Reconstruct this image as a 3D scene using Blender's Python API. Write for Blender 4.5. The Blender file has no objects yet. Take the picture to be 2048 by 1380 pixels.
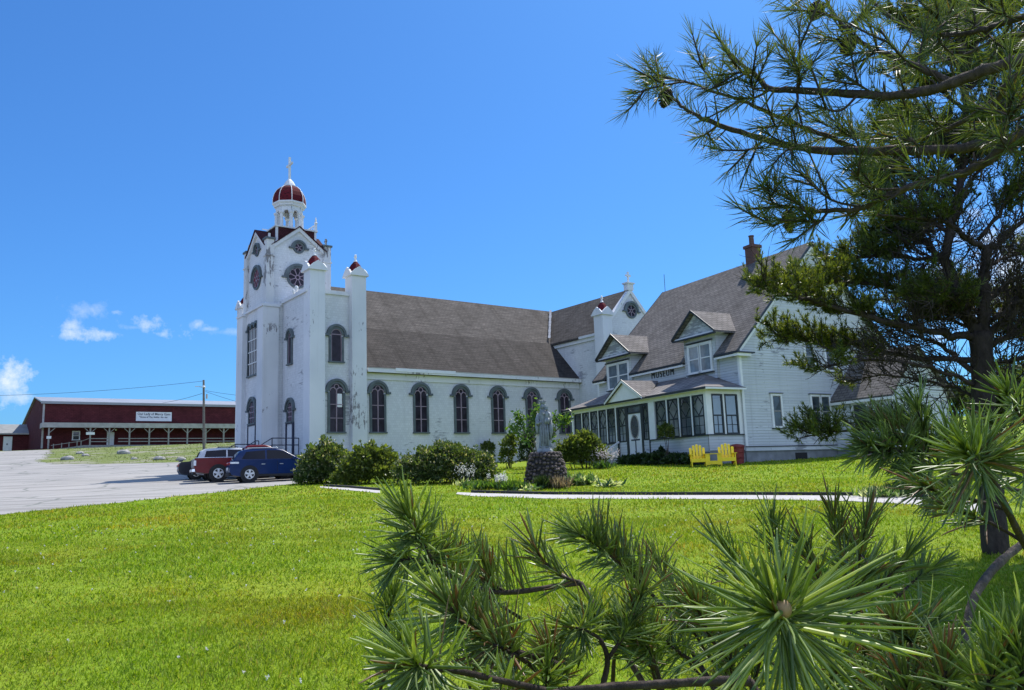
import bpy, bmesh, math, random
import numpy as np
from mathutils import Vector, Matrix

SC = bpy.context.scene
COL = SC.collection
rad = math.radians
random.seed(7)
RNG = np.random.default_rng(11)

# ------------------------------------------------------------------ camera
FPX, IW, IH = 1650.0, 2048.0, 1380.0
PITCH, ROLL = rad(9.1798), rad(-2.0727)
CAM = np.array([0.0, 0.0, 1.6])
_F = np.array([0, math.cos(PITCH), math.sin(PITCH)])
_R0 = np.array([1.0, 0, 0])
_U0 = np.cross(_R0, _F)
_R = math.cos(ROLL) * _R0 + math.sin(ROLL) * _U0
_U = -math.sin(ROLL) * _R0 + math.cos(ROLL) * _U0
cd = bpy.data.cameras.new('camera')
cam = bpy.data.objects.new('camera', cd)
COL.objects.link(cam)
mw = Matrix.Identity(4)
for i in range(3):
    mw[i][0], mw[i][1], mw[i][2], mw[i][3] = _R[i], _U[i], -_F[i], CAM[i]
cam.matrix_world = mw
cd.sensor_width = 36.0
cd.lens = FPX / IW * 36.0
cd.clip_start, cd.clip_end = 0.05, 3000
SC.camera = cam

def ray(px, py):
    d = (px - IW / 2) * _R - (py - IH / 2) * _U + FPX * _F
    return d / d[1]

def P(px, py, Y):
    """point at depth Y (metres ahead of the viewer) seen at a pixel"""
    return CAM + ray(px, py) * Y

def _sp(t):
    return np.log1p(np.exp(np.clip(t, -50, 50)))

def h(y):
    """height of the rising ground"""
    s2 = _sp((y - 117) / 4)
    return .048 * (y - 4 * s2) + .05 * 4 * (_sp((y - 64) / 4) - s2)

def G(px, py):
    d = ray(px, py)
    ys = np.arange(2, 300, .02)
    f = CAM[2] + d[2] * ys - h(ys)
    return CAM + d * ys[np.argmax(f < 0)]

# ------------------------------------------------------------------ sky, sun, exposure
SUN_AZ, SUN_EL = rad(34), rad(59)
wd = bpy.data.worlds.new('World')
SC.world = wd
wd.use_nodes = True
nt = wd.node_tree
nt.nodes.clear()
out = nt.nodes.new('ShaderNodeOutputWorld')
bg = nt.nodes.new('ShaderNodeBackground')
bg.inputs['Strength'].default_value = 0.12
sky = nt.nodes.new('ShaderNodeTexSky')
sky.sky_type = 'NISHITA'
sky.sun_disc = False
sky.sun_elevation, sky.sun_rotation = SUN_EL, SUN_AZ
sky.air_density, sky.dust_density, sky.ozone_density = 1.0, 0.9, 3.0
hsv = nt.nodes.new('ShaderNodeHueSaturation')
hsv.inputs['Saturation'].default_value = 1.0
hsv.inputs['Value'].default_value = 1.0
tint = nt.nodes.new('ShaderNodeMixRGB')
tint.blend_type = 'MULTIPLY'
tint.inputs[0].default_value = 1.0
tint.inputs[2].default_value = (.235, .510, .82, 1)
nt.links.new(sky.outputs[0], tint.inputs[1])
nt.links.new(tint.outputs[0], hsv.inputs['Color'])
tc = nt.nodes.new('ShaderNodeTexCoord')
noise = nt.nodes.new('ShaderNodeTexNoise')
noise.inputs['Scale'].default_value = 34
noise.inputs['Detail'].default_value = 8
noise.inputs['Roughness'].default_value = .68
nt.links.new(tc.outputs['Generated'], noise.inputs['Vector'])

def wmath(op, a, b=None, clamp=False):
    n = nt.nodes.new('ShaderNodeMath')
    n.operation, n.use_clamp = op, clamp
    for i, x in enumerate((a, b)):
        if x is None:
            continue
        if isinstance(x, (int, float)):
            n.inputs[i].default_value = x
        else:
            nt.links.new(x, n.inputs[i])
    return n.outputs[0]

acc = None
CLOUDS = [(145, 652, 22, 12, .7), (172, 668, 44, 12, .9), (205, 668, 30, 9, .7), (186, 622, 36, 18, .42), (232, 624, 18, 6, .55), (308, 650, 38, 20, .8), (318, 668, 22, 9, .7), (270, 655, 24, 6, .4),
          (396, 648, 14, 10, .55), (420, 658, 24, 5, .4), (455, 664, 30, 7, .3), (3, 765, 36, 30, 1.1), (36, 794, 36, 10, .7),
          (2010, 555, 120, 80, 1.0)]
for (px, py, rx, ry, amp) in CLOUDS:
    c = ray(px, py)
    c = c / np.linalg.norm(c)
    s = nt.nodes.new('ShaderNodeVectorMath')
    s.operation = 'SUBTRACT'
    s.inputs[1].default_value = tuple(c)
    nt.links.new(tc.outputs['Generated'], s.inputs[0])
    m = nt.nodes.new('ShaderNodeVectorMath')
    m.operation = 'MULTIPLY'
    m.inputs[1].default_value = (FPX / rx / 1.1, FPX / rx / 1.6, FPX / ry)
    nt.links.new(s.outputs[0], m.inputs[0])
    ln = nt.nodes.new('ShaderNodeVectorMath')
    ln.operation = 'LENGTH'
    nt.links.new(m.outputs[0], ln.inputs[0])
    v = wmath('SUBTRACT', 1.35, ln.outputs['Value'])
    v = wmath('ADD', v, wmath('MULTIPLY', wmath('SUBTRACT', noise.outputs[0], .55), 5.2))
    v = wmath('MULTIPLY', v, .62, True)
    v = wmath('MULTIPLY', v, amp)
    acc = v if acc is None else wmath('MAXIMUM', acc, v)
acc = wmath('MULTIPLY', acc, .92, True)
mx = nt.nodes.new('ShaderNodeMixRGB')
mx.inputs[2].default_value = (4.6, 5.0, 5.4, 1)
nt.links.new(acc, mx.inputs[0])
nt.links.new(hsv.outputs[0], mx.inputs[1])
# unseen broken cloud added behind the viewer to brighten the shaded walls
n2 = nt.nodes.new('ShaderNodeTexNoise')
n2.inputs['Scale'].default_value = 3.2
n2.inputs['Detail'].default_value = 7
nt.links.new(tc.outputs['Generated'], n2.inputs['Vector'])
sepd = nt.nodes.new('ShaderNodeSeparateXYZ')
nt.links.new(tc.outputs['Generated'], sepd.inputs[0])
back = wmath('MULTIPLY', wmath('SUBTRACT', wmath('MULTIPLY', sepd.outputs[1], -1), .12), 3.0, True)
cov = wmath('MULTIPLY', wmath('SUBTRACT', n2.outputs[0], .43), 6.0, True)
fill_cloud = wmath('MULTIPLY', back, cov)
mx2 = nt.nodes.new('ShaderNodeMixRGB')
mx2.inputs[2].default_value = (6.2, 7.4, 10.4, 1)
nt.links.new(fill_cloud, mx2.inputs[0])
nt.links.new(mx.outputs[0], mx2.inputs[1])
nt.links.new(mx2.outputs[0], bg.inputs['Color'])
nt.links.new(bg.outputs[0], out.inputs['Surface'])

sd = bpy.data.lights.new('sun', 'SUN')
sd.energy, sd.angle, sd.color = 4.0, rad(.53), (1.0, .95, .87)
so = bpy.data.objects.new('sun', sd)
COL.objects.link(so)
sdir = Vector((math.sin(SUN_AZ) * math.cos(SUN_EL), math.cos(SUN_AZ) * math.cos(SUN_EL), math.sin(SUN_EL)))
so.rotation_euler = sdir.to_track_quat('Z', 'Y').to_euler()
so.location = (20, 30, 60)
SC.view_settings.view_transform = 'Standard'
SC.view_settings.look = 'None'
SC.view_settings.exposure = 0.75
SC.view_settings.gamma = 1.0
SC.render.engine = 'CYCLES'
SC.cycles.max_bounces = 6
SC.cycles.transparent_max_bounces = 8

# ------------------------------------------------------------------ materials
MATS = {}
def newmat(name):
    m = bpy.data.materials.new(name)
    m.use_nodes = True
    t = m.node_tree
    b = t.nodes['Principled BSDF']
    MATS[name] = m
    return m, t, b

def nd(t, kind, **kw):
    n = t.nodes.new(kind)
    for k, v in kw.items():
        if k in n.inputs:
            n.inputs[k].default_value = v
        else:
            setattr(n, k, v)
    return n

def lk(t, a, b):
    t.links.new(a, b)

def rgba(c):
    return (c[0], c[1], c[2], 1)

def ramp(t, src, stops):
    r = t.nodes.new('ShaderNodeValToRGB')
    e = r.color_ramp.elements
    while len(e) < len(stops):
        e.new(.5)
    for i, (p, c) in enumerate(stops):
        e[i].position = p
        e[i].color = rgba(c)
    lk(t, src, r.inputs[0])
    return r.outputs[0]

def coords(t, scale=(1, 1, 1), kind='Object'):
    c = t.nodes.new('ShaderNodeTexCoord')
    m = nd(t, 'ShaderNodeMapping')
    m.inputs['Scale'].default_value = scale
    lk(t, c.outputs[kind], m.inputs['Vector'])
    return m.outputs[0]

def mixc(t, fac, a, b, mode='MIX'):
    m = t.nodes.new('ShaderNodeMixRGB')
    m.blend_type = mode
    for i, x in enumerate((fac, a, b)):
        if isinstance(x, (int, float)):
            m.inputs[i].default_value = x
        elif isinstance(x, tuple):
            m.inputs[i].default_value = rgba(x)
        else:
            lk(t, x, m.inputs[i])
    return m.outputs[0]

def tnoise(t, vec, scale, detail=5, rough=.55):
    n = nd(t, 'ShaderNodeTexNoise', Scale=scale, Detail=detail, Roughness=rough)
    lk(t, vec, n.inputs['Vector'])
    return n.outputs[0]

def bump(t, b, height, strength, dist=.02):
    n = nd(t, 'ShaderNodeBump', Strength=strength, Distance=dist)
    lk(t, height, n.inputs['Height'])
    lk(t, n.outputs[0], b.inputs['Normal'])

def plain(name, c, rough=.6, var=.25, scale=6, metal=0, bmp=.0, spec=.5):
    m, t, b = newmat(name)
    v = coords(t)
    n = tnoise(t, v, scale)
    lo = tuple(x * (1 - var) for x in c)
    hi = tuple(min(1, x * (1 + var)) for x in c)
    lk(t, ramp(t, n, [(.3, lo), (.7, hi)]), b.inputs['Base Color'])
    b.inputs['Roughness'].default_value = rough
    b.inputs['Metallic'].default_value = metal
    b.inputs['Specular IOR Level'].default_value = spec
    if bmp:
        bump(t, b, n, bmp)
    return m

def painted(name, c, wood, peel=.62, rows=.13, brick=False, rowdark=.82, scale=(1, 1, 6), pscale=1.1):
    """old painted boards or shingles: rows by height, colour drift, flaked paint"""
    m, t, b = newmat(name)
    v = coords(t)
    sx = nd(t, 'ShaderNodeSeparateXYZ')
    lk(t, v, sx.inputs[0])
    add = nd(t, 'ShaderNodeMath', operation='ADD')
    lk(t, sx.outputs[0], add.inputs[0])
    lk(t, sx.outputs[1], add.inputs[1])
    cmb = nd(t, 'ShaderNodeCombineXYZ')
    lk(t, add.outputs[0], cmb.inputs[0])
    lk(t, sx.outputs[2], cmb.inputs[1])
    br = nd(t, 'ShaderNodeTexBrick', Scale=1.0)
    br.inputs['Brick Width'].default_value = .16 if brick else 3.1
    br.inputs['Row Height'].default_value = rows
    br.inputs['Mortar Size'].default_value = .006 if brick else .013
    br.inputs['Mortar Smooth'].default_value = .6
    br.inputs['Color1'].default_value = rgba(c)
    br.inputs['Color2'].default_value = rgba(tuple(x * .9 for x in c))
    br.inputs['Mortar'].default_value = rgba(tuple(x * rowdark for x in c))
    lk(t, cmb.outputs[0], br.inputs['Vector'])
    big = tnoise(t, v, .35, 4)
    col = mixc(t, 1.0, br.outputs[0], ramp(t, big, [(.3, (.82, .84, .86)), (.7, (1, 1, 1))]), 'MULTIPLY')
    # vertical weather streaks
    vs = nd(t, 'ShaderNodeMapping')
    vs.inputs['Scale'].default_value = (3.2, 3.2, .12)
    lk(t, v, vs.inputs[0])
    st = tnoise(t, vs.outputs[0], 1.0, 5, .6)
    col = mixc(t, ramp(t, st, [(.56, (0, 0, 0)), (.75, (.45, .45, .45))]), col, tuple(x * .62 for x in c))
    # flaked patches
    vp = nd(t, 'ShaderNodeMapping')
    vp.inputs['Scale'].default_value = scale
    lk(t, v, vp.inputs[0])
    p1 = tnoise(t, vp.outputs[0], pscale * 1.6, 6, .7)
    p2 = tnoise(t, v, .45, 3)
    mul = nd(t, 'ShaderNodeMath', operation='ADD')
    lk(t, p1, mul.inputs[0])
    lk(t, p2, mul.inputs[1])
    f = ramp(t, mul.outputs[0], [(peel * .5 + .27, (0, 0, 0)), (peel * .5 + .30, (1, 1, 1))])
    sc = nd(t, 'ShaderNodeMath', operation='MULTIPLY')
    sc.inputs[1].default_value = .5
    lk(t, mul.outputs[0], sc.inputs[0])
    f = ramp(t, sc.outputs[0], [(peel, (0, 0, 0)), (peel + .02, (.85, .85, .85))])
    col = mixc(t, f, col, wood)
    lk(t, col, b.inputs['Base Color'])
    b.inputs['Roughness'].default_value = .65
    b.inputs['Specular IOR Level'].default_value = .3
    bump(t, b, br.outputs['Fac'], -.35 if brick else -.2, .015)
    return m

def shingles(name, c1, c2, mortar, bw=.28, rh=.14, slope=(1, 1), split=None, streak=.5):
    m, t, b = newmat(name)
    v = coords(t)
    sx = nd(t, 'ShaderNodeSeparateXYZ')
    lk(t, v, sx.inputs[0])
    cmb = nd(t, 'ShaderNodeCombineXYZ')
    add = nd(t, 'ShaderNodeMath', operation='ADD')
    m1 = nd(t, 'ShaderNodeMath', operation='MULTIPLY')
    m2 = nd(t, 'ShaderNodeMath', operation='MULTIPLY')
    m1.inputs[1].default_value, m2.inputs[1].default_value = slope
    lk(t, sx.outputs[0], m1.inputs[0])
    lk(t, sx.outputs[1], m2.inputs[0])
    lk(t, m1.outputs[0], add.inputs[0])
    lk(t, m2.outputs[0], add.inputs[1])
    lk(t, add.outputs[0], cmb.inputs[0])
    mz = nd(t, 'ShaderNodeMath', operation='MULTIPLY')
    mz.inputs[1].default_value = 1.4
    lk(t, sx.outputs[2], mz.inputs[0])
    lk(t, mz.outputs[0], cmb.inputs[1])
    br = nd(t, 'ShaderNodeTexBrick', Scale=1.0)
    br.inputs['Brick Width'].default_value = bw
    br.inputs['Row Height'].default_value = rh
    br.inputs['Mortar Size'].default_value = .018
    br.inputs['Mortar Smooth'].default_value = .4
    br.inputs['Color1'].default_value = rgba(c1)
    br.inputs['Color2'].default_value = rgba(c2)
    br.inputs['Mortar'].default_value = rgba(mortar)
    lk(t, cmb.outputs[0], br.inputs['Vector'])
    col = br.outputs[0]
    n1 = tnoise(t, cmb.outputs[0], .55, 6, .65)
    col = mixc(t, .8, col, ramp(t, n1, [(.28, (.62, .60, .58)), (.72, (1.25, 1.22, 1.2))]), 'MULTIPLY')
    vs = nd(t, 'ShaderNodeMapping')
    vs.inputs['Scale'].default_value = (.5, 3.0, 1)
    lk(t, cmb.outputs[0], vs.inputs[0])
    n2 = tnoise(t, vs.outputs[0], 1.9, 6, .75)
    col = mixc(t, streak, col, ramp(t, n2, [(.36, (.52, .50, .49)), (.5, (.95, .94, .93)), (.66, (1.42, 1.40, 1.38))]), 'MULTIPLY')
    vd = nd(t, 'ShaderNodeMapping')
    vd.inputs['Scale'].default_value = (1.6, .14, 1)
    lk(t, cmb.outputs[0], vd.inputs[0])
    n3 = tnoise(t, vd.outputs[0], 1.0, 4, .6)
    col = mixc(t, streak * .8, col, ramp(t, n3, [(.34, (.50, .48, .47)), (.46, (1, 1, 1))]), 'MULTIPLY')
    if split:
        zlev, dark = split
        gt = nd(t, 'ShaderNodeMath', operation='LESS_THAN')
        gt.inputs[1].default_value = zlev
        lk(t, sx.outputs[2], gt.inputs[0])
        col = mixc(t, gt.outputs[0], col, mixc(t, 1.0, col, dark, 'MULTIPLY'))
    lk(t, col, b.inputs['Base Color'])
    b.inputs['Roughness'].default_value = .9
    b.inputs['Specular IOR Level'].default_value = .2
    bump(t, b, br.outputs['Fac'], -.5, .02)
    return m

def leafy(name, stops, trans=.45, tcol=None, rough=.45, spec=.4, tgain=1.5):
    """two-sided leaf or needle; 'rnd' is a per-leaf random number"""
    m, t, b = newmat(name)
    a = nd(t, 'ShaderNodeAttribute', attribute_name='rnd')
    col = ramp(t, a.outputs['Fac'], stops)
    lk(t, col, b.inputs['Base Color'])
    b.inputs['Roughness'].default_value = rough
    b.inputs['Specular IOR Level'].default_value = spec
    tr = nd(t, 'ShaderNodeBsdfTranslucent')
    tm = mixc(t, 1.0, col, tuple((tcol or (1.2, 1.3, .6))[i] * tgain for i in range(3)), 'MULTIPLY')
    lk(t, tm, tr.inputs['Color'])
    ms = nd(t, 'ShaderNodeMixShader')
    ms.inputs[0].default_value = trans
    o = t.nodes['Material Output']
    lk(t, b.outputs[0], ms.inputs[1])
    lk(t, tr.outputs[0], ms.inputs[2])
    lk(t, ms.outputs[0], o.inputs['Surface'])
    return m

def glassy(name, c, rough=.08, var=.3, spec=.6, scale=1.4):
    m, t, b = newmat(name)
    v = coords(t)
    n = tnoise(t, v, scale, 3)
    oi = nd(t, 'ShaderNodeObjectInfo')
    gc = ramp(t, n, [(.35, tuple(x * (1 - var) for x in c)), (.65, tuple(x * (1 + var) for x in c))])
    lk(t, mixc(t, 1.0, gc, ramp(t, oi.outputs['Random'], [(0, (.6, .6, .62)), (1, (1.9, 1.85, 1.8))]), 'MULTIPLY'), b.inputs['Base Color'])
    b.inputs['Roughness'].default_value = rough
    b.inputs['Specular IOR Level'].default_value = spec
    return m

painted('church_white', (.66, .67, .68), (.25, .26, .28), peel=.575, rows=.15, brick=True, scale=(.9, .9, 6), rowdark=.70)
painted('church_trim', (.70, .71, .72), (.14, .13, .14), peel=.60, rows=50, scale=(4.0, 4.0, 1.2), pscale=1.3)
painted('tower_trim', (.66, .66, .65), (.13, .12, .12), peel=.555, rows=50, scale=(3.2, 3.2, .8), pscale=1.0)
painted('house_white', (.59, .61, .62), (.22, .23, .25), peel=.578, rows=.14, rowdark=.66, scale=(.9, .9, 4.5), pscale=1.0)  # dark row lines: lap shade painted into the colour, together with joint dirt
painted('house_worn', (.59, .61, .62), (.20, .21, .23), peel=.525, rows=.14, rowdark=.66, scale=(.8, .8, 5), pscale=1.2)  # same painted lap shade and joint dirt between its rows
plain('white_trim', (.68, .69, .69), .5, .06, 3)
plain('teal_trim', (.085, .105, .112), .6, .3, 2)
plain('tracery', (.24, .18, .22), .6, .2, 3)
glassy('church_glass', (.020, .017, .026), .3, .5, .15)
glassy('red_glass', (.12, .012, .02), .3, .6, .15, scale=5)
glassy('house_glass', (.025, .035, .042), .05, .7, .6, scale=1.1)
glassy('curtain_glass', (.16, .22, .27), .06, .25, .8, scale=3)
plain('black_trim', (.012, .018, .024), .45, .2, 3)
plain('navy_iron', (.012, .018, .045), .5, .2, 3)
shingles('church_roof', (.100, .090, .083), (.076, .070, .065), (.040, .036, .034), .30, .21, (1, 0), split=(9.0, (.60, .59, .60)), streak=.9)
shingles('transept_roof', (.100, .090, .083), (.076, .070, .065), (.040, .036, .034), .30, .21, (0, 1), streak=.9)
shingles('house_roof', (.165, .152, .142), (.115, .107, .102), (.045, .042, .042), .36, .20, (0, 1), streak=.4)
shingles('dormer_roof', (.19, .178, .17), (.145, .135, .13), (.045, .042, .042), .36, .20, (1, 0), streak=.35)
shingles('porch_roof', (.25, .232, .222), (.19, .18, .175), (.055, .052, .052), .36, .19, (0, 1), streak=.2)
shingles('red_shingle', (.16, .012, .022), (.11, .010, .018), (.05, .006, .01), .16, .12, (1, 1), streak=.5)
shingles('dark_red', (.075, .022, .026), (.055, .018, .022), (.03, .01, .012), .16, .14, (1, 1), streak=.5)
shingles('gym_red', (.105, .024, .028), (.080, .019, .023), (.05, .010, .012), .45, .28, (1, 1), streak=.4)
shingles('brick', (.15, .055, .042), (.12, .045, .036), (.13, .11, .10), .22, .075, (1, 1), streak=.3)
plain('gym_roof', (.25, .26, .28), .45, .12, .4)
plain('grey_boards', (.34, .325, .31), .8, .2, 1.5)
plain('grey_post', (.25, .235, .225), .8, .2, 4)
plain('annex_roof', (.20, .21, .21), .8, .15, 1)
plain('concrete', (.19, .20, .21), .9, .25, 2, bmp=.3)
plain('dark_hole', (.01, .01, .012), .8, .2, 3)
plain('rubber', (.014, .014, .015), .8, .2, 8)
plain('alloy', (.55, .56, .58), .3, .08, 6, metal=.85)
plain('chrome', (.7, .7, .72), .12, .05, 4, metal=1)
glassy('car_glass', (.003, .004, .010), .06, .2, .18)
plain('plate', (.75, .76, .78), .4, .1, 20)
plain('tail_light', (.30, .015, .015), .15, .1, 8)
plain('clear_light', (.7, .72, .74), .1, .1, 8)
plain('yellow_paint', (.74, .55, .004), .45, .12, 8)
plain('bin_red', (.17, .012, .012), .5, .15, 4)
plain('stone_statue', (.19, .215, .235), .75, .35, 7, bmp=.15)
plain('cobble', (.085, .062, .055), .8, .9, 5, bmp=.2)
plain('cobble_mortar', (.018, .015, .014), .95, .3, 8)
plain('rail_timber', (.028, .026, .026), .85, .3, 4)
plain('pole_wood', (.16, .14, .12), .85, .3, 3)
plain('wire_black', (.02, .02, .022), .6, .1, 3)
plain('rock_grey', (.30, .29, .27), .9, .35, 2, bmp=.4)
def paint(name, c):
    m, t, b = newmat(name)
    v = coords(t)
    n = tnoise(t, v, 2.5, 4)
    lk(t, ramp(t, n, [(.3, tuple(x * .85 for x in c)), (.7, tuple(x * 1.1 for x in c))]), b.inputs['Base Color'])
    b.inputs['Roughness'].default_value = .3
    b.inputs['Specular IOR Level'].default_value = .25
    b.inputs['Coat Weight'].default_value = .12
    b.inputs['Coat Roughness'].default_value = .04
paint('paint_blue', (.0015, .018, .085))
paint('paint_red', (.13, .004, .007))
paint('paint_silver', (.50, .52, .54))
paint('paint_dark', (.012, .014, .022))

def bark(name, c, sc=14, rough=.9):
    m, t, b = newmat(name)
    v = coords(t, (1, 1, .45))
    n = tnoise(t, v, sc, 8, .7)
    vo = nd(t, 'ShaderNodeTexVoronoi', Scale=sc * 1.2)
    lk(t, v, vo.inputs['Vector'])
    lk(t, ramp(t, n, [(.3, tuple(x * .45 for x in c)), (.6, c), (.8, tuple(x * 1.6 for x in c))]), b.inputs['Base Color'])
    b.inputs['Roughness'].default_value = rough
    b.inputs['Specular IOR Level'].default_value = .2
    mm = nd(t, 'ShaderNodeMath', operation='MULTIPLY')
    lk(t, n, mm.inputs[0])
    lk(t, vo.outputs[0], mm.inputs[1])
    bump(t, b, mm.outputs[0], .9, .03)
plain('bud_tan', (.30, .19, .085), .6, .35, 60)
bark('bark_dark', (.055, .043, .036))
bark('bark_twig', (.075, .055, .042), 60)
bark('bark_branch', (.085, .066, .054), 45)
bark('bark_grey', (.17, .14, .115), 70)
leafy('needle_near', [(0, (.20, .13, .05)), (.018, (.22, .15, .06)), (.024, (.10, .155, .045)), (.45, (.180, .260, .080)), (.8, (.27, .35, .115)), (1, (.40, .47, .20))], .46, (1.3, 1.2, .40), .36, .6)
leafy('needle_old', [(0, (.21, .115, .055)), (.16, (.19, .12, .05)), (.2, (.12, .165, .055)), (1, (.19, .26, .085))], .35, (1.5, 1.4, .5), .35, .6)
leafy('needle_top', [(0, (.10, .065, .022)), (.10, (.040, .062, .022)), (1, (.080, .115, .036))], .36, (1.4, 1.3, .45), .5, .45)
leafy('needle_mid', [(0, (.028, .050, .014)), (.5, (.060, .090, .020)), (1, (.125, .145, .030))], .45, (1.4, 1.3, .35), .4, .5)
leafy('leaf_shrub', [(0, (.034, .058, .018)), (.6, (.070, .105, .030)), (.88, (.125, .16, .05)), (.91, (.30, .28, .19)), (1, (.42, .38, .28))], .40, (1.3, 1.3, .5), .45, .5)
leafy('leaf_light', [(0, (.050, .075, .018)), (.6, (.090, .125, .026)), (1, (.15, .17, .05))], .45, (1.3, 1.3, .5), .45, .4)
leafy('leaf_bright', [(0, (.040, .090, .018)), (.7, (.075, .150, .028)), (1, (.16, .22, .05))], .45, (1.3, 1.3, .5), .4, .5)
leafy('leaf_dark', [(0, (.018, .038, .014)), (1, (.045, .075, .025))], .35, (1.3, 1.3, .5), .4, .5)
leafy('leaf_hosta', [(0, (.05, .11, .03)), (.55, (.09, .15, .05)), (.7, (.38, .42, .24)), (1, (.48, .50, .32))], .4, (1.2, 1.2, .6), .35, .5)
leafy('petal_white', [(0, (.60, .58, .55)), (1, (.8, .8, .78))], .4, (1, 1, 1), .5, .3, 1.0)
leafy('petal_pink', [(0, (.5, .42, .45)), (1, (.75, .68, .70))], .4, (1, 1, 1), .5, .3, 1.0)
leafy('straw', [(0, (.20, .14, .08)), (1, (.38, .30, .19))], .4, (1, 1, .8), .6, .3, 1.0)
leafy('leaf_far', [(0, (.020, .038, .016)), (1, (.055, .080, .028))], .4, (1.3, 1.3, .5), .5, .4)

# grass blade colour drifts with place and blade
m, t, b = newmat('grass_blade')
a = nd(t, 'ShaderNodeAttribute', attribute_name='rnd')
v = coords(t)
n = tnoise(t, v, .55, 5, .6)
n2 = tnoise(t, v, 3.0, 4, .6)
c1 = ramp(t, a.outputs['Fac'], [(0, (.32, .26, .10)), (.10, (.27, .27, .07)), (.14, (.115, .180, .010)), (.7, (.185, .268, .016)), (1, (.33, .385, .07))])
c1 = mixc(t, .9, c1, ramp(t, n, [(.34, (1.28, .94, .95)), (.47, (1, 1, 1)), (.68, (.80, 1.0, .72))]), 'MULTIPLY')
c1 = mixc(t, .8, c1, ramp(t, tnoise(t, v, .13, 4, .6), [(.36, (.80, .86, .8)), (.6, (1.12, 1.1, 1))]), 'MULTIPLY')
c1 = mixc(t, .7, c1, ramp(t, n2, [(.3, (.82, .84, .86)), (.72, (1.14, 1.12, 1.0))]), 'MULTIPLY')
lk(t, c1, b.inputs['Base Color'])
b.inputs['Roughness'].default_value = .55
b.inputs['Specular IOR Level'].default_value = .15
tr = nd(t, 'ShaderNodeBsdfTranslucent')
lk(t, mixc(t, 1.0, c1, (1.45, 1.4, .4), 'MULTIPLY'), tr.inputs['Color'])
ms = nd(t, 'ShaderNodeMixShader')
ms.inputs[0].default_value = .45
lk(t, b.outputs[0], ms.inputs[1])
lk(t, tr.outputs[0], ms.inputs[2])
lk(t, ms.outputs[0], t.nodes['Material Output'].inputs['Surface'])

m, t, b = newmat('turf')
v = coords(t)
n = tnoise(t, v, .5, 6, .6)
nf = tnoise(t, v, 9, 6, .7)
col = ramp(t, nf, [(.25, (.09, .125, .008)), (.5, (.165, .235, .012)), (.75, (.23, .30, .035))])
col = mixc(t, .8, col, ramp(t, n, [(.34, (1.2, 1.0, .9)), (.5, (1, 1, 1)), (.7, (.85, 1.05, .8))]), 'MULTIPLY')
lk(t, col, b.inputs['Base Color'])
b.inputs['Roughness'].default_value = .9
b.inputs['Specular IOR Level'].default_value = .1
bump(t, b, nf, .7, .05)

m, t, b = newmat('asphalt')
v = coords(t)
n = tnoise(t, v, .25, 6, .6)
vs = nd(t, 'ShaderNodeMapping')
vs.inputs['Scale'].default_value = (.12, 1.6, 1)
vs.inputs['Rotation'].default_value = (0, 0, rad(-12))
lk(t, v, vs.inputs[0])
n2 = tnoise(t, vs.outputs[0], .7, 6, .65)
nf = tnoise(t, v, 22, 5, .8)
col = ramp(t, n, [(.3, (.235, .225, .21)), (.7, (.31, .295, .275))])
col = mixc(t, .8, col, ramp(t, n2, [(.36, (.62, .61, .60)), (.48, (.96, .96, .96)), (.6, (1.10, 1.10, 1.10))]), 'MULTIPLY')
col = mixc(t, .6, col, ramp(t, nf, [(.3, (.75, .75, .75)), (.7, (1.2, 1.2, 1.2))]), 'MULTIPLY')
vo = nd(t, 'ShaderNodeTexVoronoi', Scale=.22, feature='DISTANCE_TO_EDGE')
wv = nd(t, 'ShaderNodeVectorMath', operation='ADD')
nv = nd(t, 'ShaderNodeTexNoise', Scale=.5, Detail=5)
lk(t, v, nv.inputs['Vector'])
lk(t, v, wv.inputs[0])
lk(t, nv.outputs['Color'], wv.inputs[1])
lk(t, wv.outputs[0], vo.inputs['Vector'])
col = mixc(t, ramp(t, vo.outputs[0], [(.006, (.75, .75, .75)), (.02, (0, 0, 0))]), col, (.10, .11, .09))
lk(t, col, b.inputs['Base Color'])
b.inputs['Roughness'].default_value = .85
bump(t, b, nf, .3, .01)

m, t, b = newmat('gravel')
v = coords(t)
nf = tnoise(t, v, 14, 6, .8)
lk(t, ramp(t, nf, [(.3, (.32, .30, .285)), (.7, (.50, .48, .455))]), b.inputs['Base Color'])
b.inputs['Roughness'].default_value = .95
bump(t, b, nf, .8, .02)

m, t, b = newmat('rough_grass')
v = coords(t)
nf = tnoise(t, v, 5, 7, .75)
n = tnoise(t, v, .3, 5, .6)
col = ramp(t, nf, [(.25, (.07, .085, .012)), (.55, (.125, .165, .022)), (.8, (.20, .21, .05))])
col = mixc(t, ramp(t, n, [(.5, (0, 0, 0)), (.62, (.8, .8, .8))]), col, (.26, .24, .19))
lk(t, col, b.inputs['Base Color'])
b.inputs['Roughness'].default_value = .95
bump(t, b, nf, 1.0, .1)

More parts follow.
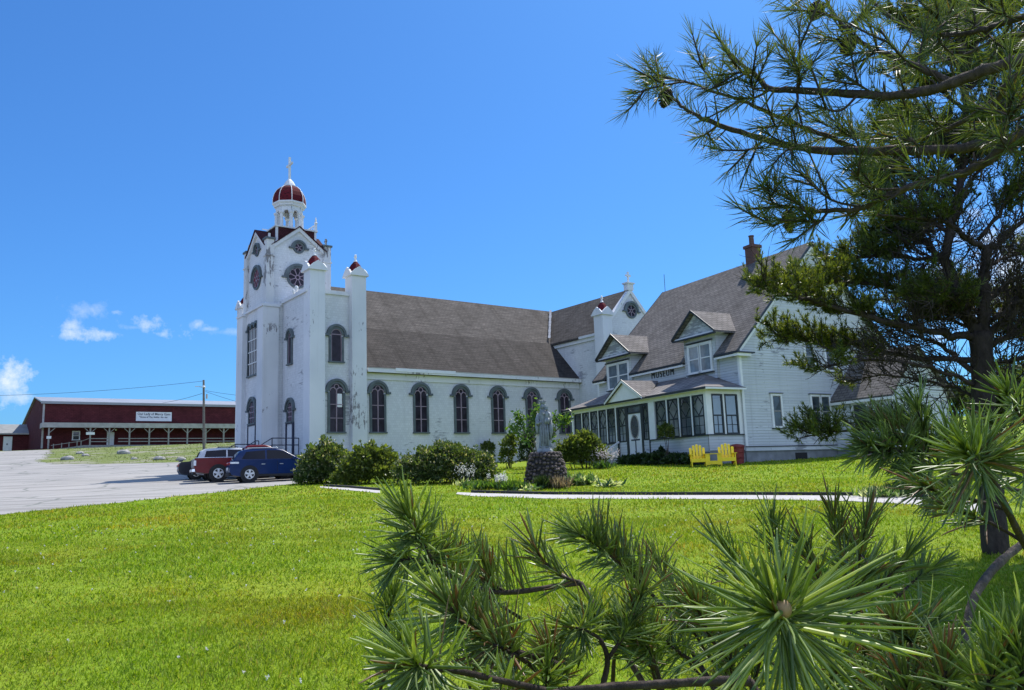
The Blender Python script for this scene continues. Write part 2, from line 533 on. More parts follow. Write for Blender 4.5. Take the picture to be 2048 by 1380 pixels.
# ------------------------------------------------------------------ mesh helpers
class MB:
    def __init__(s):
        s.v, s.f, s.m, s.mats = [], [], [], []
    def mi(s, mat):
        if mat not in s.mats:
            s.mats.append(mat)
        return s.mats.index(mat)
    def poly(s, pts, mat):
        k = len(s.v)
        s.v += [tuple(p) for p in pts]
        s.f.append(tuple(range(k, k + len(pts))))
        s.m.append(s.mi(mat))
    def add(s, vs, fs, mat):
        k = len(s.v)
        s.v += [tuple(p) for p in vs]
        i = s.mi(mat)
        for f in fs:
            s.f.append(tuple(k + q for q in f))
            s.m.append(i)
    def box(s, a, b, mat, T=None):
        x0, y0, z0 = a
        x1, y1, z1 = b
        vs = [(x0, y0, z0), (x1, y0, z0), (x1, y1, z0), (x0, y1, z0), (x0, y0, z1), (x1, y0, z1), (x1, y1, z1), (x0, y1, z1)]
        if T:
            vs = [T(*p) for p in vs]
        s.add(vs, [(0, 3, 2, 1), (4, 5, 6, 7), (0, 1, 5, 4), (1, 2, 6, 5), (2, 3, 7, 6), (3, 0, 4, 7)], mat)
    def prism(s, pts, o0, o1, T, mat, mat_side=None):
        """2D outline (s,z) pushed from offset o0 to o1; T(s,z,o) -> 3D"""
        n = len(pts)
        vs = [T(p[0], p[1], o0) for p in pts] + [T(p[0], p[1], o1) for p in pts]
        s.add(vs, [tuple(range(n)), tuple(range(2 * n - 1, n - 1, -1))], mat)
        s.add(vs, [(i, n + i, n + (i + 1) % n, (i + 1) % n) for i in range(n)], mat_side or mat)
    def ring(s, inner, outer, o0, o1, T, mat, closed=False):
        """band between two equal-length outlines, with depth"""
        n = len(inner)
        vs = [T(p[0], p[1], o) for o in (o0, o1) for pl in (inner, outer) for p in pl]
        fs = []
        for i in range(n if closed else n - 1):
            j = (i + 1) % n
            fs += [(2 * n + i, 2 * n + j, 3 * n + j, 3 * n + i), (i, n + i, n + j, j),
                   (n + i, 3 * n + i, 3 * n + j, n + j), (i, j, 2 * n + j, 2 * n + i)]
        if not closed:
            for i in (0, n - 1):
                fs.append((i, 2 * n + i, 3 * n + i, n + i))
        s.add(vs, fs, mat)
    def tube(s, pts, rr, n, mat, cap=True):
        pts = [Vector(p) for p in pts]
        if not hasattr(rr, '__len__'):
            rr = [rr] * len(pts)
        k = len(s.v)
        prev = None
        for i, p in enumerate(pts):
            d = (pts[min(i + 1, len(pts) - 1)] - pts[max(i - 1, 0)])
            if d.length < 1e-9:
                d = Vector((0, 0, 1))
            d.normalize()
            if prev is None:
                a = d.orthogonal().normalized()
            else:
                a = prev - d * prev.dot(d)
                a = a.normalized() if a.length > 1e-6 else d.orthogonal().normalized()
            prev = a
            bvec = d.cross(a)
            for q in range(n):
                th = 2 * math.pi * q / n
                s.v.append(tuple(p + (a * math.cos(th) + bvec * math.sin(th)) * rr[i]))
        im = s.mi(mat)
        for i in range(len(pts) - 1):
            for q in range(n):
                s.f.append((k + i * n + q, k + i * n + (q + 1) % n, k + (i + 1) * n + (q + 1) % n, k + (i + 1) * n + q))
                s.m.append(im)
        if cap:
            s.f.append(tuple(k + q for q in range(n - 1, -1, -1)))
            s.m.append(im)
            e = k + (len(pts) - 1) * n
            s.f.append(tuple(e + q for q in range(n)))
            s.m.append(im)
    def lathe(s, prof, n, c, mat, rot=0, sx=1, sy=1):
        """profile of (radius, z) turned round the vertical through c"""
        k = len(s.v)
        for (r, z) in prof:
            for q in range(n):
                th = 2 * math.pi * q / n + rot
                s.v.append((c[0] + r * sx * math.cos(th), c[1] + r * sy * math.sin(th), c[2] + z))
        im = s.mi(mat)
        for i in range(len(prof) - 1):
            for q in range(n):
                s.f.append((k + i * n + q, k + i * n + (q + 1) % n, k + (i + 1) * n + (q + 1) % n, k + (i + 1) * n + q))
                s.m.append(im)
        s.f.append(tuple(k + q for q in range(n - 1, -1, -1)))
        s.m.append(im)
        e = k + (len(prof) - 1) * n
        s.f.append(tuple(e + q for q in range(n)))
        s.m.append(im)
    def ball(s, c, r, mat, n=10, m=6):
        rx, ry, rz = r if hasattr(r, '__len__') else (r, r, r)
        prof = [(math.sin(math.pi * i / m) + 1e-4, -math.cos(math.pi * i / m) * rz) for i in range(m + 1)]
        s.lathe(prof, n, c, mat, 0, rx, ry)
    def build(s, name, parent=None, smooth=False, bev=None):
        me = bpy.data.meshes.new(name)
        me.from_pydata(s.v, [], s.f)
        for mt in s.mats:
            me.materials.append(MATS[mt])
        me.polygons.foreach_set('material_index', s.m)
        if smooth:
            me.polygons.foreach_set('use_smooth', [True] * len(s.f))
        bm = bmesh.new()
        bm.from_mesh(me)
        bmesh.ops.recalc_face_normals(bm, faces=bm.faces[:])
        bm.to_mesh(me)
        bm.free()
        o = bpy.data.objects.new(name, me)
        COL.objects.link(o)
        if parent is not None:
            o.parent = parent
        if bev:
            mo = o.modifiers.new('round', 'BEVEL')
            mo.width, mo.segments, mo.limit_method, mo.angle_limit = bev, 3, 'ANGLE', rad(25)
            mo.harden_normals = False
        return o

def arrays_mesh(name, V, faces_tpl, rnd, mat, parent=None, smooth=False):
    """V: (count, k, 3); every item has the same faces"""
    n, k, _ = V.shape
    me = bpy.data.meshes.new(name)
    me.vertices.add(n * k)
    me.vertices.foreach_set('co', V.reshape(-1).astype(np.float32))
    lens = np.array([len(f) for f in faces_tpl])
    flat = np.concatenate([np.array(f) for f in faces_tpl])
    loops = (np.arange(n)[:, None] * k + flat[None, :]).reshape(-1)
    me.loops.add(len(loops))
    me.loops.foreach_set('vertex_index', loops.astype(np.int32))
    tot = np.tile(lens, n)
    st = np.concatenate([[0], np.cumsum(tot)[:-1]])
    me.polygons.add(len(tot))
    me.polygons.foreach_set('loop_start', st.astype(np.int32))
    me.polygons.foreach_set('loop_total', tot.astype(np.int32))
    if smooth:
        me.polygons.foreach_set('use_smooth', np.ones(len(tot), dtype=bool))
    at = me.attributes.new('rnd', 'FLOAT', 'POINT')
    at.data.foreach_set('value', np.repeat(rnd, k).astype(np.float32))
    me.update(calc_edges=True)
    me.materials.append(MATS[mat])
    o = bpy.data.objects.new(name, me)
    COL.objects.link(o)
    if parent is not None:
        o.parent = parent
    return o

def unit(a):
    return a / np.maximum(np.linalg.norm(a, axis=-1, keepdims=True), 1e-9)

def perp(d):
    r = RNG.normal(size=d.shape)
    return unit(r - d * (r * d).sum(-1, keepdims=True))

def leaf_arrays(c, d, L, w, droop=.15):
    """leaf: a folded diamond from c along d"""
    n = len(c)
    s = perp(d)
    u = np.cross(d, s)
    L = L[:, None]
    w = w[:, None]
    V = np.stack([c, c + d * L * .45 + s * w + u * w * .35, c + d * L - u * L * droop, c + d * L * .45 - s * w + u * w * .35], 1)
    return V
LEAF_F = [(0, 1, 2), (0, 2, 3)]

def flat_needles(b, d, L, w, bend=.12):
    s = perp(d)
    u = np.cross(d, s) * RNG.normal(size=(len(b), 1))
    L = L[:, None]
    w = w[:, None]
    m = b + d * L * .55 + u * L * bend * .25
    t = b + d * L + u * L * bend
    return np.stack([b - s * w * .7, b + s * w * .7, m + s * w, m - s * w, t], 1)
FLAT_F = [(0, 1, 2, 3), (3, 2, 4)]

def round_needles(b, d, L, w, bend=.1):
    s = perp(d)
    u = np.cross(d, s)
    bd = u * RNG.normal(size=(len(b), 1)) * bend + np.array([0, 0, -1.0]) * bend * .12
    L_ = L[:, None]
    rings = []
    for fr, wf in ((0, .75), (.35, 1.0), (.8, .85), (.97, .35)):
        c = b + d * L_ * fr + bd * L_ * fr * fr
        for a, q in ((0, 1.0), (math.pi * .5, .55), (math.pi, 1.0), (math.pi * 1.5, .55)):
            rings.append(c + (s * math.cos(a) + u * math.sin(a)) * w[:, None] * wf * q)
    rings.append(b + d * L_ + bd * L_)
    return np.stack(rings, 1)
ROUND_F = [(r * 4 + q, r * 4 + (q + 1) % 4, r * 4 + 4 + (q + 1) % 4, r * 4 + 4 + q) for r in range(3) for q in range(4)] + [(12, 13, 16), (13, 14, 16), (14, 15, 16), (15, 12, 16)]

def empty(name, loc, rz=0, label=None, cat=None, group=None):
    o = bpy.data.objects.new(name, None)
    COL.objects.link(o)
    o.location = tuple(loc)
    o.rotation_euler = (0, 0, rz)
    o.empty_display_size = .3
    if label:
        tag(o, label, cat, group)
    return o

def tag(o, label, cat, group=None):
    o['label'] = label
    o['category'] = cat
    if group:
        o['group'] = group
    return o

def lettering(name, text, size, T, mat, parent, depth=.02, bold=.0, sx=1.0, sp=1.0):
    """raised letters; T(s,z,o) maps the writing plane"""
    cu = bpy.data.curves.new(name, 'FONT')
    cu.body = text
    cu.size = size
    cu.align_x = 'CENTER'
    cu.extrude = depth
    cu.offset = bold
    cu.space_character = sp
    cu.resolution_u = 4
    o = bpy.data.objects.new(name, cu)
    COL.objects.link(o)
    me = bpy.data.meshes.new_from_object(o.evaluated_get(bpy.context.evaluated_depsgraph_get()))
    bpy.data.objects.remove(o)
    for v in me.vertices:
        v.co = Vector(T(v.co.x * sx, v.co.y, v.co.z))
    me.name = name
    me.materials.clear()
    me.materials.append(MATS[mat])
    ob = bpy.data.objects.new(name, me)
    COL.objects.link(ob)
    ob.parent = parent
    return ob

# ------------------------------------------------------------------ the setting
YROWS = np.concatenate([np.arange(-40, 140, .5), np.array([150, 180, 240, 400, 900, 1500])])
def strip(name, mat, rows, dz, ncol=1):
    """sheet following the ground; rows = [(Y, x_left, x_right)]"""
    ry = np.array([r[0] for r in rows], float)
    ys = np.array(sorted(set([y for y in YROWS if ry[0] < y < ry[-1]] + [ry[0], ry[-1]])))
    xl = np.interp(ys, ry, [r[1] for r in rows])
    xr = np.interp(ys, ry, [r[2] for r in rows])
    mb = MB()
    for i, y in enumerate(ys):
        z = float(h(y)) + dz
        for c in range(ncol + 1):
            mb.v.append((xl[i] + (xr[i] - xl[i]) * c / ncol, y, z))
    im = mb.mi(mat)
    for i in range(len(ys) - 1):
        for c in range(ncol):
            a = i * (ncol + 1) + c
            mb.f.append((a, a + 1, a + ncol + 2, a + ncol + 1))
            mb.m.append(im)
    o = mb.build(name)
    o['kind'] = 'structure'
    return o
strip('ground', 'turf', [(-40, -700, 700), (1500, -700, 700)], 0, 8)

ROAD_Y = np.array([-30, 6, 10, 15, 23.1, 27, 31, 35.3, 37, 40, 44, 48, 60, 112.0])
ROAD_X = np.array([-46, -23, -20.6, -18.3, -14.3, -12.6, -11.0, -9.5, -9.1, -9.3, -10.3, -12.0, -12.0, -12.0])
ry = np.arange(-30, 112.1, .5)
rx = np.interp(ry, ROAD_Y, ROAD_X) + .10 * np.sin(ry * 2.3) * np.sin(ry * .9)
strip('road', 'asphalt', [(y, -160, x) for y, x in zip(ry, rx)], .006, 4)
ISL_Y = np.array([73.5, 75, 76, 78, 82, 86, 92, 99, 106, 113.5])
ISL_X = np.array([-28.0, -36, -38.5, -43, -47, -49, -52, -55.5, -59.5, -64])
iy = np.arange(73.5, 113.6, .5)
ixl = np.interp(iy, ISL_Y, ISL_X) + RNG.normal(0, .5, len(iy))
strip('verge', 'rough_grass', [(y, x, -12.0) for y, x in zip(iy, ixl)], .014, 3)

PATH = [([(640, 973), (700, 976.5), (760, 981.5)], [(640, 976), (700, 981), (760, 987)]),
        ([(915, 985), (960, 987), (1100, 990), (1300, 991), (1500, 991), (1700, 992), (1800, 994), (1900, 999), (1990, 1008)],
         [(912, 988.5), (945, 993), (1100, 998), (1300, 998.5), (1500, 999), (1700, 1003), (1800, 1008), (1900, 1016), (1990, 1030)])]
PATHPTS = []
for fa, ne in PATH:
    a = [G(*q) for q in fa]
    c = [G(*q) for q in ne]
    mb = MB()
    A, B = [], []
    for lst, o in ((a, A), (c, B)):
        xs = np.array([q[0] for q in lst]); ys = np.array([q[1] for q in lst])
        tt = np.linspace(0, 1, 80)
        o += list(zip(np.interp(tt, np.linspace(0, 1, len(xs)), xs), np.interp(tt, np.linspace(0, 1, len(xs)), ys)))
    for i in range(79):
        q = [A[i], A[i + 1], B[i + 1], B[i]]
        j = .06
        mb.poly([(x, y, float(h(y)) + .010) for x, y in q], 'gravel')
    PATHPTS.append((np.array(A), np.array(B)))
    o = mb.build('path')
    o['kind'] = 'structure'

# ------------------------------------------------------------------ church
CY = rad(36.4077)
CN = np.array([-.083, 56.934, 2.733])
church = empty('church', CN, CY, 'long white wooden church with a red domed corner tower and grey shingled roof', 'church')
def side(v0):
    return lambda s, z, o: (s, v0 - o, z)
def front(u0):
    return lambda s, z, o: (u0 - o, s, z)

def arch_pts(w, zs, z0, n=14, s0=0.0, rise=1.0):
    r = w / 2
    p = [(s0 - r, z0)]
    p += [(s0 - r * math.cos(math.pi * i / n), zs + r * rise * math.sin(math.pi * i / n)) for i in range(n + 1)]
    p.append((s0 + r, z0))
    return p

def arch_window(T, s0, z0, ztop, w, kind='nave', glass='church_glass'):
    """round-headed window with hood, frame, tracery and pane"""
    hood_r = w / 2 + .17
    zs = ztop - hood_r
    mb = MB()
    n = 16
    def arc(r):
        return [(s0 - r * math.cos(math.pi * i / n), zs + r * math.sin(math.pi * i / n)) for i in range(n + 1)]
    mb.ring(arc(w / 2 + .02), arc(hood_r), 0, .16, T, 'teal_trim')
    for sg in (-1, 1):
        mb.box((s0 + sg * (w / 2 + .02), zs - .13, 0), (s0 + sg * (hood_r + .14), zs + .0, .18), 'teal_trim', T)
        mb.box((s0 + sg * (w / 2 - .12), z0, 0), (s0 + sg * (w / 2 + .02), zs - .13, .09), 'teal_trim', T)
    mb.ring(arc(w / 2 - .12), arc(w / 2 + .02), 0, .09, T, 'teal_trim')
    mb.box((s0 - w / 2 - .06, z0 - .09, 0), (s0 + w / 2 + .06, z0, .15), 'teal_trim', T)
    win = mb.build('window', church)
    g = w / 2 - .12
    pb = MB()
    pb.poly([T(p[0], p[1], .018) for p in arch_pts(2 * g, zs, z0, 14, s0)], glass)
    pb.build('pane', win)
    tb = MB()
    if kind == 'nave':
        zc = zs - .02
        tb.box((s0 - .035, z0, .02), (s0 + .035, zc, .06), 'tracery', T)
        for k in (1, 2):
            zz = z0 + (zc - z0) * k / 3.0
            tb.box((s0 - g, zz - .025, .02), (s0 - .035, zz + .025, .055), 'tracery', T)
            tb.box((s0 + .035, zz - .025, .02), (s0 + g, zz + .025, .055), 'tracery', T)
        for sg in (-1, 1):
            c = s0 + sg * g / 2
            r = g / 2
            for (ri, ro) in ((r - .045, r + .01),):
                a1 = [(c - ri * math.cos(math.pi * i / 8), zc + ri * math.sin(math.pi * i / 8)) for i in range(9)]
                a2 = [(c - ro * math.cos(math.pi * i / 8), zc + ro * math.sin(math.pi * i / 8)) for i in range(9)]
                tb.ring(a1, a2, .02, .058, T, 'tracery')
        cr = g * .42
        cz = zs + g - cr - .02
        a1 = [(s0 + (cr - .05) * math.cos(2 * math.pi * i / 14), cz + (cr - .05) * math.sin(2 * math.pi * i / 14)) for i in range(14)]
        a2 = [(s0 + cr * math.cos(2 * math.pi * i / 14), cz + cr * math.sin(2 * math.pi * i / 14)) for i in range(14)]
        tb.ring(a1, a2, .02, .062, T, 'tracery', True)
    elif kind == 'lancet':
        tb.box((s0 - g, zs - .03, .02), (s0 + g, zs + .03, .05), 'tracery', T)
        a1 = arc(g - .05); a2 = arc(g)
        tb.ring(a1, a2, .02, .05, T, 'tracery')
        for sg in (-1, 1):
            tb.box((s0 + sg * (g - .05), z0, .02), (s0 + sg * g, zs - .03, .05), 'tracery', T)
    elif kind == 'fan':
        for k in range(1, 4):
            zz = z0 + (zs + g - z0) * k / 4
            tb.box((s0 - g, zz - .03, .02), (s0 + g, zz + .03, .05), 'tracery', T)
        for sg in (-.4, .4):
            tb.box((s0 + sg * g - .03, z0, .02), (s0 + sg * g + .03, zs + g * .8, .055), 'tracery', T)
    tb.build('tracery', win)
    return win

def rose_window(T, s0, z0, r, petals, glass='church_glass', rim=.16):
    n = 28
    def circ(q, a0=0, a1=2 * math.pi, closed=True):
        m = n if closed else n // 2
        return [(s0 + q * math.cos(a0 + (a1 - a0) * i / m), z0 + q * math.sin(a0 + (a1 - a0) * i / m)) for i in range(m + (0 if closed else 1))]
    mb = MB()
    mb.ring(circ(r - .07), circ(r + .06), 0, .09, T, 'teal_trim', True)
    mb.ring(circ(r + .06, 0, math.pi, False), circ(r + .06 + rim, 0, math.pi, False), 0, .17, T, 'teal_trim')
    for sg in (-1, 1):
        mb.box((s0 + sg * (r + .06), z0 - .10, 0), (s0 + sg * (r + rim + .22), z0 + .0, .18), 'teal_trim', T)
    win = mb.build('rose_window', church)
    pb = MB()
    pb.poly([T(p[0], p[1], .018) for p in circ(r - .07)], glass)
    pb.build('pane', win)
    tb = MB()
    tb.ring(circ(r * .16), circ(r * .26), .02, .06, T, 'tracery', True)
    for k in range(petals):
        th = 2 * math.pi * (k + .5) / petals
        c, sn = math.cos(th), math.sin(th)
        q = [(s0 + a * c - wv * sn, z0 + a * sn + wv * c) for a, wv in ((r * .24, -.022), (r * .82, -.03), (r * .82, .03), (r * .24, .022))]
        tb.prism(q, .02, .055, T, 'tracery')
        th2 = 2 * math.pi * k / petals
        cc = (s0 + r * .68 * math.cos(th2), z0 + r * .68 * math.sin(th2))
        pr = r * .68 * math.sin(math.pi / petals)
        a1 = [(cc[0] + (pr - .035) * math.cos(th2 - 1.5 + 3.0 * i / 8), cc[1] + (pr - .035) * math.sin(th2 - 1.5 + 3.0 * i / 8)) for i in range(9)]
        a2 = [(cc[0] + pr * math.cos(th2 - 1.5 + 3.0 * i / 8), cc[1] + pr * math.sin(th2 - 1.5 + 3.0 * i / 8)) for i in range(9)]
        tb.ring(a1, a2, .02, .05, T, 'tracery')
    tb.build('tracery', win)
    return win

def cross_shape(mb, c, hgt, arm, t, mat, axis='v'):
    x, y, z = c
    mb.box((x - t, y - t, z), (x + t, y + t, z + hgt), mat)
    za = z + hgt * .66
    for sg in (-1, 1):
        if axis == 'v':
            mb.box((x - t * .9, y + sg * t, za - t), (x + t * .9, y + sg * arm, za + t), mat)
        else:
            mb.box((x + sg * t, y - t * .9, za - t), (x + sg * arm, y + t * .9, za + t), mat)

def pier(u, v, ztop, z0=-1.2, w=.92, name='buttress', small=False):
    """square corner pier with a cross-gabled cap, red ogee and white finial"""
    mb = MB()
    hw = w / 2
    mb.box((u - hw, v - hw, z0), (u + hw, v + hw, ztop), 'church_trim')
    mb.box((u - hw - .09, v - hw - .09, z0), (u + hw + .09, v + hw + .09, 1.0), 'church_trim')
    b = mb.build(name, church)
    cb = MB()
    q = hw + .13
    cb.box((u - q, v - q, ztop), (u + q, v + q, ztop + .1), 'church_trim')
    g = [(-q, ztop + .1), (q, ztop + .1), (q * .45, ztop + .42), (0, ztop + .60), (-q * .45, ztop + .42)]
    for o0, o1 in ((-q, -q + .13), (q - .13, q)):
        cb.prism(g, o0, o1, lambda s, z, o: (u + s, v + o, z), 'church_trim')
        cb.prism([(a * .985, c - .004) for a, c in g], o0 + .004, o1 - .004, lambda s, z, o: (u + o, v + s, z), 'church_trim')
    cb.prism([(-q * .8, ztop + .1), (q * .8, ztop + .1), (0, ztop + .42)], -q + .14, q - .14, lambda s, z, o: (u + s, v + o, z), 'red_shingle')
    cb.build('gablet_cap', b)
    rb = MB()
    zz = ztop + .25
    rb.lathe([(hw * 1.02, -.12), (hw * 1.0, .10), (hw * .86, .32), (hw * .60, .54), (hw * .22, .76)], 8, (u, v, zz), 'red_shingle', math.pi / 8)
    rb.build('ogee_roof', b)
    fb = MB()
    fb.lathe([(.13, 0), (.14, .06), (.08, .10), (.065, .26), (.11, .31), (.05, .36), (.03, .40)], 8, (u, v, zz + .72), 'white_trim')
    fb.ball((u, v, zz + 1.14), .085, 'white_trim', 8, 6)
    fb.build('finial', b)
    return b

# nave, front block, transept walls
mb = MB()
EV, RZ, HWD = 6.0, 12.36, 6.25
gab = [(0, -1.5), (12.5, -1.5), (12.5, EV), (HWD, RZ - .12), (0, EV)]
mb.prism(gab, -24.0, 11.3, lambda s, z, o: (-o, s, z), 'church_white')
mb.build('nave_wall', church)
mb = MB()
mb.box((-14.95, .02, -1.5), (-11.3, 12.48, 10.30), 'church_white')
mb.build('front_wall', church)
mb = MB()
mb.box((-15.07, -.10, 10.30), (-11.25, 12.6, 10.42), 'church_trim')
mb.box((-15.03, -.06, 10.42), (-11.27, 12.56, 10.55), 'church_trim')
mb.box((-15.0, -.07, 9.95), (-14.0, .02, 10.3), 'church_trim')
mb.build('cornice', church)
mb = MB()
tw = [(6.1, -1.5), (11.62, -1.5), (11.62, 9.2), (8.86, 12.22), (6.1, 9.2)]
mb.prism(tw, -15.5, 3.0, lambda s, z, o: (s, -o, z), 'church_white')
mb.build('transept_wall', church)
# plinth and corner trims
mb = MB()
mb.box((-11.2, -.06, -1.5), (6.0, .0, .55), 'church_white')
mb.box((-11.2, -.09, .55), (6.0, .0, .63), 'church_trim')
mb.build('plinth', church)
for uu in (-2.6, .55, 3.4):
    mb = MB()
    mb.box((uu, -.075, -.05), (uu + .62, -.061, .34), 'dark_hole')
    mb.build('cellar_vent', church)
# roofs
def gable_roof(name, along0, along1, c, hw, ze, zr, over, thick, mat, T, cut=None):
    mb = MB()
    sl = (zr - ze) / hw
    for sg in (-1, 1):
        pts = [(c, zr), (c + sg * (hw + over), ze - sl * over), (c + sg * (hw + over), ze - sl * over - thick), (c, zr - thick)]
        mb.prism(pts, along0, along1, T, mat)
    return mb.build(name, church)
gable_roof('nave_roof', -11.28, 23.8, HWD, HWD, EV + .08, RZ + .06, .32, .18, 'church_roof', lambda s, z, o: (o, s, z))
gable_roof('transept_roof', -2.75, 15.2, 8.86, 2.76, 9.25, 12.38, .25, .16, 'transept_roof', lambda s, z, o: (s, o, z))
mb = MB()
mb.box((-11.2, -.42, 5.62), (6.0, -.30, 5.86), 'church_trim')
mb.box((-11.2, -.30, 5.60), (6.0, -.0, 5.66), 'church_trim')
mb.box((-11.2, -.075, 5.2), (6.05, .0, 5.6), 'church_trim')
mb.box((-9.3, -.46, 5.72), (-4.9, -.421, 5.93), 'white_trim')
mb.box((-11.2, -.44, 5.86), (6.0, -.36, 5.90), 'grey_boards')
mb.build('eave_board', church)
mb = MB()
mb.box((5.84, -2.6, 8.80), (6.1, -.5, 8.98), 'church_trim')
mb.box((5.98, -2.6, 8.55), (6.1, 3.0, 8.80), 'church_trim')
mb.build('transept_eave', church)
# pale flashing in the valley between the two roofs
mb = MB()
a = Vector((8.72, 6.05, 12.44)); c = Vector((6.02, 3.05, 9.42))
for k in range(10):
    p, q = a.lerp(c, k / 10), a.lerp(c, (k + .94) / 10)
    wv = .10 + .05 * random.random()
    off = Vector((-.6, -.15, .35)) * .12
    mb.poly([p + off + Vector((-.8, .4, 0)) * wv, p + off + Vector((.2, -.9, 0)) * wv, q + off + Vector((.2, -.9, 0)) * wv, q + off + Vector((-.8, .4, 0)) * wv], 'gym_roof')
mb.build('valley_flashing', church)
# transept gable coping and cross
mb = MB()
for sg in (-1, 1):
    pts = [(8.86, 12.45), (8.86 + sg * 2.85, 9.34), (8.86 + sg * 2.85, 9.0), (8.86, 12.08)]
    mb.prism(pts, 2.78, 3.12, lambda s, z, o: (s, -o, z), 'church_trim')
mb.box((8.56, -3.16, 12.30), (9.16, -2.74, 12.78), 'church_trim')
mb.box((8.46, -3.24, 12.78), (9.26, -2.66, 12.88), 'church_trim')
cap = mb.build('gable_coping', church)
mb = MB()
cross_shape(mb, (8.86, -2.95, 12.88), .85, .25, .06, 'white_trim', 'u')
mb.build('cross', cap)
rose_window(side(-3.0), 8.90, 10.75, .50, 6)
pier(6.1, -2.95, 10.15, name='buttress')
pier(11.6, -2.95, 10.15)
# front block piers
pier(-14.48, .02, 11.60, w=.96)
pier(-11.78, .02, 11.55, w=.96)
pier(-14.48, 12.45, 11.60, w=.96)
for uu in (-10.36, -7.32, -4.27, -1.29, 1.63, 4.6):
    arch_window(side(0.0), uu, 1.97, 5.15, 1.08)
w0 = arch_window(side(.02), -13.09, 1.97, 5.15, 1.08)
mb = MB()
mb.poly([side(.02)(s, z, .025) for s, z in ((-13.03, 3.45), (-12.72, 3.45), (-12.72, 4.25), (-13.03, 4.25))], 'white_trim')
mb.build('blind', w0)
arch_window(side(.02), -13.09, 6.2, 8.48, .92, 'lancet')
# aisle front: lancet and door
arch_window(front(-14.95), 2.55, 6.3, 8.5, .72, 'lancet')
arch_window(front(-14.95), 2.45, 2.75, 4.2, 1.05, 'fan')
mb = MB()
Tf = front(-14.95)
mb.box((1.86, .75, 0), (1.98, 2.66, .12), 'navy_iron', Tf)
mb.box((2.92, .75, 0), (3.04, 2.66, .12), 'navy_iron', Tf)
mb.box((1.98, 2.60, 0), (2.92, 2.66, .115), 'navy_iron', Tf)
dr = mb.build('door', church)
mb = MB()
mb.box((1.98, .78, .01), (2.92, 2.60, .05), 'church_trim', Tf)
mb.build('door_leaf', dr)
# ---- tower
TU, TV, TH = -13.83, 6.2, 2.0
mb = MB()
mb.box((TU - 2.17, TV - 2.25, -1.5), (TU + 2.0, TV + 2.25, 10.22), 'church_white')
mb.build('tower_base', church)
mb = MB()
for sg in (-1, 1):
    mb.box((-16.28, TV + sg * 2.42, -1.5), (-15.25, TV + sg * 1.42, 10.05), 'church_trim')
    mb.box((-16.34, TV + sg * 2.48, -1.5), (-15.2, TV + sg * 1.36, .9), 'church_trim')
    mb.box((-16.36, TV + sg * 2.50, 10.05), (-15.2, TV + sg * 1.34, 10.20), 'church_trim')
mb.box((-16.15, TV - 2.35, 10.20), (TU + 2.1, TV + 2.35, 10.32), 'church_trim')
mb.build('tower_buttress', church)
mb = MB()
mb.box((TU - TH, TV - TH, 10.3), (TU + TH, TV + TH, 14.05), 'church_white')
for T, c in ((front(TU - TH), TV), (side(TV - TH), TU), (front(TU + TH + .0), TV), (side(TV + TH), TU)):
    pass
GP = 15.42
g = [(-1.72, 14.05), (1.72, 14.05), (0, GP)]
mb.prism(g, -TH, TH, lambda s, z, o: (TU + o, TV + s, z), 'church_white')
mb.prism([(a, c - .002) for a, c in g], -TH - .001, TH + .001, lambda s, z, o: (TU + s, TV + o, z), 'church_white')
mb.build('tower_belfry', church)
for su in (-1, 1):
    for sv in (-1, 1):
        mb = MB()
        cu, cv = TU + su * 1.93, TV + sv * 1.93
        mb.box((cu - .25, cv - .25, 10.32), (cu + .25, cv + .25, 14.5), 'tower_trim')
        mb.box((cu - .30, cv - .30, 13.4), (cu + .30, cv + .30, 13.5), 'tower_trim')
        mb.box((cu - .33, cv - .33, 14.5), (cu + .33, cv + .33, 14.62), 'teal_trim')
        col = mb.build('corner_post', church)
        mb = MB()
        if (su, sv) == (-1, -1):
            mb.box((cu - .06, cv - .06, 14.62), (cu + .06, cv + .06, 14.95), 'tower_trim')
        else:
            cross_shape(mb, (cu, cv, 14.62), .5, .15, .05, 'tower_trim')
        mb.build('finial', col)
# gable rakes and little roofs
mb = MB()
for fn in (lambda s, z, o: (TU + o, TV + s, z), lambda s, z, o: (TU + s, TV + o, z)):
    for o0, o1 in ((-TH - .16, -TH - .002), (TH + .002, TH + .16)):
        for sg in (-1, 1):
            pts = [(0, GP + .16), (sg * 1.78, 14.16), (sg * 1.78, 13.92), (0, GP - .10)]
            mb.prism(pts, o0, o1, fn, 'church_trim')
mb.build('gable_rake', church)
mb = MB()
for fn in (lambda s, z, o: (TU + o, TV + s, z), lambda s, z, o: (TU + s, TV + o, z)):
    for o0, o1 in ((-TH - .24, -1.4), (1.4, TH + .24)):
        for sg in (-1, 1):
            pts = [(0, GP + .24), (sg * 1.86, 14.18), (sg * 1.86, 14.13), (0, GP + .17)]
            mb.prism(pts, o0, o1, fn, 'dark_red')
mb.build('gable_roof', church)
